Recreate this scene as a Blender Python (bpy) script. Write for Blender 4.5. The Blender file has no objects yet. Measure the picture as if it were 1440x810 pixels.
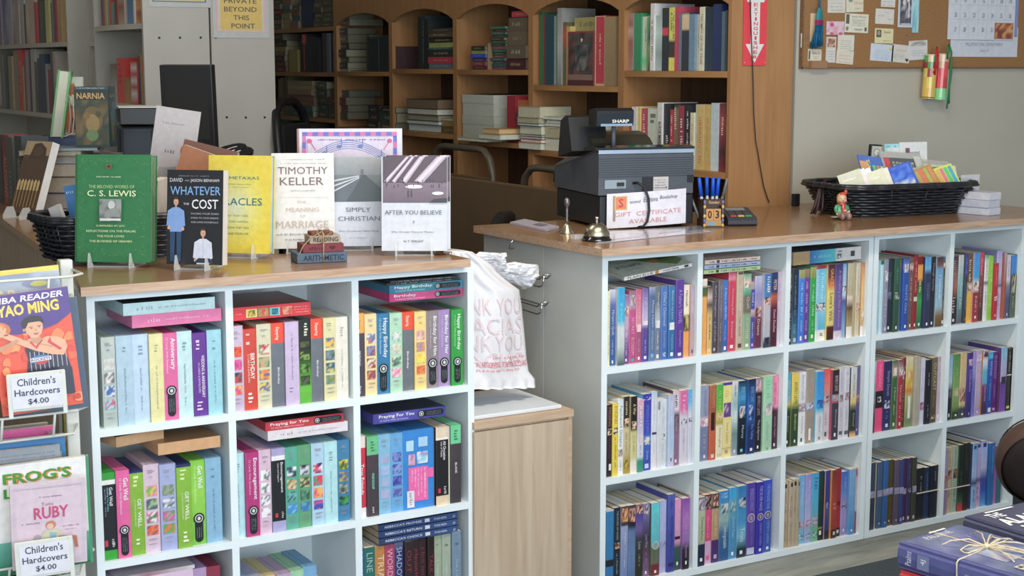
import bpy, math, random
from mathutils import Vector, Matrix
R = math.radians
col = bpy.context.scene.collection
random.seed(7)

# ---------------------------------------------------------------- camera, light, exposure
F_PX, YAW, PITCH = 2125.3, .5371, .1457
CAM = Vector((-2.1223, -3.1073, 1.4397))
cam = bpy.data.cameras.new('camera'); cam.sensor_width = 36; cam.lens = F_PX / 1440 * 36
cam.clip_start = .05
co = bpy.data.objects.new('camera', cam); col.objects.link(co)
co.location = CAM; co.rotation_euler = (R(90) - PITCH, 0, -YAW)
bpy.context.scene.camera = co
FW = Vector((math.sin(YAW) * math.cos(PITCH), math.cos(YAW) * math.cos(PITCH), -math.sin(PITCH)))
RT = Vector((math.cos(YAW), -math.sin(YAW), 0)); UP = RT.cross(FW)

world = bpy.data.worlds.new('world'); bpy.context.scene.world = world; world.use_nodes = True
bg = world.node_tree.nodes['Background']
bg.inputs[0].default_value = (.62, .80, 1, 1); bg.inputs[1].default_value = .75

def area(name, loc, rot, sx, sy, power, color):
    l = bpy.data.lights.new(name, 'AREA'); l.shape = 'RECTANGLE'; l.size = sx; l.size_y = sy
    l.energy = power; l.color = color
    o = bpy.data.objects.new(name, l); col.objects.link(o); o.location = loc; o.rotation_euler = rot
    return o
# daylight through the shop window behind the camera
area('window_daylight', (-1.7, -3.56, 1.60), (R(90), 0, 0), 4.6, 2.1, 116, (.86, .94, 1.0))
# ceiling lamps
area('lamp_light_front', (-.3, -1.0, 2.74), (0, 0, 0), 1.2, .3, 34, (1, .90, .76))
area('lamp_light_middle', (-.7, .9, 2.74), (0, 0, 0), 1.2, .3, 5, (1, .88, .72))
area('lamp_light_back', (-1.6, 3.2, 2.74), (0, 0, 0), 1.2, .3, 2, (1, .86, .68))
vs = bpy.context.scene.view_settings
vs.view_transform = 'Standard'; vs.look = 'None'; vs.gamma = 1; vs.exposure = 0.12
vs.use_curve_mapping = False

# ---------------------------------------------------------------- helpers
def ray(x, y):
    return FW + RT * ((x - 720) / F_PX) - UP * ((y - 405) / F_PX)
def at(x, y, ax, v):                       # the point a pixel shows on the plane ax = v
    d = ray(x, y); i = 'xyz'.index(ax)
    return CAM + d * ((v - CAM[i]) / d[i])
def onplane(x, y, p, n):
    d = ray(x, y); return CAM + d * ((Vector(p) - CAM).dot(n) / d.dot(n))

def lin(h):
    h = h.strip()
    if len(h) == 3: h = ''.join(c * 2 for c in h)
    r = []
    for i in (0, 2, 4):
        c = int(h[i:i + 2], 16) / 255
        r.append(c / 12.92 if c <= .04045 else ((c + .055) / 1.055) ** 2.4)
    return r
ZONE = {'F': (.90, .99, 1.03), 'C': (1.0, 1.03, .98), 'B': (.55, .52, .47), 'W': (.52, .52, .50),
        'D': (.56, .48, .42), 'R': (.5, .52, .50), 'X': (1, 1, 1), 'G': (.55, .62, .70)}
def A(h, zone='F'):                        # surface colour = seen / light there, greyed and lifted to put haze in
    c = lin(h); z = ZONE[zone]; g = .3 * c[0] + .55 * c[1] + .15 * c[2]; c = [q * .88 + g * .12 + .009 for q in c]
    return tuple(min(.86, max(.004, c[i] / z[i])) for i in range(3)) + (1,)

MATS = {}
def mat(name, base=None, rough=.5, metal=0, noise=0, nscale=30, bump=0, bscale=200, coat=0, alpha=1,
        trans=0, stretch=None, attr=False, c2=None, spec=.5):
    if name in MATS: return MATS[name]
    m = bpy.data.materials.new(name); m.use_nodes = True; nt = m.node_tree; N = nt.nodes; L = nt.links
    b = N['Principled BSDF']
    b.inputs['Roughness'].default_value = rough; b.inputs['Metallic'].default_value = metal
    b.inputs['Specular IOR Level'].default_value = spec
    b.inputs['Coat Weight'].default_value = coat; b.inputs['Coat Roughness'].default_value = .12
    b.inputs['Transmission Weight'].default_value = trans; b.inputs['Alpha'].default_value = alpha
    tc = N.new('ShaderNodeTexCoord'); mp = N.new('ShaderNodeMapping'); L.new(tc.outputs['Object'], mp.inputs[0])
    if stretch: mp.inputs['Scale'].default_value = stretch
    src = None
    if attr:
        at_ = N.new('ShaderNodeAttribute'); at_.attribute_name = 'Col'; src = at_.outputs['Color']
    else:
        b.inputs['Base Color'].default_value = tuple(base[:3]) + (1,)
    if noise or c2:
        nz = N.new('ShaderNodeTexNoise'); nz.inputs['Scale'].default_value = nscale; nz.inputs['Detail'].default_value = 4
        L.new(mp.outputs[0], nz.inputs['Vector'])
        mx = N.new('ShaderNodeMix'); mx.data_type = 'RGBA'
        if c2:
            rp = N.new('ShaderNodeValToRGB'); rp.color_ramp.elements[0].position = .38; rp.color_ramp.elements[1].position = .62
            L.new(nz.outputs['Fac'], rp.inputs[0]); L.new(rp.outputs[0], mx.inputs[0])
            mx.inputs[6].default_value = tuple(base[:3]) + (1,); mx.inputs[7].default_value = tuple(c2[:3]) + (1,)
        else:
            mx.blend_type = 'MULTIPLY'; mx.inputs[0].default_value = 1
            mr = N.new('ShaderNodeMapRange'); mr.inputs['From Min'].default_value = .3; mr.inputs['From Max'].default_value = .7
            mr.inputs['To Min'].default_value = 1 - noise; mr.inputs['To Max'].default_value = 1 + noise
            L.new(nz.outputs['Fac'], mr.inputs['Value'])
            if src: L.new(src, mx.inputs[6])
            else: mx.inputs[6].default_value = tuple(base[:3]) + (1,)
            L.new(mr.outputs[0], mx.inputs[7])
        src = mx.outputs[2]
    if src: L.new(src, b.inputs['Base Color'])
    if bump:
        nb = N.new('ShaderNodeTexNoise'); nb.inputs['Scale'].default_value = bscale; L.new(mp.outputs[0], nb.inputs['Vector'])
        bp = N.new('ShaderNodeBump'); bp.inputs['Strength'].default_value = bump; bp.inputs['Distance'].default_value = .002
        L.new(nb.outputs['Fac'], bp.inputs['Height']); L.new(bp.outputs[0], b.inputs['Normal'])
    MATS[name] = m; return m

PRINT = mat('printed_cover', attr=True, rough=.38, noise=.07, nscale=70, coat=.12)
MATTE = mat('matte_print', attr=True, rough=.75, noise=.05, nscale=60)
GLOSS = mat('glossy_print', attr=True, rough=.2, noise=.04, nscale=40, coat=.6)
PAGES = mat('page_edges', attr=True, rough=.9, noise=.12, nscale=14, stretch=(60, 1, 1), bump=.3, bscale=60)
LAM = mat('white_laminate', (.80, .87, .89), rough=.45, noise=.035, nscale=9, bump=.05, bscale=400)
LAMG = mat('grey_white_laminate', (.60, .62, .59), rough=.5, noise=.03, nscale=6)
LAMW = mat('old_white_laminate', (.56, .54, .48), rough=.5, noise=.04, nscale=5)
def wood(name, c1, c2, stretch, rough=.35, coat=0, scale=3.0, bump=.08):
    if name in MATS: return MATS[name]
    m = bpy.data.materials.new(name); m.use_nodes = True; nt = m.node_tree; N = nt.nodes; L = nt.links
    b = N['Principled BSDF']; b.inputs['Roughness'].default_value = rough; b.inputs['Coat Weight'].default_value = coat
    b.inputs['Coat Roughness'].default_value = .08
    tc = N.new('ShaderNodeTexCoord'); mp = N.new('ShaderNodeMapping'); mp.inputs['Scale'].default_value = stretch
    nz = N.new('ShaderNodeTexNoise'); nz.inputs['Scale'].default_value = scale; nz.inputs['Detail'].default_value = 7
    nz.inputs['Distortion'].default_value = .6
    L.new(tc.outputs['Object'], mp.inputs[0]); L.new(mp.outputs[0], nz.inputs['Vector'])
    rp = N.new('ShaderNodeValToRGB'); e = rp.color_ramp.elements
    e[0].position = .32; e[0].color = tuple(c1) + (1,); e[1].position = .66; e[1].color = tuple(c2) + (1,)
    L.new(nz.outputs['Fac'], rp.inputs[0]); L.new(rp.outputs[0], b.inputs['Base Color'])
    bp = N.new('ShaderNodeBump'); bp.inputs['Strength'].default_value = bump; bp.inputs['Distance'].default_value = .001
    L.new(nz.outputs['Fac'], bp.inputs['Height']); L.new(bp.outputs[0], b.inputs['Normal'])
    MATS[name] = m; return m
TOPWOOD = wood('worktop_oak', (.27, .145, .07), (.34, .19, .10), (2, 30, 30), rough=.30, coat=.35)
EDGEWOOD = wood('worktop_edge', (.44, .27, .17), (.60, .42, .30), (4, 40, 60), rough=.45)
OAK = wood('pale_oak_veneer', (.46, .35, .245), (.58, .46, .34), (26, 26, 1.6), rough=.5, scale=2)
OAKL = wood('pale_oak_lipping', (.50, .34, .22), (.60, .44, .31), (3, 30, 30), rough=.5)
HONEY = wood('honey_veneer', (.40, .20, .085), (.47, .25, .11), (14, 14, 1.2), rough=.4)
HONEYH = wood('honey_shelf_wood', (.40, .20, .08), (.50, .27, .115), (14, 1.2, 14), rough=.4)
PLY = wood('kick_board_ply', (.40, .38, .31), (.58, .55, .45), (2, 20, 20), rough=.7)
BLACK = mat('black_plastic', (.012, .013, .016), rough=.4, noise=.1, bump=.1)
BLACKG = mat('gloss_black', (.008, .009, .012), rough=.08, coat=.5, noise=.1)
DGREY = mat('dark_grey_plastic', (.040, .044, .055), rough=.5, noise=.08, bump=.15, bscale=600)
CHROME = mat('chrome', (.75, .76, .78), rough=.14, metal=1, noise=.03)
WIREW = mat('white_wire', (.72, .72, .66), rough=.35, noise=.05)
CLEAR = mat('clear_acrylic', (.86, .89, .88), rough=.08, alpha=.38, noise=.02)

class MB:                                  # mesh builder: verts, faces, a material and a colour per face
    def __init__(s): s.v = []; s.f = []; s.m = []; s.c = []; s.sm = []
    def face(s, pts, c=(.8, .8, .8, 1), m=0, smooth=False):
        i = len(s.v); s.v += [tuple(p) for p in pts]; s.f.append(list(range(i, i + len(pts)))); s.m.append(m); s.c.append(c); s.sm.append(smooth)
    def raw(s, vs_, fs, c=(.8, .8, .8, 1), m=0, smooth=False):
        i = len(s.v); s.v += [tuple(p) for p in vs_]
        for f in fs: s.f.append([i + k for k in f]); s.m.append(m); s.c.append(c); s.sm.append(smooth)
    def box(s, x0, x1, y0, y1, z0, z1, c=(.8, .8, .8, 1), m=0, M=None):
        p = [Vector((x, y, z)) for x in (x0, x1) for y in (y0, y1) for z in (z0, z1)]
        if M: p = [M @ q for q in p]
        s.raw(p, [(0, 1, 3, 2), (4, 6, 7, 5), (0, 4, 5, 1), (2, 3, 7, 6), (0, 2, 6, 4), (1, 5, 7, 3)], c, m)
    def bevbox(s, x0, x1, y0, y1, z0, z1, b, c=(.8, .8, .8, 1), m=0, M=None, seg=2):   # vertical edges rounded, top and bottom chamfered
        pts = []
        for cx, cy, a0 in ((x1 - b, y1 - b, 0), (x0 + b, y1 - b, 90), (x0 + b, y0 + b, 180), (x1 - b, y0 + b, 270)):
            for k in range(seg + 1):
                a = R(a0 + 90 * k / seg); pts.append((cx, cy, math.cos(a), math.sin(a)))
        rings = [(z0, .35), (z0 + b * .6, 1), (z1 - b * .6, 1), (z1, .35)]
        n = len(pts); vs_ = []
        for z, k in rings: vs_ += [Vector((x + dx * b * k, y + dy * b * k, z)) for x, y, dx, dy in pts]
        if M: vs_ = [M @ q for q in vs_]
        fs = [(r * n + i, r * n + (i + 1) % n, (r + 1) * n + (i + 1) % n, (r + 1) * n + i) for r in range(3) for i in range(n)]
        fs += [list(range(n))[::-1], list(range(3 * n, 4 * n))]
        s.raw(vs_, fs, c, m)
    def prism(s, pts, axis, a, b, c=(.8, .8, .8, 1), m=0, M=None):   # polygon extruded along an axis
        def P(p, t):
            q = {'x': (t, p[0], p[1]), 'y': (p[0], t, p[1]), 'z': (p[0], p[1], t)}[axis]
            return M @ Vector(q) if M else Vector(q)
        n = len(pts); vs_ = [P(p, a) for p in pts] + [P(p, b) for p in pts]
        s.raw(vs_, [list(range(n))[::-1], list(range(n, 2 * n))] + [(i, (i + 1) % n, n + (i + 1) % n, n + i) for i in range(n)], c, m)
    def lathe(s, prof, n=20, c=(.8, .8, .8, 1), m=0, M=None, smooth=True):
        vs_ = []
        for r, z in prof: vs_ += [Vector((r * math.cos(2 * math.pi * k / n), r * math.sin(2 * math.pi * k / n), z)) for k in range(n)]
        if M: vs_ = [M @ q for q in vs_]
        fs = [(j * n + k, j * n + (k + 1) % n, (j + 1) * n + (k + 1) % n, (j + 1) * n + k) for j in range(len(prof) - 1) for k in range(n)]
        s.raw(vs_, fs, c, m, smooth)
    def ell(s, cx, cy, cz, rx, ry, rz, c=(.8, .8, .8, 1), m=0, n=14, r=8, M=None):
        T = Matrix.Translation((cx, cy, cz)) @ Matrix.Diagonal((rx, ry, rz, 1))
        if M: T = M @ T
        s.lathe([(max(1e-4, math.sin(math.pi * j / r)), -math.cos(math.pi * j / r)) for j in range(r + 1)], n, c, m, T)
    def tube(s, pts, rad, n=6, c=(.8, .8, .8, 1), m=0, closed=False, smooth=True, caps=True):
        pts = [Vector(p) for p in pts]; N = len(pts); vs_ = []; ref = None
        for i, p in enumerate(pts):
            a = pts[(i - 1) % N] if (closed or i > 0) else p; b = pts[(i + 1) % N] if (closed or i < N - 1) else p
            t = (b - a).normalized() if (b - a).length > 1e-9 else Vector((0, 0, 1))
            if ref is None: ref = t.orthogonal().normalized()
            ref = (ref - t * ref.dot(t)); ref = ref.normalized() if ref.length > 1e-6 else t.orthogonal().normalized()
            q = t.cross(ref); rr = rad[i] if isinstance(rad, (list, tuple)) else rad
            vs_ += [p + (ref * math.cos(2 * math.pi * k / n) + q * math.sin(2 * math.pi * k / n)) * rr for k in range(n)]
        seg = N if closed else N - 1
        fs = [(j * n + k, j * n + (k + 1) % n, ((j + 1) % N) * n + (k + 1) % n, ((j + 1) % N) * n + k) for j in range(seg) for k in range(n)]
        if caps and not closed: fs += [list(range(n))[::-1], list(range((N - 1) * n, N * n))]
        s.raw(vs_, fs, c, m, smooth)
    def build(s, name, mats, parent=None, M=None, loc=None):
        me = bpy.data.meshes.new(name); me.from_pydata(s.v, [], s.f)
        if not isinstance(mats, (list, tuple)): mats = [mats]
        for mm in mats: me.materials.append(mm)
        me.polygons.foreach_set('material_index', s.m); me.polygons.foreach_set('use_smooth', s.sm)
        if any(mm in (PRINT, MATTE, GLOSS, PAGES) for mm in mats):
            ca = me.color_attributes.new('Col', 'FLOAT_COLOR', 'CORNER'); buf = []
            for f, c in zip(s.f, s.c):
                if isinstance(c[0], (tuple, list)):
                    for k in c: buf += k
                else: buf += list(c) * len(f)
            ca.data.foreach_set('color', buf)
        me.update()
        o = bpy.data.objects.new(name, me); col.objects.link(o)
        if parent: o.parent = parent
        if M: o.matrix_local = M
        if loc: o.location = loc
        return o

LABELS = {}
def tag(o, label, cat, group=None):
    n = len(label.split())
    if n < 4 or n > 16: print('LABEL LENGTH', n, label)
    if label in LABELS and (not group or LABELS[label] != group): print('DUPLICATE LABEL', label)
    LABELS[label] = group
    o['label'] = label; o['category'] = cat
    if group: o['group'] = group
    return o
def empty(name, loc=(0, 0, 0), rz=0):
    o = bpy.data.objects.new(name, None); col.objects.link(o); o.location = loc; o.rotation_euler = (0, 0, rz); return o
def struct(o): o['kind'] = 'structure'; return o
def copy_tree(o, parent=None):
    c = o.copy(); col.objects.link(c)
    if parent: c.parent = parent
    for ch in o.children: copy_tree(ch, c)
    return c

TXT = {}
def glyphs(s_, bold=0, shear=0):
    k = (s_, bold, shear)
    if k not in TXT:
        cu = bpy.data.curves.new('t', 'FONT'); cu.body = s_; cu.resolution_u = 2; cu.offset = bold; cu.shear = shear
        o = bpy.data.objects.new('t', cu); col.objects.link(o)
        dg = bpy.context.evaluated_depsgraph_get(); me = bpy.data.meshes.new_from_object(o.evaluated_get(dg))
        vs_ = [(v.co.x, v.co.y) for v in me.vertices]; fs = [list(p.vertices) for p in me.polygons]
        bpy.data.objects.remove(o); bpy.data.curves.remove(cu); bpy.data.meshes.remove(me)
        if vs_:
            x0 = min(v[0] for v in vs_); x1 = max(v[0] for v in vs_); y0 = min(v[1] for v in vs_); y1 = max(v[1] for v in vs_)
            vs_ = [((v[0] - x0) / max(1e-6, x1 - x0), (v[1] - y0) / max(1e-6, y1 - y0)) for v in vs_]
        TXT[k] = (vs_, fs)
    return TXT[k]

class Face:                                # draws flat print on the front (-y) of a box; u left to right, v bottom to top, 0..1
    def __init__(s, mb, w, h, y=0, zone='F', x0=0, z0=0, m=0):
        s.mb, s.w, s.h, s.y, s.z, s.x0, s.z0, s.k, s.m = mb, w, h, y, zone, x0, z0, 1, m
    def P(s, u, v): return (s.x0 + u * s.w, s.y - (.00022 * s.k if s.k < 10 else .002 + .00002 * s.k), s.z0 + v * s.h)
    def poly(s, pts, c):
        s.k += 1; s.mb.face([s.P(*p) for p in pts], A(c, s.z), s.m)
    def rect(s, u0, u1, v0, v1, c): s.poly([(u0, v0), (u1, v0), (u1, v1), (u0, v1)], c)
    def grad(s, u0, u1, v0, v1, ca, cb, n=1):
        s.k += 1; a, b = A(ca, s.z), A(cb, s.z)
        s.mb.face([s.P(u0, v0), s.P(u1, v0), s.P(u1, v1), s.P(u0, v1)], [b, b, a, a], s.m)
    def ell(s, cx, cy, rx, ry, c, n=14): s.poly([(cx + rx * math.cos(2 * math.pi * k / n), cy + ry * math.sin(2 * math.pi * k / n)) for k in range(n)], c)
    def text(s, t, u0, u1, v0, v1, c, bold=0, shear=0, rot=False):
        vs_, fs = glyphs(t, bold, shear); s.k += 1
        if rot: pts = [s.P(u0 + y * (u1 - u0), v1 + x * (v0 - v1)) for x, y in vs_]
        else: pts = [s.P(u0 + x * (u1 - u0), v0 + y * (v1 - v0)) for x, y in vs_]
        s.mb.raw(pts, fs, A(c, s.z), s.m)
    def scribble(s, u0, u1, v0, v1, c, rot=False, n=None, seed=0):   # lettering too small to read
        rnd = random.Random(seed + int(u0 * 97 + v0 * 131)); s.k += 1
        L_ = (v1 - v0) * s.h if rot else (u1 - u0) * s.w; H_ = (u1 - u0) * s.w if rot else (v1 - v0) * s.h
        n = n or max(3, int(L_ / max(H_ * .62, 1e-4))); n = min(n, 34); cc = A(c, s.z)
        for i in range(n):
            if rnd.random() < .13: continue
            a, b = (i + .12) / n, (i + .12 + rnd.uniform(.35, .7)) / n; lo, hi = rnd.choice([(0, 1), (.0, .7), (.15, .75), (0, .72), (.1, 1)])
            if rot: q = [(u0 + lo * (u1 - u0), v1 - a * (v1 - v0)), (u0 + hi * (u1 - u0), v1 - a * (v1 - v0)), (u0 + hi * (u1 - u0), v1 - b * (v1 - v0)), (u0 + lo * (u1 - u0), v1 - b * (v1 - v0))]
            else: q = [(u0 + a * (u1 - u0), v0 + lo * (v1 - v0)), (u0 + b * (u1 - u0), v0 + lo * (v1 - v0)), (u0 + b * (u1 - u0), v0 + hi * (v1 - v0)), (u0 + a * (u1 - u0), v0 + hi * (v1 - v0))]
            s.mb.face([s.P(*p) for p in q], cc, s.m)
    def pic(s, u0, u1, v0, v1, cols, seed=0, nx=4, ny=4):            # a small photograph: blotches of its colours
        rnd = random.Random(seed + int(u0 * 97 + v0 * 977)); s.k += 1; g = [[A(rnd.choice(cols), s.z) for _ in range(nx + 1)] for _ in range(ny + 1)]
        for j in range(ny):
            for i in range(nx):
                a, b, c, d = u0 + (u1 - u0) * i / nx, u0 + (u1 - u0) * (i + 1) / nx, v0 + (v1 - v0) * j / ny, v0 + (v1 - v0) * (j + 1) / ny
                s.mb.face([s.P(a, c), s.P(b, c), s.P(b, d), s.P(a, d)], [g[j][i], g[j][i + 1], g[j + 1][i + 1], g[j + 1][i]], s.m)

def stops(cs):
    out = []; parts = cs.split(); auto = not any('@' in p for p in parts)
    for i, p in enumerate(parts):
        if '@' in p: h, t = p.split('@'); out.append([float(t), h])
        else: out.append([i / max(1, len(parts) - 1) if auto or i else 0, p])
        if not auto and '@' not in p: out[-1][0] = 0 if i == 0 else 1
    out.sort(key=lambda q: q[0])
    if len(out) == 1: out.append([1, out[0][1]])
    if out[0][0] > 0: out.insert(0, [0, out[0][1]])
    if out[-1][0] < 1: out.append([1, out[-1][1]])
    return out

def cname(h):
    if len(h) == 3: h = ''.join(c * 2 for c in h)
    r, g, b = [int(h[i:i + 2], 16) / 255 for i in (0, 2, 4)]
    mx, mn = max(r, g, b), min(r, g, b); v = mx; s_ = 0 if mx == 0 else (mx - mn) / mx
    if s_ < .13: return 'black' if v < .22 else 'charcoal' if v < .36 else 'grey' if v < .7 else 'white'
    d = mx - mn
    hh = (60 * ((g - b) / d % 6) if mx == r else 60 * ((b - r) / d + 2) if mx == g else 60 * ((r - g) / d + 4)) % 360
    if hh < 15 or hh >= 345: n = 'maroon' if v < .5 else 'red' if s_ > .55 else 'rose'
    elif hh < 40: n = 'brown' if v < .6 else 'orange' if s_ > .6 else 'tan'
    elif hh < 70: n = 'olive' if v < .55 else 'yellow' if s_ > .55 else 'cream'
    elif hh < 160: n = 'dark green' if v < .45 else 'green' if s_ > .35 else 'sage'
    elif hh < 195: n = 'dark teal' if v < .45 else 'teal' if s_ > .5 else 'aqua'
    elif hh < 250: n = 'navy' if v < .5 else 'blue' if s_ > .5 else 'pale blue' if v > .72 else 'slate blue'
    elif hh < 290: n = 'dark purple' if v < .42 else 'purple' if s_ > .4 else 'lilac'
    else: n = 'plum' if v < .5 else 'pink' if v > .7 and s_ > .25 else 'mauve'
    return n
def cdesc(cs):
    st = stops(cs); names = []
    for t, h in st:
        n = cname(h)
        if not names or names[-1] != n: names.append(n)
    w = [names[0]] + ([names[len(names) // 2]] if len(names) > 2 else []) 
    if len(names) > 1 and names[-1] not in w: w = [names[0], names[-1]]
    w = list(dict.fromkeys(w)); return ' over '.join(w[:2])
ORD = 'first second third fourth fifth sixth seventh eighth ninth tenth eleventh twelfth thirteenth fourteenth fifteenth sixteenth seventeenth eighteenth nineteenth twentieth twenty-first twenty-second twenty-third twenty-fourth twenty-fifth twenty-sixth twenty-seventh'.split()

def draw_spine(fc, deco, horiz=False, seed=0, base=None):
    def soft(c):
        if not base: return c
        c = ''.join(k * 2 for k in c) if len(c) == 3 else c
        return ''.join('%02x' % int(int(c[i:i + 2], 16) * .72 + int(base[i:i + 2], 16) * .28) for i in (0, 2, 4))
    for k, d in enumerate(x for x in deco.split(';') if x.strip()):
        p = [q.strip() for q in d.split(',')]; op = p[0]
        def box_(t0, t1, a=.12, b=.88): return (t0, t1, a, b) if horiz else (a, b, 1 - t1, 1 - t0)
        if op == 'T':
            t0, t1, c = float(p[2]), float(p[3]), p[4] if len(p) > 4 else 'fff'; xc = float(p[5]) if len(p) > 5 else .5; hh = float(p[6]) if len(p) > 6 else .5
            c = soft(c); bo = 0 if base else .012
            if horiz: fc.text(p[1], t0, t1, xc - hh / 2, xc + hh / 2, c, bold=bo)
            else: fc.text(p[1], xc - hh / 2, xc + hh / 2, 1 - t1, 1 - t0, c, bold=bo, rot=True)
        elif op == 'S':
            t0, t1, c = float(p[1]), float(p[2]), p[3] if len(p) > 3 else 'fff'; xc = float(p[4]) if len(p) > 4 else .5; hh = float(p[5]) if len(p) > 5 else .3; c = soft(c)
            if horiz: fc.scribble(t0, t1, xc - hh / 2, xc + hh / 2, c, seed=seed)
            else: fc.scribble(xc - hh / 2, xc + hh / 2, 1 - t1, 1 - t0, c, rot=True, seed=seed)
        elif op == 'Q':
            fc.rect(*box_(float(p[1]), float(p[2]), float(p[4]) if len(p) > 4 else .1, float(p[5]) if len(p) > 5 else .9), p[3])
        elif op == 'P':
            u0, u1, v0, v1 = box_(float(p[1]), float(p[2]), float(p[4]) if len(p) > 4 else .14, float(p[5]) if len(p) > 5 else .86)
            fc.rect(u0 - .03, u1 + .03, v0 - .006, v1 + .006, 'e0e0e0') if p[-1] == 'w' else None
            fc.pic(u0, u1, v0, v1, p[3].split(), seed + k)
        elif op == 'C':
            t, c = float(p[1]), p[2]; asp = fc.w / fc.h; fc.ell(.5, 1 - t, .4, .4 * asp, 'c8c8d8'); fc.ell(.5, 1 - t, .33, .33 * asp, c); fc.ell(.5, 1 - t, .17, .22 * asp, 'b09080')
        elif op == 'E':
            t0, t1 = float(p[1]), float(p[2])
            if horiz:
                a = fc.h / fc.w; fc.rect(t0 + .3 * a, t1 - .3 * a, .22, .82, '101820'); fc.ell(t1 - .3 * a, .52, .3 * a, .3, '101820'); fc.ell(t0 + .3 * a, .52, .38 * a, .38, '101820')
                fc.ell(t0 + .3 * a, .52, .27 * a, .27, 'c0ccd0'); fc.ell(t0 + .3 * a, .52, .20 * a, .20, '101820'); fc.ell(t0 + .3 * a, .52, .10 * a, .12, 'd0d8dc')
                for q in range(3): fc.scribble(t0 + .9 * a, t1 - .3 * a, .32 + .15 * q, .38 + .15 * q, '8a98a0', seed=seed + q)
            else:
                a = fc.w / fc.h; fc.rect(.22, .78, 1 - t1 + .28 * a, 1 - t0 - .3 * a, '101820'); fc.ell(.5, 1 - t1 + .28 * a, .28, .28 * a, '101820'); fc.ell(.5, 1 - t0 - .38 * a, .38, .38 * a, '101820')
                fc.ell(.5, 1 - t0 - .38 * a, .28, .28 * a, 'c0ccd0'); fc.ell(.5, 1 - t0 - .38 * a, .21, .21 * a, '101820'); fc.ell(.5, 1 - t0 - .38 * a, .11, .13 * a, 'd0d8dc')
                for q in range(3): fc.scribble(.32 + .14 * q, .38 + .14 * q, 1 - t1 + .3 * a, 1 - t0 - .95 * a, '8a98a0', rot=True, seed=seed + q)

def make_upright(name, w, h, d, cs, deco, kind, zone='F', seed=0, pagec='b8b098', parts=True):
    """local frame: x 0..w, spine at y=0 facing -y, z 0..h"""
    mb = MB(); st = stops(cs); ch = .0012 if kind != 'box' else .0006
    xs = [(0, ch), (min(.003, w * .2), 0), (w - min(.003, w * .2), 0), (w, ch)]
    for (t0, c0), (t1, c1) in zip(st, st[1:]):
        if t1 - t0 < 1e-5: continue
        a, b = A(c0, zone), A(c1, zone)
        for (xa, ya), (xb, yb) in zip(xs, xs[1:]):
            mb.face([(xa, ya, h * (1 - t1)), (xb, yb, h * (1 - t1)), (xb, yb, h * (1 - t0)), (xa, ya, h * (1 - t0))], [b, b, a, a])
    side = A(st[len(st) // 2][1], zone); top = A(st[0][1], zone)
    if kind == 'box':
        mb.raw([(0, ch, 0), (0, d, 0), (0, d, h), (0, ch, h)], [(0, 1, 2, 3)], side); mb.raw([(w, ch, 0), (w, d, 0), (w, d, h), (w, ch, h)], [(0, 1, 2, 3)], side)
        mb.face([(0, ch, h), (w, ch, h), (w, d, h), (0, d, h)], tuple(q * .93 for q in top[:3]) + (1,)); mb.face([(0, ch, 0), (w, ch, 0), (w, d, 0), (0, d, 0)], side)
        mb.face([(0, d, 0), (w, d, 0), (w, d, h), (0, d, h)], side)
        mb.box(w * .30, w * .34, ch + .0005, d, h - .0002, h + .0006, tuple(q * .7 for q in top[:3]) + (1,))      # lid seam
    else:
        t = .0008 if kind == 'paperback' else .0025
        mb.box(0, t, ch, d, 0, h, side); mb.box(w - t, w, ch, d, 0, h, side); mb.box(t, w - t, ch, ch + .0008, 0, h, side)
    fc = Face(mb, w, h, 0, zone); draw_spine(fc, deco, seed=seed, base=st[len(st) // 2][1] if kind != 'box' else None)
    o = mb.build(name, PRINT)
    if kind != 'box':
        pb = MB(); t = .0008 if kind == 'paperback' else .0025; g = .0006 if kind == 'paperback' else .004
        pb.box(t, w - t, ch + .0009, d - g, g, h - g, A(pagec, zone)); pb.build('page_block', PAGES, o)
    return o

Z0 = .965; CW = .301; CH = .29
def shelf_z(r): return Z0 - (r + 1) * CH + .0085
class Cell:
    def __init__(s, ox, oy, sc, row, midy, where, kind, word, cat, group, zone='F', depth=.14, y0=.012):
        s.ox, s.oy, s.sc, s.z, s.mid, s.where, s.kind, s.word, s.cat, s.group, s.zone, s.depth, s.y0 = ox, oy, sc, shelf_z(row), midy, where, kind, word, cat, group, zone, depth, y0
    def X(s, zx, zy=None): return at(s.ox + zx / s.sc, s.oy + (zy or s.mid) / s.sc, 'y', s.y0)
    def fill(s, xl, data, lying='', lims=None):
        tops = []; n = 0; x0 = s.X(xl).x
        if lims: x0 = max(x0, lims[0])
        for line in data.strip().split('\n'):
            f = line.split('|'); nums = f[0].split(','); xr = float(nums[0]); yt = float(nums[1]); opt = f[3] if len(f) > 3 else ''
            x1 = s.X(xr).x
            if lims: x1 = min(x1, lims[1])
            yj = s.y0 + random.uniform(-.004, .005)
            h = s.X((xr + xl) / 2, yt).z - s.z; h = max(.1, min(h, .262)); w = x1 - x0 - .0006; d = s.depth + random.uniform(-.008, .008)
            kind = 'hardback' if 'h' in opt else s.kind
            o = make_upright({'box': 'card_box'}.get(s.kind, 'paperback_book' if kind == 'paperback' else 'hardback_book'), w, h, d, f[1], f[2], kind, s.zone, seed=n * 13 + int(s.ox), pagec=random.choice(['e0dac4', 'e8e4d4', 'd4ccb0', 'ece8dc']))
            o.location = (x0, yj, s.z); 
            tag(o, f'{cdesc(f[1])} {s.word if kind==s.kind else "hardback"}, {ORD[n]} from left, {s.where}', s.cat, s.group)
            tops.append((x0, x1, h)); x0 = x1; xl = xr; n += 1
        return tops
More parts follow.
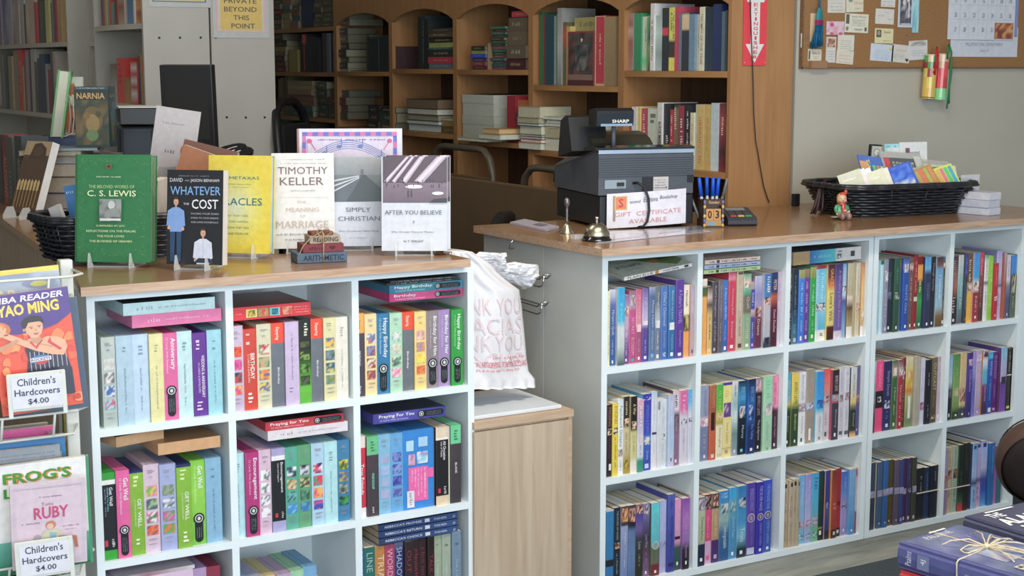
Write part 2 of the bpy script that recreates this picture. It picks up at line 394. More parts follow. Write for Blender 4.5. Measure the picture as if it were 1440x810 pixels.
def lying_box(x0, x1, y, z, th, d, cs, deco, kind, zone='F', rx=0, ry=0, rz=0, seed=0, topc=None, endc=None):
    mb = MB(); w = x1 - x0; st = stops(cs)
    for (t0, c0), (t1, c1) in zip(st, st[1:]):
        if t1 - t0 < 1e-5: continue
        a, b = A(c0, zone), A(c1, zone)
        mb.face([(w * t0, 0, 0), (w * t1, 0, 0), (w * t1, 0, th), (w * t0, 0, th)], [a, b, b, a])
    side = A(st[0][1], zone); tc = A(topc, zone) if topc else side
    t = .0008
    if kind == 'box':
        mb.box(0, w, .0004, d, 0, th, side)
        if topc: mb.face([(0, 0, th + .0003), (w, 0, th + .0003), (w, d, th + .0003), (0, d, th + .0003)], tc)
    else:
        mb.box(0, w, 0, d, 0, t, side); mb.box(0, w, 0, d, th - t, th, tc); mb.box(0, w, .0003, .001, t, th - t, side)
    fc = Face(mb, w, th, 0, zone); draw_spine(fc, deco, horiz=True, seed=seed)
    M = Matrix.Translation((x0, y, z)) @ Matrix.Rotation(rz, 4, 'Z') @ Matrix.Rotation(ry, 4, 'Y') @ Matrix.Rotation(rx, 4, 'X')
    o = mb.build('card_box' if kind == 'box' else 'paperback_book', PRINT); o.matrix_local = M
    if kind != 'box':
        pb = MB(); pb.box(.001, w - .001, .0012, d - .001, t + .0001, th - t - .0001, A(endc or 'b4a88c', zone)); pb.build('page_block', PAGES, o)
    return o
# ---------------------------------------------------------------- the room
def sbox(name, m, *a):
    mb = MB(); mb.box(*a); return struct(mb.build(name, m))
CARPET = mat('dark_carpet', (.075, .095, .11), rough=.95, noise=.35, nscale=160, bump=1, bscale=500)
WALL = mat('grey_wall_paint', (.54, .51, .43), rough=.85, noise=.03, nscale=4, bump=.1, bscale=300)
WALLW = mat('cream_wall_paint', (.55, .50, .42), rough=.9, noise=.03, nscale=4)
CEIL = mat('ceiling_tile', (.6, .58, .53), rough=.95, noise=.1, nscale=60)
sbox('floor', CARPET, -4.2, 3.2, -3.7, 6.4, -.1, 0)
sbox('ceiling', CEIL, -4.2, 3.2, -3.7, 6.4, 2.8, 2.9)
sbox('wall_right', WALL, 1.2, 3.2, .675, .8, 0, 2.8)
sbox('wall_back', WALLW, -4.2, 3.2, 6.3, 6.4, 0, 2.8)
sbox('wall_left', WALLW, -4.3, -4.2, -3.7, 6.4, 0, 2.8)
sbox('wall_side', WALLW, 3.2, 3.3, -3.7, .8, 0, 2.8)
sbox('wall_behind_bookcases', WALLW, 1.195, 1.3, .8, 6.4, 0, 2.8)
mb = MB()                                   # shop front behind the camera: sill, head and piers round the window
mb.box(-4.2, 3.2, -3.7, -3.6, 0, .5); mb.box(-4.2, 3.2, -3.7, -3.6, 2.65, 2.8); mb.box(-4.2, -3.8, -3.7, -3.6, .5, 2.65); mb.box(2.8, 3.2, -3.7, -3.6, .5, 2.65)
struct(mb.build('wall_front', WALLW))
mb = MB()
for x in (-3.8, -1.6, .6, 2.76): mb.box(x, x + .04, -3.68, -3.62, .5, 2.65)
mb.box(-3.8, 2.8, -3.68, -3.62, .5, .54); mb.box(-3.8, 2.8, -3.68, -3.62, 2.61, 2.65)
struct(mb.build('window_1', LAMG))
# ceiling lamps
EMIT = bpy.data.materials.new('lamp_diffuser'); EMIT.use_nodes = True
_b = EMIT.node_tree.nodes['Principled BSDF']; _b.inputs['Emission Color'].default_value = (1, .9, .75, 1); _b.inputs['Emission Strength'].default_value = 3
for nm, x, y in (('near', -.3, -1.0), ('middle', -.7, .9), ('back', -1.6, 3.2)):
    e = empty('ceiling_lamp', (x, y, 2.75)); tag(e, f'slim white ceiling lamp over the {nm} part of the shop', 'lamp', 'ceiling lamps')
    mb = MB(); mb.box(-.64, .64, -.19, .19, .008, .05); mb.build('housing', LAMW, e)
    mb = MB(); mb.box(-.6, .6, -.15, .15, 0, .008); mb.build('diffuser', EMIT, e)

# ---------------------------------------------------------------- front shelves
def cube_shelf(name, x, ncol, label, d=.272, side=LAM):
    e = empty(name, (x, 0, 0)); tag(e, label, 'shelf'); w = ncol * CW; b = .0085
    def bx(nm, m, *a):
        mb = MB(); mb.box(*a); return mb.build(nm, m, e)
    bot = Z0 - 3 * CH
    for i in range(ncol + 1):
        if i in (0, ncol): bx('side_panel', side, i * CW - b, i * CW + b, 0, d, bot - b, Z0 - b)
        else: bx('divider', LAM, i * CW - b, i * CW + b, .001, d, bot + b, Z0 - b)
    bx('top_board', LAM, -b, w + b, 0, d, Z0 - b, Z0 + .0078)
    for r in (1, 2):
        for i in range(ncol): bx('shelf_board', LAM, i * CW + b, (i + 1) * CW - b, .0005, d, Z0 - r * CH - b, Z0 - r * CH + b)
    bx('bottom_board', LAM, b, w - b, 0, d, bot - b, bot + b)
    bx('back_panel', LAM, b, w - b, d - .012, d - .004, bot, Z0 - b)
    return e
LX = -1.2894
cube_shelf('cube_shelf', LX, 3, 'white cube shelf full of boxed cards under the left counter')
cube_shelf('cube_shelf', 0, 3, 'white cube shelf of paperbacks under the cash register')
cube_shelf('cube_shelf', .9242, 2, 'white two column shelf of paperbacks under the black basket')
sbox('trim_1', PLY, -.008, 1.56, .02, .036, 0, Z0 - 3 * CH - .0085)
sbox('trim_2', LAM, 1.5350, 1.75, 0, .3, Z0 - 2 * CH - .05, Z0 + .0078)
sbox('trim_3', PLY, LX, LX + 3 * CW, .02, .036, 0, Z0 - 3 * CH - .0085)
# side panels of the right counter (customer side and a second cabinet behind)
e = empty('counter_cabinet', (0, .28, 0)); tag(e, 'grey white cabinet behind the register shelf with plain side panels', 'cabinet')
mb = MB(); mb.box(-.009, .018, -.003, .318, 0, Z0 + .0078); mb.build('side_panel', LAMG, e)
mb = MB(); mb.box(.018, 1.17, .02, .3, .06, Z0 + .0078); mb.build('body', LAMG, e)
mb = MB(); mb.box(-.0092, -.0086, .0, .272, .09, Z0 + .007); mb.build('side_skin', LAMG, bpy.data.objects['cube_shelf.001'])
# worktops
def worktop(name, pts, label, z0=.9728, z1=.992):
    mb = MB(); n = len(pts)
    mb.face([(x, y, z1) for x, y in pts]); mb.face([(x, y, z0) for x, y in pts][::-1])
    for i in range(n):
        a, b = pts[i], pts[(i + 1) % n]; mb.face([(*a, z0), (*b, z0), (*b, z1), (*a, z1)], m=1)
    return tag(mb.build(name, [TOPWOOD, EDGEWOOD]), label, 'worktop')
worktop('worktop', [(-.030, -.03), (1.76, -.03), (1.76, .672), (1.175, .672), (1.175, .652), (.92, .652), (.92, .62), (-.030, .62)], 'brown wood worktop of the counter carrying the cash register')
worktop('worktop', [(-1.316, -.03), (-.403, -.03), (-.403, .285), (-.80, .285), (-.80, 2.2), (-1.07, 2.2), (-1.255, .27)], 'brown wood worktop of the left counter with propped books')
mb = MB(); mb.prism([(-1.235, .285), (-.82, .285), (-.82, 2.15), (-1.05, 2.15)], 'z', 0, .972); tag(mb.build('counter_cabinet', OAK), 'oak sided base under the rear arm of the left counter', 'cabinet')

# ---------------------------------------------------------------- boxed cards, left shelf
CB = ('box', 'card box', 'card box')
RW = ('top row', 'middle row', 'bottom row'); LB = ('left bay of card shelf', 'middle bay of card shelf', 'right bay of card shelf')
def lcell(c, r, ox, oy, sc, mid): return Cell(ox, oy, sc, r, mid, f'{RW[r]}, {LB[c]}', 'box', 'card box', 'box', 'boxed cards on the left shelf', 'F', .135)
def lay(c, x0, x1, z, th, cs, deco, desc, kind='box', **k):
    o = lying_box(c.X(x0).x, c.X(x1).x, c.y0 - .002 + k.pop('dy', 0), z, th, k.pop('d', .19), cs, deco, kind, c.zone, **k)
    cat = 'box' if kind == 'box' else 'book'; tag(o, desc, cat, c.group); return z + th
P4 = 'P,.24,.36,{};P,.39,.51,{};P,.54,.66,{};P,.69,.80,{};S,.06,.1,8a8a98,.5,.5;S,.13,.15,8a8a98;S,.84,.86,8a8a98,.5,.6;S,.89,.91,8a8a98,.5,.6'
def p4(a, b, c, d): return P4.format(a, b, c, d)
SC = 'S,.12,.24,{0},.5,.28;S,.36,.86,{0},.5,.13'
c = lcell(0, 0, 120, 400, 3.857, 490)
c.fill(90, f"""168,285|b4c6c2 a8bcb8|{p4('c0c8c4 d0d8d8','e0e4e4 707880','2060b0 e0e8f0 4080c0','60b8d8 a0d8e8 c06080')}
260,276|a4c8de|{SC.format('7090a8')}
348,270|b2d2ec|{SC.format('8098b8')}
424,266|dcdc9c|{SC.format('a0a078')}
502,262|da5c9e|T,Anniversary,.06,.42,fff,.66,.42;T,12 Cards With Envelopes,.05,.46,f0c0dc,.26,.2;E,.6,.96
587,254|b6e0e6|{SC.format('80a0a8')}
665,262|5e2496|T,WEDDING & ANNIVERSARY,.27,.78,e8e0f0,.7,.22;T,16 CARDS & ENVELOPES,.36,.72,c8b8e0,.42,.14;S,.08,.22,d8c8e8,.4,.34;S,.82,.94,d8c8e8,.4,.4
745,246|8ecede|{SC.format('6098a8')}""")
z = lay(c, 262, 745, c.z + .2075, .0275, 'e070aa', 'S,.17,.32,f0b0d0,.5,.3;S,.37,.86,f0b0d0,.5,.16', 'long pink card box lying across the boxes, left bay of card shelf')
lay(c, 217, 712, z + .0003, .026, 'b4dde4', 'S,.14,.32,8aa8b0,.5,.3;S,.36,.9,8aa8b0,.5,.16', 'pale aqua card box with dark lid lying on the pink box', topc='1c3a38')
c = lcell(1, 0, 310, 390, 4.053, 490)
c.fill(52, f"""130,276|c2b6d0|{p4('d02020 f06020 e04010','e050a0 f080c0 c03080','204060 c04040 305870','f0a030 e04080 f0d040')}
210,294|cc3822|T,BIRTHDAY,.30,.62,fff,.66,.3;T,12 CARDS & ENVELOPES,.31,.66,f0c0b0,.38,.13;S,.05,.2,f0c0b0,.4,.35;S,.78,.93,f0e0d8,.45,.4
293,266|ccd0b0|{p4('60a070 e0e0d0 c04040','607060 e0a060 90b090','e08030 3060a0 e0c040','f0c820 3060b0 f0d040')}
368,260|e8401c@0 e8401c@.235 66727e@.24 626e7a|T,Dayspring,.05,.2,f8e0d0,.45,.34;T,Birthday,.53,.73,e0e4e8,.5,.2
447,252|c4b6dc|S,.14,.7,8a80a0,.5,.13;S,.74,.86,8a80a0,.4,.3
521,240|141c14@0 182418@.35 2a5a18@.5 58c018@.85 48a818|P,.26,.33,303828 506038;P,.38,.48,203018 80a840;P,.53,.63,203018 60a030;P,.67,.78,203018 506038;S,.04,.2,d0d8c8,.6,.3
590,236|e8401c@0 e8401c@.235 66727e@.24 626e7a|T,Dayspring,.05,.2,f8e0d0,.45,.34;T,Birthday,.5,.7,e0e4e8,.5,.2
662,230|d6d6a2|{p4('e8c020 4060a0 6080b0','608880 406858 8090c0','4070a0 c8c860 306080','609060 a09060 70a0b0')}
732,226|dce0d4|{SC.format('a8aca0')}""")
zz = lay(c, 48, 517, c.z + .2035, .029, 'dc1f30', 'Q,.215,.345,e0dc70,.18,.8;P,.235,.325,c8b830 605020,.25,.72;Q,.36,.48,70a850,.18,.8;P,.38,.46,e08060 c05040,.25,.72;Q,.5,.62,70c8d0,.18,.8;P,.52,.6,206080 308098,.25,.72;P,.65,.77,d06050 e0a080 c04838,.18,.8;S,.79,.97,f0a0a0,.7,.1;S,.79,.97,f0a0a0,.5,.1;S,.79,.97,f0a0a0,.3,.1;S,.08,.18,f0a0a0,.5,.1', 'bright red card box lying on top, middle bay of card shelf', topc='6e2a22')
c = lcell(2, 0, 490, 370, 4.263, 520)
c.fill(38, f"""98,302|f0a640@0 f0a640@.235 4a4452@.24 443e4c|S,.08,.19,a07030,.5,.3;T,BIRTHDAY,.45,.63,d8dce0,.5,.2;S,.87,.97,d8dce0,.5,.2
170,304|e6d49a|{p4('d07040 e8e8f0 6080b0','4060a0 c06050 8090c0','b04040 e0d8c0 405060','d05030 e0b040 30508a')}
247,302|1878aa|T,Happy Birthday,.06,.55,f0f8ff,.66,.4;T,12 Cards With Envelopes,.06,.5,a8d0e8,.28,.2;E,.62,.97
322,298|a6d8bc|{p4('40b898 e0e0e0 c0d0d0','d8d890 d0d8e0 a8c0a0','506860 d0d8c8 60a080','f0b0c8 e0e8e8 d880a0')}
397,294|e8441c@0 e8441c@.22 66747c@.23 626e78|T,Dayspring,.05,.18,f8e0d0,.5,.34;T,Birthday,.5,.72,e0e4e8,.5,.2
467,290|e8d07c|{p4('d8a8a8 c09088 e0c0b0','e09040 8090c0 e8b050','f0d820 f0c010 e0e060','e87838 e09048 d06030')}
543,286|867e88|T,Birthday for Him,.07,.58,f0f0f4,.68,.36;T,12 Cards With Envelopes,.07,.48,b8b4c0,.34,.18;E,.61,.96
615,281|9a84bc|T,Birthday for Her,.07,.58,f4f0fa,.68,.36;T,12 Cards With Envelopes,.07,.48,c8bce0,.34,.18;E,.62,.96
683,277|0c9e34|T,Happy Birthday,.06,.53,f0fff0,.62,.36;T,12 Cards With Envelopes,.07,.48,a0e0a8,.28,.18;E,.62,.96""")
z = lay(c, 247, 683, c.z + .2155, .0185, 'c02878@0 d84a92@.4 b82470', 'T,Birthday,.06,.36,fbe8f4,.64,.42;T,12 Cards With Envelopes,.08,.48,f0b8d8,.24,.24;E,.62,.97', 'magenta birthday card box lying on the green and mauve boxes', d=.2)
z = lay(c, 247, 683, z + .0003, .0195, '1878a0@0 28909a@.3 1a7aa0', 'T,Happy Birthday,.07,.58,f0fbff,.64,.44;T,12 Cards With Envelopes,.08,.48,a8dce8,.24,.24;E,.62,.97', 'teal birthday card box lying on the magenta box', d=.2)
z = lay(c, 232, 660, z + .0003, .0055, '20262c', 'S,.1,.9,a0b0b8,.5,.3', 'flat black card folder lying on the teal card box', d=.2, ry=0)
z = lay(c, 255, 655, z + .0003, .0045, '30363c', 'S,.1,.9,b0c0c8,.5,.3', 'topmost flat black card folder in the right bay of card shelf', d=.2)
c = lcell(0, 1, 120, 590, 3.857, 480)
c.fill(88, f"""168,286|14a02a@0 14a02a@.08 e8ece8@.09 e8ece8@.135 121a24@.14 121a24@.885 20a824@.89 18a020|T,Get Well,.17,.38,e8ecf0,.66,.24;T,Sending You Smiles,.17,.44,70c8e8,.42,.14;S,.17,.5,90a0a8,.26,.08;Q,.77,.84,c03040,.12,.34;S,.74,.86,d0d8e0,.72,.2
243,272|e05aa2|T,Get Well,.09,.34,fff,.7,.36;T,12 Cards With Envelopes,.09,.5,f8c8e4,.3,.2;E,.62,.97
322,280|202a70@0 202a70@.02 7cb81e@.025 74ae18|S,.05,.2,d0e8a0,.45,.4;T,GET WELL,.33,.67,f0f8e0,.66,.26;T,12 CARDS & ENVELOPES,.34,.66,c8e098,.36,.12;S,.8,.94,e8f4d0,.5,.4
408,243|ccbad0|{p4('e080b0 70b060 f0c040','507090 a0c080 406050','d04080 408050 f0f0f0','e05020 506080 f07030')}
497,240|9aaada|{p4('809878 90a890 6a8068','e8ecf0 506878 9aa8c0','c050a0 50a050 d080b0','e07030 60b040 50a060')}
577,238|182868@0 182868@.035 7cb81e@.04 76b01c|S,.06,.2,d0e8a0,.45,.4;T,GET WELL,.33,.67,f0f8e0,.66,.26;T,12 CARDS & ENVELOPES,.34,.66,c8e098,.36,.12;S,.8,.94,e8f4d0,.5,.4
658,222|78c82c@0 88d038@.4 66b820|T,Get Well,.07,.33,f0fff0,.66,.34;T,12 Cards With Envelopes,.07,.5,c8f090,.3,.2;E,.62,.97
745,208|7ab2d4|{SC.format('5088a8')}""")
z = lay(c, 404, 745, c.z + .2150, .0255, 'c8a070', '', 'lower kraft brown card box with framed lid, left bay', topc='9a7448', rz=R(2), d=.15)
o = lying_box(c.X(190).x, c.X(478).x, c.y0 + .012, z + .0005, .0225, .12, 'cca678', '', 'box', 'F', rz=R(14), topc='44494a')
tag(o, 'upper kraft brown card box turned askew, dark framed lid, left bay', 'box', 'boxed cards on the left shelf')
c = lcell(1, 1, 320, 560, 4.05, 500)
c.fill(28, f"""103,316|a8dce8|{SC.format('80a8b0')}
180,306|b0247a|T,Encouragement,.07,.56,fbe8f4,.68,.36;T,12 Cards With Envelopes,.09,.5,e0a0cc,.28,.2;E,.63,.97
252,293|d0b6d0|{p4('e8ecf0 505860 f0f0f0','f0f0f4 606870 e8e8e8','f0f0f4 607080 e0e0e8','f0f0f4 a07090 e8e8f0')}
330,284|a0a0d0@0 a0a0d0@.085 e0e4f0@.09 e0e4f0@.14 101820@.145 101820@.865 a0a4d4@.87|T,Encouragement,.17,.53,e8ecf0,.72,.22;T,Love and Support,.18,.4,d0d8e0,.46,.14;Q,.77,.82,c03040,.2,.4;S,.76,.84,d0d8e0,.75,.16
406,278|48aa94|{p4('204868 e0e8e8 305870','e0d0a0 607060 c0a870','40a0a0 205060 60b0a8','2080c8 80c0e0 3090d8')}
480,266|54a274|{p4('405060 c8d0e0 203040','506050 e8c890 305040','408070 60a888 305848','3080c0 60a8d0 2870b0')}
553,256|a2cee8|{p4('e05070 f0f0f8 402080','e04060 30a080 d03858','f08050 e04878 f0b050','3050b0 e04080 3058c0')}
628,246|a6dee8|{SC.format('80a8b0')}
700,238|2e80b0|{p4('709030 c8c840 305020','809040 5060a0 b0a850','a0b0a8 405048 708880','30a050 203828 208040')}""")
z = lay(c, 234, 688, c.z + .2145, .0225, 'd6d6e0', 'S,.13,.31,a8a8b4,.5,.34;S,.36,.88,a8a8b4,.5,.16', 'white card box lying across the boxes, middle bay of card shelf', d=.21)
lay(c, 222, 666, z + .0003, .0205, 'b8243a@0 c8303e@.4 a81c34', 'T,Praying for You,.06,.54,fbe8ec,.62,.42;T,12 Cards With Envelopes,.07,.48,f0b8c0,.24,.22;E,.62,.97', 'dark red praying card box lying on the white card box', topc='301820', d=.2)
c = lcell(2, 1, 490, 555, 4.503, 520)
c.fill(42, f"""118,268|e0d8d0@0 e0d8d0@.14 d02848@.145 c82446@.88 e8e8ec@.885|T,True Friends,.34,.72,fff,.68,.3;T,FRIENDSHIP,.18,.52,f0b0c0,.3,.2;S,.55,.84,f0b0c0,.3,.18
193,262|5cc088@0 5cc088@.23 463e46@.235 3e3840|S,.06,.2,308058,.5,.34;T,FRIENDSHIP,.46,.66,70d8c0,.5,.2;S,.86,.96,d8dce0,.5,.2
272,252|74b8de|{p4('b0a0d0 80b8e0','a0b0e0 90c8e8','a0b0d8 80b0e0','b0a8d8 8ab8e0')}
350,244|58a8e2|{p4('3048a0 6080d0 8090d8','4050a8 80a0e0','3040a0 6070c8','5060b0 7098e0')}
543,220|1486dc|Q,.13,.26,a8dcf0,.1,.34;Q,.1,.22,a0d0f0,.5,.8;P,.3,.44,d0a0c0 b080b0 e0c0d8,.16,.38;P,.28,.43,8ad0f0 e0f0f8 a090c0,.44,.8;Q,.47,.9,ec60b0,.16,.8;Q,.5,.62,ec60b0,.8,.98;S,.49,.86,f8e8f4,.7,.05;S,.5,.8,f8c8e4,.58,.04;S,.5,.84,f8c8e4,.48,.04;S,.5,.72,f8c8e4,.38,.04;S,.5,.66,f8c8e4,.28,.04;Q,.76,.97,d8dce8,.1,.34;S,.78,.95,9098a8,.22,.1
552,218|707078|
632,203|d8ccb4@0 d8ccb4@.13 e8e8e0@.135 e8e8e0@.16 14181e@.165 14181e@.875 d8c8a8@.88|T,All Occasion,.18,.42,e0e4e8,.68,.22;T,Lots of Thanks,.19,.38,d0d8e0,.44,.14;Q,.78,.84,c03040,.15,.35;S,.76,.86,d0d8e0,.7,.18
645,200|c6d0c0|
711,190|5ecc92@0 5ecc92@.235 403c44@.24 3a363e|S,.06,.2,308058,.5,.34;T,BLANK,.48,.62,d8dce0,.5,.2""")
lay(c, 158, 614, c.z + .2205, .0235, '3c3c9c@0 5050b4@.3 38389a', 'T,Praying For You,.08,.56,f0f0ff,.62,.42;T,12 Cards With Envelopes,.09,.48,b8b8e8,.24,.22;E,.62,.97', 'violet blue praying card box lying across the right bay', topc='2a2c48', d=.21, ry=R(.3))
c = lcell(0, 2, 120, 750, 3.789, 300)
c.fill(110, """190,262|9fb8c0|
270,262|c8a8c0|
350,262|a0b0c8|
430,260|8a98b0|
505,258|c0a8c8|
575,262|d8cc80|
650,185|a890c0||
724,175|8a2848||""")
z = lay(c, 108, 575, c.z + .214, .026, 'd2bcdc', 'S,.3,.85,a898b8,.5,.16', 'lilac card box lying across the bottom left bay', d=.2)
lay(c, 165, 585, z + .0003, .008, 'b0b0bc@0 9a7080@.4 c0c8d0', '', 'plastic wrapped card pack lying on the lilac card box', d=.18)
c = lcell(1, 2, 120, 750, 3.789, 300)
c.fill(800, """862,240|6aa8cc|
942,234|a0aacc|
1020,226|ccbc80|
1096,212|b29cbc|
1166,196|92cca6|
1240,176|6aa8d4|
1262,240|c8c8d8|""")
c = Cell(490, 705, 7.714, 2, 750, 'bottom row, right bay of card shelf', 'paperback', 'paperback', 'book', 'paperbacks under the card boxes', 'F', .14)
c.fill(84, """172,507|24549a|T,PRIVATE JUST..,.03,.8,d8e0e8,.5,.6
293,502|0f6a62|T,LINE OF DUTY,.06,.8,c8d8d8,.5,.55
406,492|b87e34|T,TRIAL IN THE,.1,.9,e8e0d0,.6,.6
512,472|a63c66|T,WORD of HONOR,.05,.9,f0d0e0,.5,.55
610,443|6a7aa0@0 243270@.1|T,SHADOW of DOUBT,.06,.94,d8e0f0,.5,.6
700,432|2c1c26|T,OUT of CONT,.1,.9,b03038,.5,.5
778,420|241820|S,.1,.9,a82c34,.5,.5
856,405|2a1a22|S,.1,.9,8a2830,.5,.5
930,383|1c1418@0 241418@.3|T,TALK OF A TOWN,.2,.95,c02c34,.5,.5
1022,362|94ac94|S,.1,.14,303838,.5,.4;S,.3,.9,c0ccb8,.5,.25
1120,338|96ac9c|S,.12,.16,303838,.5,.4;S,.32,.9,c0ccb8,.5,.25
1222,320|6a8aa4|S,.12,.16,203848,.5,.4;S,.32,.9,a8bccc,.5,.25""")
z = c.z + .216
for i, t in enumerate(('CHOICE', 'RETURN', 'PROMISE')):
    z = lay(c, 332 - i * 3, 1185 - i * 2, z + .0002, .0168, '203c70@0 2c5088', f"T,REBECCA'S {t},.08,.54,c8d4e8,.5,.34;P,.58,.64,c0c8d8 e0e4f0,.25,.75;T,FISHER,.7,.86,b0c0d8,.5,.3;S,.92,.97,b0c0d8,.5,.5", ('lowest', 'middle', 'topmost')[i] + ' of three navy paperbacks lying under the violet blue card box bay', 'paperback', d=.15)
# ---------------------------------------------------------------- paperbacks, right shelves
BAY = ('first bay', 'second bay', 'third bay', 'fourth bay', 'fifth bay')
W1 = 'S,.06,.14,e0e4e8,.6,.3;'
def rcell(c, r, ox, oy, sc, mid, **k):
    return Cell(ox, oy, sc, r, mid, f'{RW[r]}, {BAY[c]} of long shelf', 'paperback', 'paperback', 'book', f'paperbacks in the {RW[r]} of the long shelf', 'F', .14)
def N(c='e8ecf0', t0=.1, t1=.55, h=.34, xc=.55): return f'S,{t0},{t1},{c},{xc},{h};S,{t1+.06:.2f},{min(.88,t1+.3):.2f},{c},{xc},{h*.8:.2f};Q,.92,.96,{c},.3,.7'
def lims(c): 
    x = (c * CW if c < 3 else .9242 + (c - 3) * CW); return (x + .0095, x + CW - .0095)
def T_(t, t0, t1, c='f0f0f4', h=.42): return f'T,{t},{t0},{t1},{c},.55,{h}'
c = rcell(0, 0, 845, 360, 5.062, 480)
c.fill(48, f"""68,250|dfe6bc|S,.08,.5,60683c,.5,.25;S,.58,.85,60683c,.5,.3
115,240|c6cfe2@0 5a6ab0@.2 3e62a6@.28 2c589e|{T_("Miriam's Quilt",.27,.6)};S,.66,.86,c8d4e8,.5,.2;Q,.93,.97,e8ecf4,.4,.6
167,225|00a4d8@0 12b4e0@.42 c4d4da@.52 b4c8c8@.76 2c4c50|S,.2,.5,60d0f0,.5,.3
208,280|8c68aa@0 b4a0bc@.3 bca4c4@.42 6c4a94@.8 604088|P,.16,.3,e8c8b0 604050 c8a8b0;S,.46,.62,e8e0f0,.5,.3;S,.66,.88,c8b8d8,.5,.3;Q,.92,.96,e0d8e8,.3,.6
256,250|8c6c8c@0 9898b4@.22 c04a8a@.27 b24680|P,.06,.2,e0c0b0 705868 9aa0b8;{T_('SECRET',.36,.6,'f0c0dc')};{T_('BLOSSOM',.64,.88,'f0c8e0')};Q,.93,.97,30a890,.3,.7
300,238|c2587e@0 d48ca4@.48 a24e7c@.56|S,.08,.42,f0c0d0,.55,.36;P,.48,.58,f0d0d8 e8c0c8;S,.66,.86,e0b0c8,.5,.24;Q,.92,.96,f0e0e8,.35,.65
345,232|6a58aa@0 c0bada@.46 5a489e@.55 4e409a|S,.1,.4,d8d0f0,.55,.36;P,.44,.5,f0e0e0 e0d8e8;S,.7,.88,c0b8e0,.5,.24;Q,.92,.96,e8e8f4,.3,.7
390,222|94a4c0@0 4c6c9a@.12 5878a4|{T_('Mercy Heart',.18,.54,'e0e8f0')};{T_('Williams',.58,.84,'c0d0e0',.34)};Q,.9,.95,70b0e0,.3,.7
432,220|6a7a8c@0 5a6a7c@.2 b2bcca@.47 6a7a94@.55|{T_('Courage Heart',.08,.42,'c8d4dc')};P,.46,.56,e8ecf0 c0c8d4;S,.6,.86,c0c8d4,.5,.3;Q,.92,.97,e0e4e8,.3,.7
482,216|4678be@0 3868b6|{T_("Ollie's Oatmeal",.08,.54,'d8e4f4')};{T_('Stories',.6,.84,'b0c8e8',.3)};P,.9,.96,c0d0e8 5080c0,.3,.7
530,212|2a7ab2@0 2468a4|{T_('Always in my Love',.06,.46,'d8ecf8',.36)};P,.5,.6,f0ecec d0d8e8;{T_('Stephanie',.66,.88,'b0d8f0',.3)};Q,.91,.96,e8f0f4,.3,.7
590,172|5a3a9c@0 54349a|{T_("A Father's TRAVEL",.12,.56,'d0c0f0')};{T_('Sampler',.64,.86,'c0b0e8',.32)};Q,.93,.97,e8e8f4,.3,.7
636,206|eadaca@0 e8e2bc@.4 2c2a20@.44 30301e@.62 e8a244@.66 e29c50|{T_('Hannah',.08,.3,'383830',.34)};P,.42,.62,c0b060 202018 606030
674,208|a49ab4@0 b89c9c|S,.1,.4,e0d8e8,.5,.34;S,.5,.82,d0c0c8,.5,.3;Q,.9,.95,704080,.3,.7""", lims=lims(0))
tt = lambda o, l: tag(o, l, 'book', c.group)
o = lying_box(c.X(150).x, c.X(150).x + .0205 * 5.15, 0, 0, .010, .12, 'd8dce0@0 dce0e2@.44 b08048@.47 dce0e2@.52 d8dce0', 'T,PLAIN ELLIE,.05,.4,485058,.5,.5;S,.58,.8,505860,.5,.4;Q,.88,.94,303840,.25,.75', 'paperback', 'F', topc='a8b8ae', seed=3)
def tilt(o, p, rx, ry, rz): o.matrix_local = Matrix.Translation(p) @ Matrix.Rotation(rz, 4, 'Z') @ Matrix.Rotation(ry, 4, 'Y') @ Matrix.Rotation(rx, 4, 'X')
c2_ = c; bx0 = c.X(150, 222); bw = (c.X(622, 128) - bx0).length
bpy.data.objects.remove(o.children[0]); bpy.data.objects.remove(o)
mb = MB(); w, th, d = bw, .0095, .135; cw = A('d8dce0')
mb.box(0, w, 0, d, 0, .0008, cw); mb.box(0, w, 0, d, th - .0008, th, A('a9b6ac')); mb.box(0, w, .0003, .0014, .0008, th - .0008, cw)
fc = Face(mb, w, th); draw_spine(fc, 'T,PLAIN ELLIE,.05,.42,485058,.5,.55;Q,.45,.5,b08048,0,1;S,.56,.8,505860,.5,.45;Q,.88,.94,303840,.2,.8', True)
def topq(mb, pts, c_, z=th + .0003): mb.face([(x * w, y * d, z) for x, y in pts], A(c_))
topq(mb, [(.30, 1), (.95, 1), (.98, .3), (.82, .1), (.62, .42), (.5, .6), (.4, .8)], '5c7a3c'); topq(mb, [(.55, 1), (.9, 1), (.93, .55), (.7, .5)], '3c5a30', th + .0006)
topq(mb, [(.56, .55), (.68, .6), (.72, .45), (.6, .38)], 'b07838', th + .0009)
def toptext(t, x0, x1, y0, y1, c_):
    vs_, fs = glyphs(t); mb.raw([((x0 + (1 - u) * (x1 - x0)) * w, (y0 + (1 - v) * (y1 - y0)) * d, th + .0008) for u, v in vs_], fs, A(c_))
toptext('PLAIN ELLIE', .08, .44, .42, .56, '404a48'); toptext('a novel of the plain people', .2, .5, .7, .76, '606a64'); toptext('that keeps the heart', .14, .42, .26, .32, '606a64')
o = mb.build('paperback_book', PRINT); pb = MB(); pb.box(.001, w - .001, .0016, d - .001, .0009, th - .0009, A('b8b4a0')); pb.build('page_block', PAGES, o)
tilt(o, (c.X(150).x, .004, c.z + .2185), R(9), R(-6.5), R(-2)); tt(o, 'white and green paperback lying face up over the first bay top row')
c = rcell(1, 0, 975, 340, 4.766, 480)
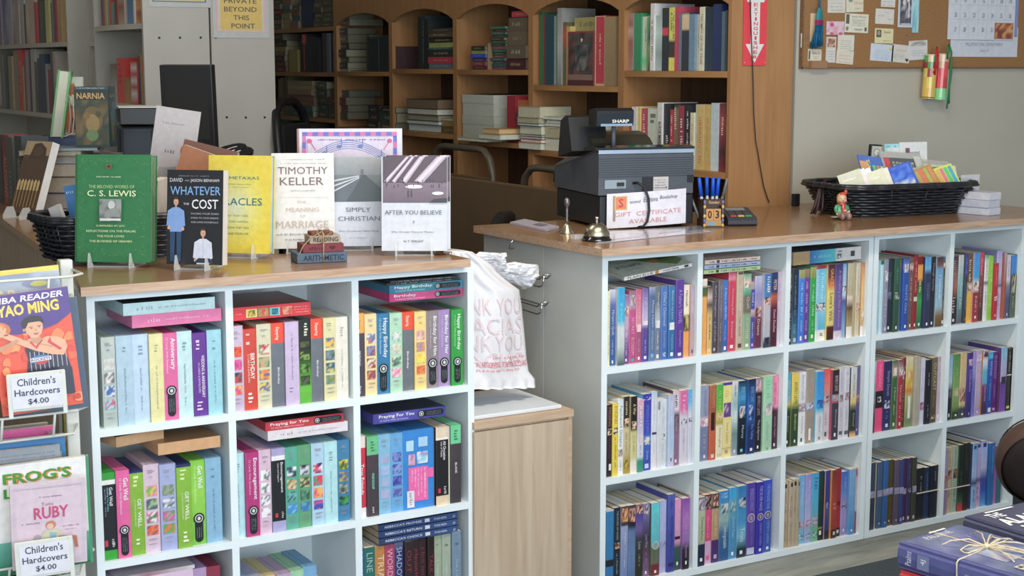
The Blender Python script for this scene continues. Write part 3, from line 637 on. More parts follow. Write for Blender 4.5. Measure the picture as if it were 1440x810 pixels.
c.fill(46, f"""95,250|e4dcd4@0 d8d0c8@.08 485838@.12 5a6a3c@.22 f0a440@.25 f0a040|S,.4,.9,f8d098,.5,.2
130,300|403a3a@0 c4b4ac@.16 504850@.27 c8b06c@.42 d4b468|S,.45,.8,806830,.5,.3;Q,.92,.96,e8e0c0,.3,.6
168,268|4c4a54@0 4a4650|{T_("Ruth's Daughter",.06,.5,'c8c8d4')};{T_('LINDA',.56,.84,'b8b8c8',.36)};Q,.92,.96,b8b8c0,.3,.6
203,262|6a6a7a@0 5c5262|{T_('Quaker Daughter',.06,.52,'c8c0c8',.34)};S,.58,.84,b8a8b8,.5,.3
240,260|2878d4@0 1860b8|{T_('A Home in HEAVEN',.1,.54,'e0f0ff')};{T_('Wanda',.62,.84,'a8d0f8',.34)};Q,.92,.97,e8f0f8,.3,.7
290,194|d2446c@0 d888a0@.1 c83658@.14 c43054|{T_('The Healing Quilt',.22,.55,'f8d8e0',.3)};{T_('Brunstetter',.63,.84,'f8d8e0',.3)};Q,.92,.96,f8e8ec,.3,.7
335,192|b8ae9c@0 b8ac98|P,.02,.05,605040;S,.2,.5,e0d8c8,.5,.25;S,.58,.86,887c6c,.5,.3;P,.91,.96,603840,.25,.75
388,215|48aa7a@0 c8c0b4@.1 4aa886@.24 6c6a60@.3 706c60@.5 80a684@.54 8aaa8a|P,.1,.18,e8e0d8 a08870;{T_('Quilt',.3,.46,'e0e8e0')};S,.58,.86,d0e0d0,.5,.34;Q,.92,.96,e0ece8,.3,.7
418,270|a89aa8@0 a89aa8@.1 3a48ac@.12 3a48ac@.4 c4b0b4@.42 a89098@.5 3a48b0@.54|S,.16,.36,c0c8f0,.5,.4;S,.6,.84,c0c8f0,.5,.3;Q,.92,.96,f0a0c0,.3,.7
468,230|b6bed8@0 8888c4@.25 a094b4@.45 6c3048@.6 582a48|P,.43,.56,e0b8a0 784040 602840;{T_('Dreams',.6,.82,'e8d8e0',.34)}
515,212|3a78ba@0 3a80ba@.32 c4acb8@.36 b8b8c4@.5 a8b0bc@.86 283848@.95|S,.04,.26,d0e4f4,.6,.4;P,.32,.42,e0b0a0 483840;P,.86,.98,182838 40506c
562,205|1c3a6e@0 2a3062@.25 b85a3a@.33 54183a@.48 46182c|{T_('PETER',.1,.24,'e8f0f8')};{T_('Dawn Decline',.5,.8,'f0d8d8',.34)}
602,200|b8aac4@0 c8bcd4|S,.12,.4,8c7c98,.5,.3;S,.5,.84,a898b0,.5,.26""", lims=lims(1))
z = c.z + .2150
for i, (cc, dn) in enumerate((('b2d49a', 'pale green'), ('a8c2e4', 'pale blue'), ('e0cec6', 'pale pink'))):
    z = lay(c, 62 + 3 * i, 438 - i, z + .0002, .0125, cc, 'S,.08,.18,505860,.5,.4;Q,.21,.26,404850,.2,.8;S,.3,.75,606870,.5,.4;S,.84,.94,505860,.5,.4', f'thin {dn} paperback lying flat over the second bay, top row', 'paperback', d=.14)
c = rcell(2, 0, 1100, 335, 5.222, 470)
c.fill(40, f"""72,225|303840|{N('c8ccd0',.06,.8,.3)}
116,228|1a2a40@0 1c2c40@.5 2c6888@.8 48788c|S,.08,.62,7088a0,.5,.3;T,Lost,.74,.86,b0d0e0,.5,.4;Q,.92,.97,b8c0c8,.3,.7
160,232|a0a868@0 8a9a58@.1 2c7ede@.13 2a74d8|S,.17,.62,b8d8f8,.5,.36;S,.68,.84,b0d0f8,.5,.3;Q,.9,.96,e0e8f0,.3,.6
203,226|98886c@0 88785c@.1 6c3ca4@.13 6636a0|S,.17,.62,d0b8e8,.5,.36;S,.7,.86,c8b0e0,.5,.3;Q,.9,.95,e0d8f0,.3,.6
248,212|98a85c@0 8a9048@.13 12a648@.15 0c9c3e|S,.2,.65,b0f0c0,.5,.36;S,.7,.84,a0e8b0,.5,.3;Q,.9,.95,e0f0e0,.3,.6
272,202|a83048@0 a83048@.045 7cc4e2@.05 90c8e0@.84 e0e4e0@.88|P,.5,.6,e0e0e8 384858;S,.12,.4,e8f4f8,.5,.36
330,200|a83048@0 a83048@.045 60c0ea@.05 7ccae8@.6 40b0d8@.85 e4e4e0@.87|S,.1,.45,d8f0f8,.5,.3;P,.5,.6,e8e8f0 203040;S,.9,.97,404448,.5,.4
382,193|40203a@0 6a2c3a@.16 d87c3a@.28 d8ca68@.36 d8cc70@.8 581818@.83 301014|{T_('GRACE',.06,.26,'e0b060')};{T_("Love's Will",.38,.74,'383010',.5)}
440,192|3a3072@0 6a5aa2@.3 6c5aa2@.88 d0c8d8@.9|{T_('A Wedding in Plain Pastures',.08,.84,'c0b4e0',.34)}
477,188|6cb2ea@0 b8d2e4@.42 4a62aa@.5 6a9ad2@.75 90b8e0|{T_('Mindi',.06,.22,'f0f8ff')};P,.3,.36,384048 e0e0e8
520,183|bcbca4@0 b2aa8c@.42 e0d4c4@.46 5a4030@.6 806c48@.65 a89c70@.85 e2e2dc@.86|S,.06,.4,e8e4d0,.5,.25
545,176|b0a87c|
578,180|cacaba@0 c8c4b0@.5 d8b8a0@.6 c0b890@.7 c8c8c0|P,.55,.66,e0b8a8 a07858 d0c8b8;S,.1,.45,989078,.5,.2
624,180|ba6a3a@0 e2aa54@.28 dabc7c@.6 c29c6c@.85 e8e8e8@.88|S,.06,.5,f0d8a0,.5,.3;P,.65,.78,f0e0d0 c09060""", lims=lims(2))
o = lying_box(c.X(66).x, c.X(560).x, .008, c.z + .218, .0375, .11, 'a8926a@0 a8926a@.235 2a6cb8@.24 38a8cc@.45 44bcc4@.6 c2ccce@.64 d4d8d8', 'S,.3,.56,70c8e8,.5,.2;P,.64,.71,203040 c8d0d8,.2,.8;P,.84,.9,404850,.3,.7', 'paperback', 'F', ry=R(-.6), seed=2, topc='3a4858')
tag(o, 'thick turquoise and silver paperback lying over the third bay, top row', 'book', c.group)
c = rcell(3, 0, 1225, 325, 5.225, 470)
c.fill(44, f"""60,216|c8d4dc|S,.1,.8,90a0b0,.5,.3
84,214|2c6e40@0 2c6e40@.05 a8dcea@.07 b4dcec|S,.1,.8,f0f8ff,.5,.3
118,208|8a92aa@0 868ca4|P,.15,.3,d8dce8 606878;S,.4,.8,c8ccd8,.5,.34;Q,.92,.96,e0e0e8,.4,.65
162,205|283850@0 263246|{T_('THE CHATEAU',.18,.45,'8898b8',.4)};P,.45,.55,405068 7080a0;Q,.92,.96,f0f0f4,.4,.65
203,202|1e5e4a@0 2c4c3c|S,.1,.35,70a090,.5,.3;P,.46,.55,c0d8c8 306050;Q,.92,.96,f0f0f4,.4,.65
228,200|6e643a@0 8a7a40@.1 4a6a7a@.2 587890|
274,198|204ea8@0 6890c8@.12 2054b0@.2 1c4ca4|P,.08,.2,e0d8d0 203870 8098c8;{T_('WHITE Oaks',.36,.76,'b0d0f8',.4)};Q,.92,.96,f0f0f4,.4,.65
310,192|7a5a5a@0 6a5048|P,.08,.2,e0c0b0 483838;S,.28,.6,d0b8b0,.5,.34;Q,.92,.96,f0f0f4,.4,.65
342,178|981c2c@0 8c1626|S,.08,.5,e8c0a8,.5,.36;Q,.56,.62,c8d0c8,.1,.9;Q,.92,.96,f0f0f4,.4,.65|h
384,188|841c1a@0 741818@.1 e8a434@.13 e8a434@.3 34502e@.36 2c9e50@.62 285a38|S,.34,.5,d0d8a8,.5,.36;Q,.92,.96,f0f0f4,.4,.65
430,190|3ca0e4@0 60b2e2@.16 283a64@.24 263056|{T_('THE ELIZABETH',.36,.6,'90a0c8',.34)};Q,.92,.96,f0f0f4,.4,.65
472,190|1e2438@0 262a3c|{T_('Through Stormy',.08,.48,'c8c8d0',.36)};Q,.92,.96,f0f0f4,.4,.65
522,190|38283e@0 785254@.12 60a2d4@.18 92bad2@.7 806430@.84 5a4430|S,.26,.6,e0ecf4,.5,.3
566,190|386a8c@0 3c3c32@.2 4c4232|P,.08,.16,e0c8a8 405848;{T_('A Summer Love',.3,.56,'c8b890',.36)};{T_('PALMER',.64,.82,'d8d0b8',.4)};P,.92,.97,c8c8c0,.2,.8""", lims=lims(3))
c = rcell(4, 0, 1325, 325, 5.783, 470)
c.fill(76, f"""138,208|4a3a3c@0 504a50@.1 9c6c64@.35 ac6a5a@.45 30283a@.65|S,.06,.3,b0a8a8,.5,.3;S,.6,.84,c0c0c8,.5,.36;Q,.92,.96,e0e0e4,.4,.65
182,196|c6cecc@0 70b2ba@.5 4c5462@1|{T_('Forever Sullen',.42,.78,'e8f0f0',.4)}
204,184|2838a8@0 3040a4@.3 384052@.33 303848|S,.05,.28,a0a8e0,.5,.4;S,.42,.8,a0a8b0,.5,.3;Q,.92,.96,d84030,.3,.6
252,184|6c5a42@0 60503a@.4 c8b4a2@.45 c8a888@.55 eab422@.58 eab01c|S,.06,.4,d8d0c0,.5,.36;P,.44,.56,e8c8b0 785030 f0e0d0
302,178|2898ea@0 3aa4e2@.35 b4c8d0@.42 c0a8a8@.55 982c3e@.58 a2303e|P,.42,.54,e8c0b0 403030 f0e8e8;S,.62,.88,e8b8b8,.5,.3;Q,.91,.95,e8e8e8,.35,.6
342,174|d84450@0 c04c50@.18 8c4c4c@.4 68383c@.7 4c3038|S,.08,.35,f0c8c8,.5,.3;S,.5,.8,d0a8a8,.5,.3
376,196|4ea48e@0 e0e4e0@.12 dce2dc@.38 706c70@.42 d8e0e0@.48|S,.1,.36,808880,.5,.25;S,.55,.85,90a0a0,.5,.25
412,202|88c840@0 92d238@.5 84c034|S,.08,.4,e8f8a0,.5,.3;S,.56,.8,e8f8c8,.5,.3
447,262|c02638@0 b81e34|S,.06,.4,f0a8a8,.5,.3;P,.58,.66,f0d0d0 a01828;Q,.9,.94,f0e8e8,.4,.6
492,160|a2aae8@0 c2c4e8@.35 8a92ca@.52 c8bce4@.56 c4b4e0|S,.5,.53,383868,.5,.8;S,.6,.86,9888b8,.5,.25
514,178|9aa4b4@0 a85a3c@.5 98503a|
552,195|c8c8e4@0 d0d2e8@.4 8088ac@.48 4a5a8a@.7|S,.08,.36,a8a8c8,.5,.25;Q,.92,.96,e0e0e8,.4,.6
592,196|2a8ae4@0 2a88de@.28 4c5c50@.33 586a58|P,.3,.6,a0b0a0 384838 d8c0a0;S,.66,.84,c8d0c8,.5,.3
620,190|48aada@0 72aabc@.25 4a544a@.35 48503c|P,.34,.5,607048 404838;S,.6,.8,c8c8b8,.5,.3
648,190|dac4bc@0 e0e8d4@.12 dce4cc|P,.38,.44,c0a0a8 e0d0d0;S,.1,.35,a8b0a0,.5,.25""", lims=lims(4))
c = rcell(0, 1, 845, 520, 5.062, 470)
c.fill(44, f"""82,250|341e28@0 2c1c2c|{T_('MISSING',.04,.3,'c89868',.5)};P,.33,.42,e0c8a0 302020;S,.46,.78,70506c,.5,.3;Q,.82,.91,e0e4e8,.4,.85
123,240|e2d028@0 dccc2c|{T_('FOUND',.04,.28,'786810',.5)};P,.33,.42,302818 f0e8b0;S,.46,.88,908018,.5,.3
166,215|c4e0e8@0 dce8ee@.1 e0e8ec|{T_('Patchwork Dreams',.08,.62,'1c5a58',.46)};P,.66,.75,e0b090 3080a0;S,.8,.94,909ca4,.5,.3
209,193|28261c@0 30281c@.36 c4bc90@.42 c0b88c@.7 a09028@.85|S,.06,.24,d8d0a8,.5,.4;P,.28,.38,e8c8a8 302418;S,.46,.72,989060,.5,.3;P,.82,.92,807018 c8b038
255,188|1c1618@0 1e1618@.42 c6c488@.47 c8ca90@.8 e2e2da@.87|{T_('A War',.1,.24,'d8c8a0',.46)};P,.32,.42,f0c8a8 201818;S,.5,.76,989860,.5,.3
301,212|daa8c4@0 b2a8cc@.32 d2d4e2@.56 c4d8dc@.78 289280@.84 309878|S,.08,.36,f0d8e8,.5,.36;P,.5,.58,e8d0c0 c8c8d8;S,.62,.76,a8b0c8,.5,.3
364,174|3636ae@0 3a46be@.52 48a4da@.58 3a60c8@.68 2c40b0|P,.04,.08,e0e8f8 3038a0;{T_('AMANDA & STAMPS',.14,.52,'6878e0',.34)};P,.56,.66,f0d0c0 50b0e0 6050a0;{T_('Christmas',.74,.86,'a8d8f8',.24)};Q,.91,.97,b8d0f0,.25,.7
408,160|a4c8e4@0 ccd8e8@.12 d8dde6|S,.12,.44,a8b8cc,.5,.24;P,.52,.55,383870;S,.62,.85,b8c0d0,.5,.2
475,215|c6d4de@0 cbd6de|P,.02,.14,687880 8090a0,.05,.25;S,.1,.4,b0bcc8,.6,.2;P,.5,.58,585048 d8dce0,.5,.8;S,.64,.84,b8c0cc,.6,.2
519,180|b4bada@0 aac0e4@.4 a8c8e8@.7 c4c8e2|S,.08,.36,d8dcf0,.5,.36;P,.87,.92,283850,.4,.55
564,150|cabcc8@0 d8d2dc@.25 60485a@.33 5a4452@.42 8c6a88@.6 88688a|S,.06,.26,504858,.5,.4;{T_('TALISMAN',.34,.54,'d8d0d8',.4)};Q,.92,.96,e0d8e0,.35,.65
621,148|d464a4@0 d262a2@.25 c8c8da@.36 ccccdc|S,.06,.3,f0a8d0,.5,.36;P,.38,.45,384058 d0d0dc;S,.5,.84,a8a8c0,.5,.28
664,138|12b4e4@0 30acE4@.16 c0c8da@.32 c8d0e2|S,.06,.3,70d0f0,.5,.36;P,.38,.44,485068 d0d0dc;S,.5,.84,a8b0c8,.5,.28""".replace('E4','e4'), lims=lims(0))
c = rcell(1, 1, 970, 500, 5.062, 460)
c.fill(58, f"""80,300|caced0|S,.1,.5,a0a8ac,.5,.3;P,.54,.6,303840
139,215|8c9cbc@0 8a98b4@.4 c2b4bc@.44 b8a8b8@.52 7080a4@.56 6a7ca4|{T_('WANDA LEWIS',.06,.4,'6070a0',.36)};P,.44,.54,f0e0e0 c080b0;S,.62,.84,90a0c0,.5,.3;Q,.92,.96,e0e8f0,.4,.6
186,213|a46a42@0 98583a@.3 c45c3a@.66 c05238|{T_('DYNAMITE',.05,.3,'d8a070',.46)};Q,.36,.6,301c1a,.2,.75;P,.92,.97,d8c8b8,.25,.7
235,206|40b244@0 56b234@.32 c8c458@.42 a8a838@.52 dcdcb8@.56|S,.08,.36,88d860,.5,.4;P,.38,.48,e0c8a0 a0a040;{T_('Belonging',.58,.84,'a8a888',.4)};P,.92,.96,c8c8b0
306,193|4a38a6@0 4a38a6@.035 e0da86@.04 dccf8c|S,.1,.2,c0b870,.5,.5;P,.27,.46,5838a8 604888 c8b8a0 5838a8;{T_('Love Letters',.54,.82,'988c50',.24)};Q,.87,.88,b0a870,.05,.95;S,.9,.95,605840,.5,.4
350,185|d2d8e0@0 8cb8ba@.3 bad8d8@.48 6a8a8c@.7 8a9cac|{T_('MAXX',.4,.56,'f0f8f8',.5)};S,.05,.2,606870,.5,.3;Q,.92,.96,d8e0e4,.35,.6
406,183|0a2232@0 1892cc@.22 1a6498@.36 0c1e30@.5 0c161e|{T_('BEVERLY LEWIS',.08,.26,'a0d8f0',.5)};P,.34,.5,e0c8b8 1888c0 183858;{T_('Mercy',.6,.78,'d8e8f0',.4)};Q,.92,.96,60c8e8,.3,.6
462,168|101c42@0 105cac@.3 2060b2@.5 0e2c68@.64|{T_('BEVERLY LEWIS',.1,.3,'80b8e8',.44)};P,.34,.54,1858b0 c0c8d8 103070;{T_('The Telling',.6,.8,'90b8e8',.36)};Q,.92,.96,e0e8f0,.35,.65
516,163|8c7ca0@0 b894a0@.16 221a2e@.2 1e182a|P,.02,.16,e8c0b0 705878 a890b0;{T_('BEVERLY LEWIS',.24,.5,'d0c0c8',.4)};{T_('The Judgment',.56,.84,'e8e8f0',.36)};Q,.91,.95,f0f0f4,.4,.6
582,150|8ed0a8@0 9ad4b2@.34 9cccac|S,.05,.3,70b890,.5,.4;P,.36,.52,e0b8b0 90a0a8 c8d8e0;S,.6,.86,78b890,.5,.3;Q,.95,.98,70a888,.4,.6
658,144|e280aa@0 e28ab2@.42 7c3c60@.46 42182e@.48 401a3a|{T_('BEVERLY LEWIS',.1,.4,'c85888',.3)};S,.4,.46,301020,.4,.2;{T_('Deadly Night',.56,.84,'c8a8c0',.24)};Q,.92,.96,f0e8f0,.45,.62""", lims=lims(1))
c = rcell(2, 1, 1095, 480, 5.222, 460)
c.fill(42, f"""96,238|3ea8d4@0 54a8c4@.3 c8ba60@.42 507038@.48 283c2c@.52|{T_('BEVERLY LEWIS',.1,.4,'d8f0f8',.5)};{T_('Englisher',.58,.8,'a8b8a0',.3)};Q,.91,.95,e8f0e8,.4,.6
150,236|e2c844@0 dacc50@.36 a2a84c@.42 2a4a28@.5 26462a|{T_('BEVERLY LEWIS',.12,.42,'605418',.4)};{T_('Brethren',.56,.78,'c0d0b0',.3)};Q,.91,.95,e8f0e8,.4,.6
211,228|dae2ea@0 d2d8e2@.42 a494a4@.45 a89cae@.54 dae2e6@.56|{T_('BEVERLY LEWIS',.04,.38,'98a4b0',.28)};P,.44,.54,e0d0d0 a090a8 908898;{T_('The Missing',.6,.84,'98a4b0',.3)};Q,.91,.96,404850,.4,.6
273,210|988e82@0 a2988a@.44 b8c0cc@.46 8890b8@.54 9a8e80@.56|P,.44,.54,e0e8f0 283860 a0b0d0;Q,.8,.96,e0e8ec,.35,.6
331,222|1688da@0 20a2ea@.5 68c0e0@.55 cfd8de@.62|P,.4,.52,1870c0 2048a0 30a8e8;{T_('A Childhood Love',.62,.86,'808c98',.3)};Q,.92,.96,808890,.35,.6
387,205|e24652@0 d87e7a@.28 a89ca4@.42 c8c2cc@.54|P,.38,.48,c8b0b8 784858;S,.6,.82,a8a0b0,.5,.3;P,.88,.94,505058,.35,.6
437,210|26262e@0 2a2a32@.34 3ea8c0@.36 b05068@.46 3a3a48@.48|{T_('BEVERLY LEWIS',.08,.3,'d0d0d8',.44)};P,.35,.44,40b0d8 d0a090 c04868;{T_('Shunning',.56,.82,'c0c0d0',.36)};Q,.9,.95,f0f0f4,.35,.6
450,205|c4b25c|
482,198|c2c8d4|S,.06,.34,98a0b0,.5,.4;P,.38,.48,d0a8a8 707080;S,.55,.84,a0a8b8,.5,.3;P,.9,.95,586068
521,190|cacedc|S,.06,.34,a8b0c0,.5,.4;P,.36,.46,403860 c8a0b0;S,.55,.84,a8acb8,.5,.3;P,.9,.95,586068
566,190|c2d6e2@0 cac8b8@.36 dac474@.5 7c7a6a@.56 28382e@.62 2c3830@.9 d8a870@.96|S,.1,.44,98b0b8,.5,.26;{T_('Echoed',.66,.84,'c8d0c8',.3)}
620,180|5e5888@0 605a8c@.4 a08478@.45 504882@.54 4c4680|P,.42,.5,806058 b09080;Q,.9,.93,c8c8e0,.4,.55""", lims=lims(2))
c = rcell(3, 1, 1220, 470, 5.583, 470)
c.fill(40, f"""66,214|b4ccdc@0 88a2b0@.4 344c40@.8|P,.48,.6,d0a8b8 506068
131,215|ea4486@0 e23c7e|{T_('INSIGNIA',.05,.38,'f8b0d0',.3)};Q,.42,.66,201c2c,.0,1.0;P,.5,.58,e0e0e8 302c40,.3,.75
195,215|20285e@0 28326a|{T_('Simple Deceit',.14,.5,'c0c8e8',.44)};P,.56,.68,d0d8e8 303868;S,.72,.84,7888b8,.5,.3;Q,.9,.95,d0d8e8,.35,.65
236,210|386a38@0 a49a88@.12 8c9080@.2 366638@.26|P,.1,.22,e8dcd0 b8a890;{T_('A Bargain',.38,.58,'c8e0b8',.4)};S,.64,.84,a0c090,.5,.3;Q,.9,.95,d8e4d0,.35,.65
273,202|7c2038@0 a49a98@.12 988890@.2 a42434@.26|P,.1,.22,e8dcd8 a09098;{T_('Twice Loved',.36,.6,'f0c0b8',.46)};S,.66,.84,e0a8a8,.5,.3;Q,.9,.95,e8d8d8,.35,.65
306,192|70303c@0 5c2830|S,.1,.9,c89898,.5,.36;P,.12,.3,e0c8c8 602830
364,180|caccb2@0 c8ba38@.26 d0b830@.4 d07830@.48 a8b870@.56 70885c@.9|P,.2,.46,c8b828 d8d0a8 d88838;Q,.56,.88,dce0e0,.35,.7
413,178|aaaa9c@0 a4a294|
453,190|c8cce4@0 c4cae2|P,.66,.78,904870 b0b0c8;S,.1,.5,a8b0cc,.5,.2
502,203|161a2a@0 1a1c2c|S,.2,.4,d8d8e0,.5,.16;S,.7,.9,a8a8b8,.5,.2
551,188|6c6448@0 584e30@.6 48402a|{T_('OUTCAST',.08,.5,'e0dcc0',.42)};S,.58,.78,a09870,.5,.2;P,.88,.94,c8c0a0 504828
600,180|ac9ca8@0 b2a2b8@.6 bcb0c4|{T_('SANCTUARY',.08,.54,'e0dce8',.42)};P,.88,.94,d8d0d8""", lims=lims(3))
c = rcell(4, 1, 1320, 455, 5.4, 460)
c.fill(70, f"""111,240|78b4d4@0 a8cadc@.42 5c6c84@.54 1e2a40@.66|P,.52,.66,384868 706078;Q,.9,.95,d0d8e0,.4,.65
162,235|48884c@0 78a85c@.5 88a870@.6 6c9050@.8 28402c@.9|P,.52,.64,c8b890 88a868;S,.2,.45,a8c890,.5,.25;Q,.92,.95,e0e8e0,.4,.65
212,228|c8b47c@0 c8b68a@.5 a88878@.6 c8b888@.78 404c4c@.85 303c48|P,.54,.74,e0b8a0 583028 a87868;Q,.92,.95,e0e8e0,.4,.65
252,222|3e2a82@0 4a38a4@.3 302866|P,.1,.2,e0c0c8 6050b0;{T_('SUSAN Storms',.26,.6,'d0c8f0',.42)};Q,.92,.96,8890d8,.4,.6
278,214|a294d2@0 8c8cd0@.3 585cb8@.5 7078c8|S,.2,.6,d0d0f0,.5,.3
323,206|b4a4c8@0 b8a8cc@.6 9c8cb8|P,.06,.16,e8d0d8 c0a8c8;S,.2,.5,d8c8e0,.5,.25;Q,.92,.96,d8d0e0,.4,.6
334,208|b47a26|
374,204|cab4bc@0 b898b0@.1 d4dce4@.16 48b2dc@.34 58b0d0@.5 783c70@.56 301c50|P,.02,.12,403040 e0b8c0 584058;{T_('Gently',.56,.8,'d8a8d8',.4)}
411,224|20aada@0 28a0d0@.08 1c58ba@.12 1640a4|P,.02,.09,30b8e8;{T_('MYSTIC',.14,.38,'e0ecf8',.44)};S,.44,.8,90b8e8,.5,.3;Q,.9,.97,d0d8e0,.2,.8
456,220|5e2286@0 541c7c|{T_('BLESSINGS',.06,.44,'c8a8e0',.44)};S,.5,.8,a888c8,.5,.3;Q,.92,.96,c890c8,.3,.7
466,218|5a3058|
513,185|74c2e4@0 a8b0dc@.3 b0a0cc@.5 5c4090@.55 6c42a8@.72 7848b0|P,.45,.56,403058 283050;S,.62,.85,a078c8,.5,.2
545,184|1e1e1a@0 2e2c24@.4 26261c|Q,.015,.02,a8a890,.1,.9;S,.06,.38,c8c8b8,.5,.3;Q,.42,.44,c0d8d8,0,1;P,.92,.96,c0d030
572,182|2a261e@0 342e22|Q,.015,.02,a8a890,.1,.9;S,.06,.38,c8c0a8,.5,.3;Q,.42,.44,c0d8d8,0,1;P,.92,.96,d0d0b8
598,180|141e24@0 16242c|Q,.015,.02,a8a890,.1,.9;S,.06,.38,b8c8d0,.5,.3;Q,.42,.44,c0d8d8,0,1;P,.92,.96,c0d030""", lims=lims(4))
c = rcell(0, 2, 845, 665, 5.586, 560)
c.fill(40, f"""102,290|e0e8f0@0 1a7cb8@.03 187ab8@.66 141e2c@.67 141e2c@.75 1874b4@.76|{T_('Tempting God',.1,.56,'50a8d8',.3)}
154,276|0e2438@0 102838|{T_('THE SOUND OF HAVEN',.04,.42,'d0d8c8',.3)};P,.46,.54,e8b890 604030;S,.6,.9,a8b8b8,.5,.25
211,262|403028@0 b87848@.12 141c34@.24 8e9ec8@.27 7c90c0@.6 6080b4|P,.02,.2,f0c090 704828 d89868;{T_('Angelica',.34,.5,'d8e0f0',.3)};S,.56,.8,c8d0e8,.5,.25
269,254|142038@0 a87868@.1 181828@.22 1c2438@.27 5476a8@.34 5a80b0@.7 4a6c98|P,.04,.22,e8b0a0 382028 c89080;S,.4,.75,90b0d0,.5,.24
333,250|9c6a6a@0 4640a2@.14 6a5a9c@.32 34384a@.46 2a3028@.7 202418|P,.02,.12,f0c0a8 583038;{T_('Love',.5,.6,'d0e0d0',.36)};S,.66,.84,90a090,.5,.25
391,246|808cb8@0 5c5488@.25 34304e@.46 503850@.6 7a5a8a|P,.02,.14,c8b8c8 504868;{T_('Love Wins',.42,.6,'c8c0d8',.4)};S,.66,.84,b098c0,.5,.25;Q,.92,.96,e0d8e8,.35,.6
459,236|4cced8@0 48bcca@.52 7c9c98@.58 566a4c@.62 60685a@.82 742428@.85|S,.14,.4,88e0e8,.5,.2;C,.58,58b0b8;Q,.92,.96,e0e8e0,.35,.6
523,222|a6b8ea@0 a4b0e2@.55 8090c8@.6 a2a8dc@.66|S,.1,.48,c8d4f4,.5,.26;P,.56,.64,7888b8 b0b8e0;Q,.93,.96,a8b0d8,.35,.6
580,170|4a5cba@0 3c4aa8@.5 303a90|S,.08,.2,202868,.5,.2;{T_('No Strange Fire',.28,.68,'181c50',.36)};P,.88,.92,202868
637,214|de94c6@0 cc98c8@.4 c88cba@.6 285c50@.68 1c4a48|{T_('The Mind Reader',.1,.44,'e8c0e0',.3)};P,.52,.56,301828;Q,.88,.93,e0e8e8,.4,.62
694,200|8446ac@0 a86cc0@.3 8c68b0@.6 241a2c@.72 181420|S,.2,.5,c098d8,.5,.25;{T_('Brunstetter',.66,.84,'b0a0c0',.34)};Q,.88,.93,e0e8e8,.4,.62
728,180|b4ac9c@0 aaa28e@.52 80745a@.55 88785c@.86 b8b0a0@.88|S,.1,.45,d0ccbc,.5,.3;Q,.9,.96,584838,.3,.7""", lims=lims(0))
c = rcell(1, 2, 970, 645, 5.062, 460)
c.fill(50, f"""108,275|606c94@0 b4a4b4@.1 9898a8@.18 acbc9c@.2 a2b290@.67 182848@.69 142244|P,.02,.17,e0c8c8 606888 a8a0b8;{T_('Tammy Barley',.28,.62,'486040',.36)};Q,.88,.93,e0e8f0,.35,.65
161,260|282028@0 b08880@.1 38282c@.2 da4486@.22 d23c7c@.66 caa4ca@.68|P,.02,.2,e8c0b0 201818 a88080 302428;S,.3,.62,f090b8,.5,.3;Q,.88,.94,e05090,.3,.7
213,250|483838@0 886860@.1 302828@.2 b49a76@.23 aa8f6c@.66 46266e@.68|P,.02,.18,e8c0b0 281818 704840;S,.3,.62,d8c098,.5,.3;Q,.88,.94,b8a8c8,.3,.7
284,232|187aca@0 2c8aca@.14 78a8b2@.3 8cb0b0@.42 2c689c@.6 1c5490|P,.02,.1,2880c8 70b8e0;P,.18,.34,c0d0d0 385868 88b0b8;{T_('Unforgettable',.5,.82,'d8e8f0',.46)}
336,210|18a2dc@0 20a4d8@.14 60a8b8@.2 3c92c2@.5 3c8abc@.8|P,.2,.34,70a8b8 285068 a0c8d0;{T_('Gilded Cage',.4,.7,'b0d8e8',.4)};Q,.9,.95,e0e8f0,.35,.65
402,195|1878ba@0 2484c2@.2 3494ca@.5 68b2d4@.7 103040@.88|P,.16,.3,283848 c0c8d0 4090b8;{T_('Trials',.58,.78,'e8f4f8',.46)};Q,.9,.95,e8e8e8,.3,.6
468,175|4636a6@0 5a46aa@.5 4e3c9c|{T_('ENDLESS KNOT',.08,.38,'b0a8f0',.4)};C,.48,6858b0;{T_('STEPHEN R. LAWHEAD',.56,.86,'8878d0',.24)};Q,.89,.98,b8c8e0,.05,.85
522,166|2c26ae@0 2a2caa|{T_('THE SILVER HAND',.05,.4,'d8d8f0',.4)};C,.48,383890;{T_('STEPHEN R. LAWHEAD',.56,.88,'b8b8e8',.3)};Q,.92,.96,d8e0f0,.35,.65
580,153|2848c8@0 2c4cb8@.5 2a58b4|{T_('THE PARADISE WAR',.05,.4,'a8c8f0',.4)};C,.48,285098;{T_('STEPHEN R. LAWHEAD',.56,.88,'a8c8f0',.3)};Q,.92,.96,d8e0f0,.35,.65""", lims=lims(1))
c = rcell(2, 2, 1090, 620, 5.222, 500)
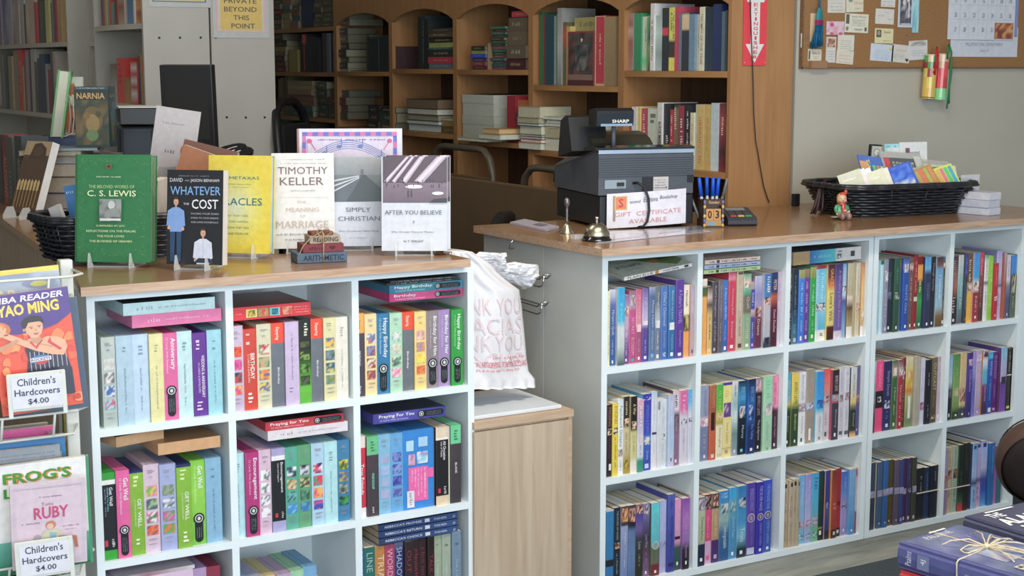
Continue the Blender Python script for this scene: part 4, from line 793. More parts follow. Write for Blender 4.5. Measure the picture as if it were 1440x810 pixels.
c.fill(60, f"""96,300|b8ac94@0 b0a288|P,.04,.1,383028,.2,.7;S,.16,.5,787060,.5,.3;S,.6,.9,787060,.5,.25
126,292|b4a894@0 b0a48e|P,.03,.09,403830,.3,.8;S,.2,.55,787060,.5,.3;S,.64,.9,787060,.5,.25
152,282|b0a48c@0 aca088|P,.03,.09,282420,.2,.8;S,.16,.5,706858,.5,.3
176,280|a4a48c@0 a8a288|P,.04,.1,606858,.3,.8;S,.2,.6,808070,.5,.25
226,256|60aae8@0 78b4e4@.4 88b0dc@.66 a8a8b8@.76 6cb0d4@.8|S,.1,.44,a0d0f0,.6,.3;P,.68,.76,7060a0 d8b8c0 8898c0;P,.86,.93,c8e0e8 5090b0
272,250|948cd8@0 9ca8e0@.5 b0b0dc@.66 a0a0b8@.76 88a8d0@.8|S,.08,.4,c8c0f0,.6,.3;P,.66,.75,c8a0b0 6070b0 e0c8d0;P,.86,.93,c8d0e8 7080b0
324,240|1ea2dc@0 42aed0@.5 58a8c0@.62 8c98aa@.74 64a890@.8|S,.06,.3,186090,.6,.5;P,.64,.74,d0a8a8 4068a0 a8b0c8;P,.86,.93,b0d8d0 408878
358,224|183c3c@0 143428@.8 8a8c28@.82 182820@.85|P,.86,.92,d8dcd8,.2,.7
402,222|2a3c90@0 28368a@.48 405098@.52 283684@.86 202838@.88|P,.46,.54,90a0d0 384890,.3,.7;Q,0,1,c8883a,0,.16
412,218|c4862e|
450,215|7c2e26@0 a43a30@.5 92302c@.86 382820@.88|P,.48,.58,d88078 983028,.3,.8;P,.9,.95,c8c0b0,.3,.7
490,206|9a1c26@0 a62028@.86 302020@.88|P,.48,.55,581018 a83038,.3,.8;P,.9,.95,c8c0b0,.3,.7
537,230|3468c8@0 4e80c6@.3 8c90c8@.5 9c90ca@.7 8a80b8|S,.08,.4,90b8e8,.6,.24;P,.5,.58,302848 a098c8;Q,.9,.94,e0d8f0,.4,.6
582,208|74aada@0 60a0d4@.5 3a86c0|S,.1,.7,a0c8e8,.4,.2;Q,.92,.95,e0e8f0,.35,.6
630,200|9c5a72@0 a89cae@.12 bcb4be@.5 b8a8b4@.64 9c3444@.68 8c2c3c|P,.03,.12,b05068 885068;Q,.9,.94,402028,.4,.6""", lims=lims(2))
c = rcell(3, 2, 1210, 605, 5.4, 480)
B = 'P,.42,.52,8c8cb0 a8a8c8 9090a8,0,1'
c.fill(62, f"""112,252|34465e@0 384a62@.4 2e3a50@.55|{B}
126,248|b2a68a|
166,244|3c5c80@0 34567c|{B};Q,.91,.94,b0b8c8,.4,.6
205,230|2462a8@0 1e5898|{B};Q,.91,.94,b0b8c8,.4,.6
252,230|4e4a14@0 54480e|{B};Q,0,1,b8a878,0,.12;Q,.91,.94,b0b0a8,.4,.6
292,228|56506c@0 50485c|{B};Q,.91,.94,b0b0b8,.4,.6
320,224|2c4688@0 284078|{B};Q,.9,.95,a8a8c0,.3,.7
348,218|44225e@0 401e58|P,.46,.55,9898b8 8080a8,0,1;Q,.9,.95,c0a8c8,.3,.7
384,214|362f58@0 38305a|S,.1,.36,8888a8,.5,.2;P,.46,.53,9090b0 303040,.3,.9;Q,.9,.95,c0c0c8,.3,.7
418,208|3a4034@0 363c30|P,.44,.54,a0a0b8 8888a0,.1,1;Q,.9,.95,b0b8c0,.3,.7
482,290|101622@0 141c24|S,.1,.45,a8b0b8,.6,.18
522,284|142848@0 183058|S,.08,.5,80a0d8,.5,.18
582,268|0c1426@0 101a30|S,.1,.3,98a8c8,.6,.16""", lims=lims(3))
x0, x1 = c.X(418).x, c.X(582).x
mb = MB(); mb.box(x0 - .001, x1 + .001, c.y0 - .0065, c.y0 - .0045, c.z + .083, c.z + .086, A('d0ccc0')); tag(mb.build('rubber_band', MATTE), 'white band round the short dark books, bottom row, fourth bay', 'band')
c = rcell(4, 2, 1315, 590, 6.0, 480)
c.fill(66, f"""102,250|9288ac@0 9890b0@.4 a48484@.48 8878a0@.6|P,.4,.5,b08878 806068;S,.06,.3,c0b8d0,.5,.3
152,240|b2a484@0 b4a68a|P,.34,.48,b88070 704038;S,.05,.3,888068,.5,.3;S,.6,.84,787058,.5,.3
197,230|8ea694@0 94aa9c|P,.34,.48,986858 303028;S,.05,.3,68806c,.5,.3;S,.6,.84,607068,.5,.3
242,216|102622@0 142420@.7 285838@.85 b83038@.92|S,.4,.6,50706c,.5,.2
282,200|182420@0 141e1e@.8 402020@1|S,.2,.4,486460,.5,.2
302,204|3a3428|
345,204|70a4d4@0 94bae4@.5 34467a@.6 84b4e2@.68|P,.03,.08,284870,.2,.7;S,.7,.9,5078a8,.5,.3
392,200|a8a2dc@0 aca0d6@.5 585080@.58 b8a0d0@.66 c0a0c8|P,.02,.07,384070,.2,.7;S,.66,.88,806898,.5,.3
444,184|8cacE2@0 a8b4dc@.4 34489c@.58 2c50b8@.75 48a0d8|P,.03,.09,283868,.2,.7
494,200|1864ac@0 185ca2@.5 2070b0|S,.05,.5,68b0e0,.6,.24
528,230|8a3a82@0 b068b8|
566,260|206a7c|""".replace('E2','e2'), lims=lims(4))
x0, x1 = c.X(66).x, c.X(282).x
mb = MB(); mb.box(x0 - .001, x1 + .001, c.y0 - .0065, c.y0 - .0045, c.z + .078, c.z + .081, A('d0ccc0')); tag(mb.build('rubber_band', MATTE), 'white band round the face spined books, bottom row, fifth bay', 'band')
# ---------------------------------------------------------------- the bookcases at the back
def small(name, w, h, d, c_, zone, lying=False, pages=False, deco='', seed=0):
    mb = MB(); t = .002; cc = A(c_.split()[0].split('@')[0], zone); pg = A(random.choice(['a09070', '988868', 'a89c80'] if not lying else ['6c6048', '786c50', '5c523c']), zone)
    if lying:
        mb.box(0, w, 0, d, 0, t, cc); mb.box(0, w, 0, d, h - t, h, cc)
        if pages: mb.box(.001, w - .001, .002, d, t, h - t, A(c_.split()[-1] if ' ' in c_ else 'b8ac90', zone))
        else: mb.box(0, w, .0005, .003, t, h - t, cc); mb.box(.001, w - .001, .003, d - .001, t, h - t, pg)
        fc = Face(mb, w, h, 0, zone)
        if deco: draw_spine(fc, deco, True, seed)
        elif not pages and w > .1: draw_spine(fc, f'S,.2,.75,{random.choice(["8c7c54","7c6c48","948c70"])},.5,.3', True, seed)
    else:
        st = stops(c_)
        for (t0, c0), (t1, c1) in zip(st, st[1:]):
            if t1 - t0 < 1e-5: continue
            a, b = A(c0, zone), A(c1, zone); mb.face([(0, 0, h * (1 - t1)), (w, 0, h * (1 - t1)), (w, 0, h * (1 - t0)), (0, 0, h * (1 - t0))], [b, b, a, a])
        e_ = min(t, w * .15)
        mb.box(0, e_, .0005, d, 0, h, cc); mb.box(w - e_, w, .0005, d, 0, h, cc); mb.box(e_, w - e_, .0008, d - .002, .001, h - .004, pg)
        fc = Face(mb, w, h, 0, zone)
        if deco: draw_spine(fc, deco, False, seed)
    return mb.build(name, PRINT)
class Side:                                # a shelf facing -x, read right to left along -y
    def __init__(s, ox, oy, sc, zy, X, where, zone='D', z=None, group=None):
        s.ox, s.oy, s.sc, s.X, s.where, s.zone = ox, oy, sc, X, where, zone; s.zy = zy
        s.z = z; s.group = group or f'books on the {where}'; s.n = 0; s.tn = 0; s.lo = -9; s.dep = 0; s.kf = 1
    def y(s, zx, zy): return at(s.ox + zx / s.sc, s.oy + zy / s.sc, 'x', s.X)
    def put(s, o, Y, z, dx=0, rz=0, rx=0): o.matrix_local = Matrix.Translation((s.X + dx, Y, z)) @ Matrix.Rotation(R(-90) + rz, 4, 'Z') @ Matrix.Rotation(rx, 4, 'X')
    def up(s, xl, data):
        for line in data.strip().split('\n'):
            f = line.split('|'); a = f[0].split(','); xr, yt = float(a[0]), float(a[1]); cs = f[1]; deco = f[2] if len(f) > 2 else ''
            if s.ox + xr / s.sc <= 1: xl = xr; continue
            Yl, Yr = s.y(xl, s.zy).y, s.y(xr, s.zy).y; Yr = max(Yr, s.lo); h = s.y((xl + xr) / 2, yt).z - s.z; w = Yl - Yr - .001
            if w < .004: continue
            o = small('book', w, max(.08, h), s.dep or random.uniform(.14, .17), cs, s.zone, deco=deco, seed=s.n)
            s.put(o, Yl, s.z, random.uniform(.0, .012)); s.n += 1
            tag(o, f'{cdesc(cs)} book, {ORD[min(s.n-1,26)]} from left, standing on {s.where}', 'book', s.group); xl = xr
    def pile(s, xl, xr, items, name, pages=False, dx=0):
        z = s.z; Yl, Yr = s.y(xl, s.zy).y, s.y(xr, s.zy).y
        for i, it in enumerate(items.split(';')):
            a = it.strip().split(','); th = s.kf * float(a[0]) / s.sc / F_PX * (Vector((s.X, (Yl + Yr) / 2, z)) - CAM).length; cs = a[1]
            k = a[2] if len(a) > 2 else ('p' if pages else ''); dl = random.uniform(-.008, .008)
            o = small('book', Yl - Yr - abs(dl) - .002, th - .0004, random.uniform(.14, .19), cs, s.zone, True, 'p' in k, seed=i)
            s.put(o, Yl - max(0, dl), z, dx + random.uniform(-.006, .008), R(random.uniform(-1.5, 1.5))); z += th
            tag(o, f'{cdesc(cs)} book, {ORD[i]} from bottom of {name}, {s.where}', 'book', s.group)
        return z
SX = .935
BACKM = wood('shaded_back_board', (.085, .045, .028), (.12, .065, .04), (14, 14, 1.2), rough=.6)  # honey wood darkened, putting the shadow of the deep bays into the colour
def bookcase(y0, shelves, label, w=.6, arch=True, m=HONEY, depth=.255, X=.92, zt=2.1, name='bookcase', bow=.022, ms=None):
    e = empty(name, (X, y0, 0)); tag(e, label, 'bookcase'); ms = ms or HONEYH
    def bx(nm, mm, *a):
        mb = MB(); mb.box(*a); return mb.build(nm, mm, e)
    t = .016
    bx('side_panel', m, 0, depth, 0, t, 0, zt); bx('side_panel', m, 0, depth, w - t, w, 0, zt)
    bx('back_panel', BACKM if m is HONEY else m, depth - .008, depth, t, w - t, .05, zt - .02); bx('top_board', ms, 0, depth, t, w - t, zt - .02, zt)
    bx('plinth', ms, .01, .03, t, w - t, 0, .06)
    for z in shelves:
        mb = MB(); pts = [(-bow * math.sin(math.pi * k / 10) + .001, t + (w - 2 * t) * k / 10) for k in range(11)] + [(depth - .009, w - t), (depth - .009, t)]
        mb.prism(pts, 'z', z - .02, z); mb.build('shelf', ms, e)
    if arch:
        mb = MB(); zs, za = 1.632, 1.684; pts = [(t, 1.86), (t, zs)] + [(t + (w - 2 * t) * (k / 12), zs + (za - zs) * math.sin(math.pi * k / 12) ** .7) for k in range(13)] + [(w - t, zs), (w - t, 1.86)]
        n = len(pts) // 2
        top = [(p[0], 1.86) for p in pts[2:-2]]; bot = pts[2:-2]
        for (a, b), (c_, d_) in zip(zip(bot, top), zip(bot[1:], top[1:])): mb.prism([a, c_, d_, b], 'x', .0, .016)
        mb.build('arched_valance', m, e)
    return e
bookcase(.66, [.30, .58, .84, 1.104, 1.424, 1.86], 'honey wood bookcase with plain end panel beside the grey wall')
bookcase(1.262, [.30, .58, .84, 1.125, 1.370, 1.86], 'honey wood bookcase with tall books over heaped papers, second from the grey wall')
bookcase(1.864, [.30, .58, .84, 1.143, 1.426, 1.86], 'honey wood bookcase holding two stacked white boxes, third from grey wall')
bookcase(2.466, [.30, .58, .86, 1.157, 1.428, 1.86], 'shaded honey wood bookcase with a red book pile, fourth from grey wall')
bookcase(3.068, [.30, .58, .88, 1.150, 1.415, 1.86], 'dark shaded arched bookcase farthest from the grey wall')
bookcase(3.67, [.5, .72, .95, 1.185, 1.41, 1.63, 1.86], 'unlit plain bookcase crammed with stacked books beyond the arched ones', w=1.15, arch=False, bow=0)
# bay next to the wall
s = Side(860, 0, 3.118, 305, SX, 'upper shelf of end bookcase', 'D', 1.4245)
s.up(38, """66,80|5e7648 566c44|
90,58|8a6a5a@0 7c4a40@.2 a08070@.3 7c4440@.5 886050
122,58|1c7448 186a40|
150,72|b0b090@0 a8a888@.7 60a060@.8 a8a080|S,.2,.6,606050,.5,.2
154,76|308050|
166,68|6a7240@0 3a3c34@.4 7a7840@.6 363830|
183,15|bcb49e|S,.25,.85,504838,.5,.45
213,68|868c80@0 a0a898@.3 7a8078@.7 909890|
240,35|1e2028@0 1e2028@.3 b82838@.33 b82838@.42 22242c@.45 1e2028|
268,32|c4b234@0 c8b638@.5 302c20@.55 302c20@.78 c0ac30@.8|T,A CLASH,.08,.36,403818,.4,.36;S,.1,.5,403818,.75,.2
290,29|a82c44|
303,60|58606a|
335,54|2a2a34@0 c09870@.05 b89068@.28 26262e@.32 24242c|
360,62|5a6c7a|
374,62|a4947a|S,.1,.6,605440,.5,.3
394,30|b6a688|T,TRIUMPH OF THE TRIBE,.1,.9,806040,.5,.5
430,30|141e2a 1c2a38|
468,17|14244a 122042|
492,50|46565e|
502,45|28383e|""")
s = Side(860, 0, 3.118, 690, SX, 'lower shelf of end bookcase', 'D', 1.1045)
s.up(50, """82,482|9a2e36|
104,468|bcb8a4|T,MARY,.6,.9,403830,.5,.4
117,470|c49c4c|
148,476|a83244|S,.1,.6,e0b0a8,.4,.3
194,476|aaa68e|S,.08,.4,606050,.5,.5
214,450|c0c0a4@0 c4c4a8@.3 403c34@.9|T,BLACK MARIA,.3,.7,202018,.55,.6
246,455|1a1a1e|S,.5,.9,c8c8c0,.5,.3
262,480|981e2c|S,.1,.6,e8d0c0,.5,.4
290,458|26241e@0 745a38@.1 6c5434@.7 282420@.8|S,.02,.4,b8b890,.2,.3
316,464|822430|S,.2,.8,d8b8a8,.5,.4
342,460|18181c|S,.1,.8,d8d8d0,.6,.3
358,494|b2a27c|S,.2,.5,b04838,.5,.4
370,458|a0a098|
400,460|ac8848|S,.15,.9,b05038,.5,.36
430,460|aa8440|S,.2,.7,986030,.5,.2
460,452|9a9a98 a8a8a4|
490,454|541a1e@0 883028@.3 401418@.7 701c20|S,.2,.5,c0b0a0,.5,.3""")
# second bay
s = Side(740, 0, 3.52, 410, SX, 'upper shelf of second bookcase', 'D', 1.3705)
s.up(60, """76,62|1a5228|
92,78|702630|
132,70|18383e|
140,80|7a7a6a|
151,70|406050|
172,40|7c7468@0 989088@.5 6c6860|
190,110|4c4628@0 a83820@.2 504828@.5|
209,130|a8883c 8c7434|""")
s.n = 20
s.up(334, """384,78|a82030@0 a42030@.96 b8a070|Q,.005,.012,c8a870;S,.25,.7,b89058,.5,.2;Q,0,1,c8a878,0,.08;Q,0,1,c8a878,.92,1
438,82|886a40 7a5c38|""")
Yl, Yr = s.y(206, 410).y, s.y(332, 410).y
mb = MB(); w = Yl - Yr; h = s.y(270, 155).z - s.z; mb.box(0, w, .0005, .02, 0, h, A('701c20', 'D')); fc = Face(mb, w, h, 0, 'D')
fc.rect(.0, 1, 0, 1, '7c2024'); fc.pic(.04, .97, .2, .97, '46201e 583028 2c2424 383830 503c34 241c1c'.split(), 5, 7, 7); fc.pic(.3, .8, .28, .75, '3c3c38 605850 242424 484038'.split(), 8, 5, 5); fc.rect(.03, .97, .1, .2, '705040'); fc.rect(.0, 1, 0, .1, '401418')
fc.poly([(.55 + (.06 if k % 2 == 0 else .025) * math.sin(k * math.pi / 5), .84 + (.06 if k % 2 == 0 else .025) * math.cos(k * math.pi / 5) * w / h) for k in range(10)], 'c8c8b8')
o = mb.build('book', PRINT); s.put(o, Yl, s.z, .0); tag(o, 'dark red book facing out with a white star, upper shelf of second bookcase', 'book', s.group)
mb = MB(); h2 = s.y(270, 85).z - s.z; mb.box(0, w + .01, .03, .06, 0, h2, A('8a7840', 'D')); fc = Face(mb, w, h2, .03, 'D'); fc.scribble(.15, .8, .86, .94, '605028')
o = mb.build('book', PRINT); s.put(o, Yl + .005, s.z, .0); tag(o, 'tan book facing out behind the starred dark red one', 'book', s.group)
s = Side(740, 0, 3.52, 740, SX, 'lower shelf of second bookcase', 'D', 1.1255); s.kf = 1.25
s.pile(-2, 110, '26,8c8078,p;14,9a2c2c,p;10,7c4440,p;8,50606c,p;34,6c6450 b0a488,p;10,506468,p;22,7a7058 988868,p;44,8a7c60 a89878,p', 'left pile', dx=-.035)
s.pile(112, 232, '50,8c8268 b8ac90,p;46,86745a a08c68,p;14,6c7060,p;8,8c8468,p', 'middle pile', dx=-.02)
z = s.pile(236, 400, '44,8a7c60 a89878,p;48,9a9078 a89c88,p', 'right pile', dx=-.01)
o = small('book', .30, .030, .19, 'aca084 b8ae98', 'D', True, True); s.put(o, s.y(125, 700).y + .005, z + .0005, -.02); tag(o, 'thick pale book lying on top of the right pile, second bookcase', 'book')
o = small('open_book', .37, .012, .2, 'b0a888 c0b898', 'D', True, True); s.put(o, s.y(40, 600).y, z + .0325, -.02, R(-2)); tag(o, 'wide open book lying on the heaped piles of the second bookcase', 'book')
# third bay
s = Side(555, 0, 3.374, 325, SX, 'upper shelf of third bookcase', 'D', 1.4265)
s.pile(365, 434, '18,4c2024;19,7c2a28;18,3a2c50;18,283c98;16,80843c;20,28241e', 'left pile')
s.up(434, "454,205|9a7a50|")
s.pile(456, 528, '14,683044;13,204a3c;14,583c4a;13,205040;14,6a2c34;13,1e4030;13,285038;14,703c40;14,2c3028;13,2a5030;14,502622;13,243a28;13,3e4c40;13,4c2e26;12,205a3c', 'middle pile')
z = s.pile(532, 626, '52,42101a;62,5a4630;66,604a34;62,584430', 'right pile')
s.tn = 3
o = small('book', .17, .022, .15, '9c2030', 'D', True); s.put(o, s.y(555, 330).y, z + .001, 0); tag(o, 'red book lying on the tall right pile of the third bookcase', 'book')
s = Side(555, 0, 3.374, 670, SX, 'lower shelf of third bookcase', 'D', 1.1435)
def wbox(xl, xr, y0, y1, z, c_, label):
    mb = MB(); w = s.y(xl, 600).y - s.y(xr, 600).y; h = y1
    mb.box(0, w, 0, .2, 0, h, A(c_, 'D')); mb.box(-.002, w + .002, -.002, .202, h - .035, h, A(c_, 'D')); o = mb.build('storage_box', MATTE); s.put(o, s.y(xl, 600).y - .003, z, .0); return tag(o, label, 'box')
wbox(322, 470, 0, .096, s.z, '9a927e', 'lower white storage box on the third bookcase'); wbox(322, 468, 0, .085, s.z + .0965, 'a09884', 'upper white storage box stacked on the lower one, third bookcase')
s.up(533, "572,455|8c1424|")
z = s.pile(576, 626, '40,8c5828;36,4c4c44;34,5c3c38;30,38384a;32,8a4028;30,a85020', 'patterned pile')
s2 = s; z = s.pile(395, 530, '16,90846c b0a488,p', 'front papers', dx=-.10); 
o = small('book', .17, .020, .17, '94886c b4a88c', 'D', True, True); s.put(o, s.y(500, 640).y, z + .0005 - .0, -.10); tag(o, 'pale book lying over the front papers, third bookcase', 'book')
o = small('book', .13, .020, .14, '9c6c34 b88c58', 'D', True, True); s.put(o, s.y(515, 640).y, z + .0215, -.095); tag(o, 'orange edged book lying on the pale book, third bookcase', 'book')
# fourth bay
s = Side(555, 0, 3.374, 320, SX, 'upper shelf of fourth bookcase', 'D', 1.4285)
s.up(100, """118,80|1a2018|
138,75|242c24|S,.1,.9,788078,.5,.2
158,90|181c18|""")
s.pile(163, 290, '26,50585e,;30,a82034;34,24241e;9,345048;22,8c8c3c;26,2a201a;22,503820;20,3a2c20', 'right pile')
s = Side(555, 0, 3.374, 650, SX, 'lower shelf of fourth bookcase', 'D', 1.1575)
s.pile(62, 214, '34,5c6450 a8a898,p;18,465044 b0a898,p;28,3c443c 8c7c5c,p;28,702824 b0a890,p;44,44302a 6c5438,p', 'left pile')
s.pile(218, 292, '34,5a4018,;26,8c6830,;10,8c8468,p', 'right pile')
# fifth bay and the unlit bookcase
s = Side(380, 0, 3.684, 370, SX, 'upper shelf of darkest arched bookcase', 'D', 1.4155)
s.up(490, """505,180|3c3c28|
520,190|1a2220|
560,200|141c1c|
600,190|161e1e|
625,180|182020|
645,230|504438|
658,240|381c1c|""")
s = Side(380, 0, 3.684, 660, SX, 'lower shelf of darkest arched bookcase', 'D', 1.1505)
s.pile(572, 655, '40,4a3420;50,183c28;30,241c18', 'right pile')
s.pile(500, 560, '40,201c18;40,2c2620;40,181816', 'left pile')
def dark(zy, z, where, spec):
    s = Side(380, 0, 3.684, zy, SX, where, 'D', z); s.kf = 1.25
    for k, (kind, a, b, items) in enumerate(spec):
        if kind == 'p': s.pile(a, b, items, ORD[k] + ' pile')
        else: s.up(a, items)
D1 = 'top shelf of unlit bookcase'
dark(150, 1.6305, D1, [('p', 5, 64, '22,4a3c26;16,6c5a3c;22,3a3022;20,7c2424;20,5c4c34;18,443824'), ('p', 66, 106, '40,8a7040;22,806a40;14,3c5848;18,405048;20,7c4c34;26,706040'), ('p', 108, 150, '30,6c4c38;20,2c4c44;18,6c3c2c;24,504028'), ('s', 155, 216, '216,-5|101c38@0 182848@.5 101830'),
     ('p', 222, 268, '20,50442c;18,44381e;20,5a4a30;20,3a3424;22,54462c;20,40381f'), ('p', 270, 328, '20,3a3c28;20,50462c;18,3c3c2c;24,4c442c;24,38381f'), ('p', 334, 405, '28,5c4a34;26,503c2a;26,5e4c38;22,4c3c2a')])
dark(365, 1.4105, 'second shelf of unlit bookcase', [('p', 18, 80, '22,5c2e24;20,643226;24,4c2420;18,6c5434;16,8a7440;26,443020;26,3a2e22'), ('s', 88, 135, '135,258|867434'), ('s', 155, 250, "166,200|181a1a\n186,176|281818@0 b83a28@.02 c04838@.2 30181a@.3|Q,.02,.96,b84838,.4,.6\n216,190|1e242c\n250,200|161a1c"),
     ('s', 262, 340, "290,170|382c22\n306,172|545858\n318,175|141826\n338,178|141a2c|Q,.02,.95,58607c,.3,.5"), ('p', 344, 402, '14,94907c;26,2c2c20;22,3c4424;30,26261e;26,24241e;34,504832;26,3a342a')])
dark(580, 1.1855, 'third shelf of unlit bookcase', [('s', 35, 92, "46,410|645830\n60,402|6c5c38\n74,400|4c4434\n92,395|5c5034"), ('p', 96, 225, '24,2c4840;20,3a5448;22,7a5038;22,8a5440;20,8c6c48;20,907450;16,84704c'), ('p', 250, 300, '30,3c3828;28,2c3430;26,483c28;34,343e30;28,504c38'), ('p', 304, 400, '30,3a3a2c;28,403428;32,542c26;28,3c3c30')])
dark(800, .9505, 'lowest visible shelf of unlit bookcase', [('p', 30, 80, '24,4a3a28;24,3c3024;22,5c4630;24,3a4430;22,6c5638;20,403020;20,2c4838;20,38404a'), ('p', 82, 140, '30,50402c;28,443424;26,644a30;24,3a2c20;26,58442c;22,3c4c40')])
# ---------------------------------------------------------------- white bookcases at the left
def white_case(name, x, y0, w, shelves, label, depth=.25, zt=2.05, face=-1, bow=.03):
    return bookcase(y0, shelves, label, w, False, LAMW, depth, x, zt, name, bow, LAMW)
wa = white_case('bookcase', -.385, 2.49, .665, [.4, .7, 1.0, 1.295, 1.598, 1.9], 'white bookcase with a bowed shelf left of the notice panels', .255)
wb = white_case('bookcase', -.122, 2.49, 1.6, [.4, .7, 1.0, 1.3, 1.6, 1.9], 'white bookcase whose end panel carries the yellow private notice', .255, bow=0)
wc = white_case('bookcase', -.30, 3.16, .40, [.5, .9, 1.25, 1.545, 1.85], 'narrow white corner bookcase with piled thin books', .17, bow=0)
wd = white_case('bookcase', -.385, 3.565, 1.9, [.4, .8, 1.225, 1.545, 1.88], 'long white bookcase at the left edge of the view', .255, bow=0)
mb = MB()
for x, z in [(-.325, 1.545), (-.245, 1.546), (-.164, 1.547)]: mb.box(x - .004, x + .004, 2.4885, 2.4902, z - .004, z + .004)
mb.build('pin_hole', BLACK, wa, M=Matrix.Translation((.385, -2.49, 0)))
mb = MB()
for x, z in [(-.069, 1.245), (.008, 1.243), (.086, 1.242), (-.105, 1.548)]: mb.box(x - .004, x + .004, 2.4885, 2.4902, z - .004, z + .004)
mb.build('pin_hole', BLACK, wb, M=Matrix.Translation((.122, -2.49, 0)))
def notice(x0, x1, z0, z1, label, rows, zone='B'):
    mb = MB(); w, h = x1 - x0, z1 - z0; mb.box(0, w, 0, .0012, 0, h, A('9c988c', zone)); fc = Face(mb, w, h, 0, zone)
    fc.rect(.06, .93, .09, 1, 'd08888' if rows else '585850'); fc.rect(.085, .905, .11, 1, 'a8a088'); fc.rect(.13, .865, .125, 1, 'bd9430')
    for k, t in enumerate(rows): a, b = {'PRIVATE': (.2, .78), 'BEYOND': (.2, .78), 'THIS': (.36, .64), 'POINT': (.32, .74)}.get(t, (.2, .8)); v = .150 + .131 * (len(rows) - 1 - k); fc.text(t, a, b, v, v + .078, '40402c', bold=.01)
    o = mb.build('notice', GLOSS); o.location = (x0, 2.4865, z0); return tag(o, label, 'sign')
p0, p1 = at(300, 53, 'y', 2.4865), at(379, 53, 'y', 2.4865)
notice(p0.x, p1.x, p0.z, p0.z + .24, 'laminated yellow notice PRIVATE BEYOND THIS POINT on the white end panel', ['NO ENTRY', 'PRIVATE', 'BEYOND', 'THIS', 'POINT'][1:])
p0, p1 = at(209, 9, 'y', 2.4865), at(296, 9, 'y', 2.4865)
notice(p0.x, p1.x, p0.z, p0.z + .2, 'laminated yellow notice cut by the top edge left of the private one', [])
WX = -.375
s = Side(0, 0, 3.681, 200, WX, 'upper shelf of long white bookcase', 'B', 1.5455)
s.up(-120, """-90,0|6c4038|
-50,-20|404838|
-20,0|7c6c50|
8,-10|6a5a60|
24,-20|4a4a70 6c6c80|
40,-20|50568a@0 888890@.5 585c70|
60,-30|8c8088|
78,-20|7a5c54@0 9c8c88@.3 706058|
96,0|8c7c70|
112,10|9c8c74 8a7a68|
122,-20|909898|
132,20|302c24|
150,0|a08c78@0 b09c88@.5 987868|
180,-30|9c8470 a89078|
190,10|981c22|
200,-10|1c3024|
214,0|3a4428|
228,5|284430|
238,-20|34362c|
256,-10|968a48 a8965c|
266,10|2c3026|
280,-15|54687a|
290,-20|5c2c30|
300,-10|a42020|
318,-20|967848 8c6c40|""")
s = Side(0, 0, 3.681, 545, WX, 'lower shelf of long white bookcase', 'B', 1.2255)
s.up(-60, """-40,280|50483c|
-20,290|7c2c24|
0,280|3c4850|
14,280|605c50|
28,285|6c7070|
40,278|3c443c|
50,300|3a4048|
68,290|7c6c4c|
95,258|7c6a54|
116,254|b82420|S,.2,.7,e0a098,.5,.2
124,345|8c7444|
132,300|6c4830|
152,258|86707c|
166,265|302c34|
186,252|8c8878|
198,320|484434|
212,300|28384a|
240,280|1c2c3c|
246,330|686868|
262,360|7c2028|
280,270|443c38|
292,265|8c8070|""")
s = Side(0, 0, 3.681, 200, -.29, 'upper shelf of narrow corner bookcase', 'B', 1.5455)
s.up(328, """345,-30|a49c88|
436,-30|989484@0 a8a494@.5 8c8478@.55 989080|
458,-30|1c1c18|""")
s = Side(0, 0, 3.681, 460, -.29, 'lower shelf of narrow corner bookcase', 'B', 1.2505)
s.pile(360, 470, '18,6c6450,p;22,5c5848 8c8470,p;24,74644c,p;16,504838;34,70684c 9c947c,p;14,484438;20,6c6450,p;14,5a5244;14,84806c,p;16,54504a', 'heap')
s = Side(0, 0, 3.681, 195, -.375, 'upper shelf of bowed white bookcase', 'B', 1.5985); s.lo = 2.508
s.up(526, """534,-20|5c3038|
544,-30|8c8040|
552,-10|a4987c|
561,0|6c7058|
570,-30|a82420|
582,10|507064|
612,-30|502c28 5c342c|
618,0|a83424|
648,-30|9a8c74@0 784838@.4 908468|
656,0|8c2824|
662,0|c0b8a0|
692,-20|3c5c7c 44688a|
698,0|b0a890|
750,-20|a0622c@0 b87434@.4 804020@.6 a8682c
760,0|205030|""")
s = Side(0, 0, 3.681, 520, -.375, 'lower shelf of bowed white bookcase', 'B', 1.2955); s.lo = 2.508
s.up(566, """600,330|5c5040@0 8a8480@.6
640,300|c42a1c@0 b82a20@.5 b83024|S,.1,.6,883020,.4,.3
680,402|80602c 8c6834|
712,318|a42820@0 d0c0b0@.15 a82c24@.3 c8b8a8@.45 a82c24@.6 c8b4a4@.75 a02420|
730,290|6a2024@0 283050@.6 1c2440|
738,280|8c7038|
748,290|a42c20 c03c2c|
758,280|5c3028|""")
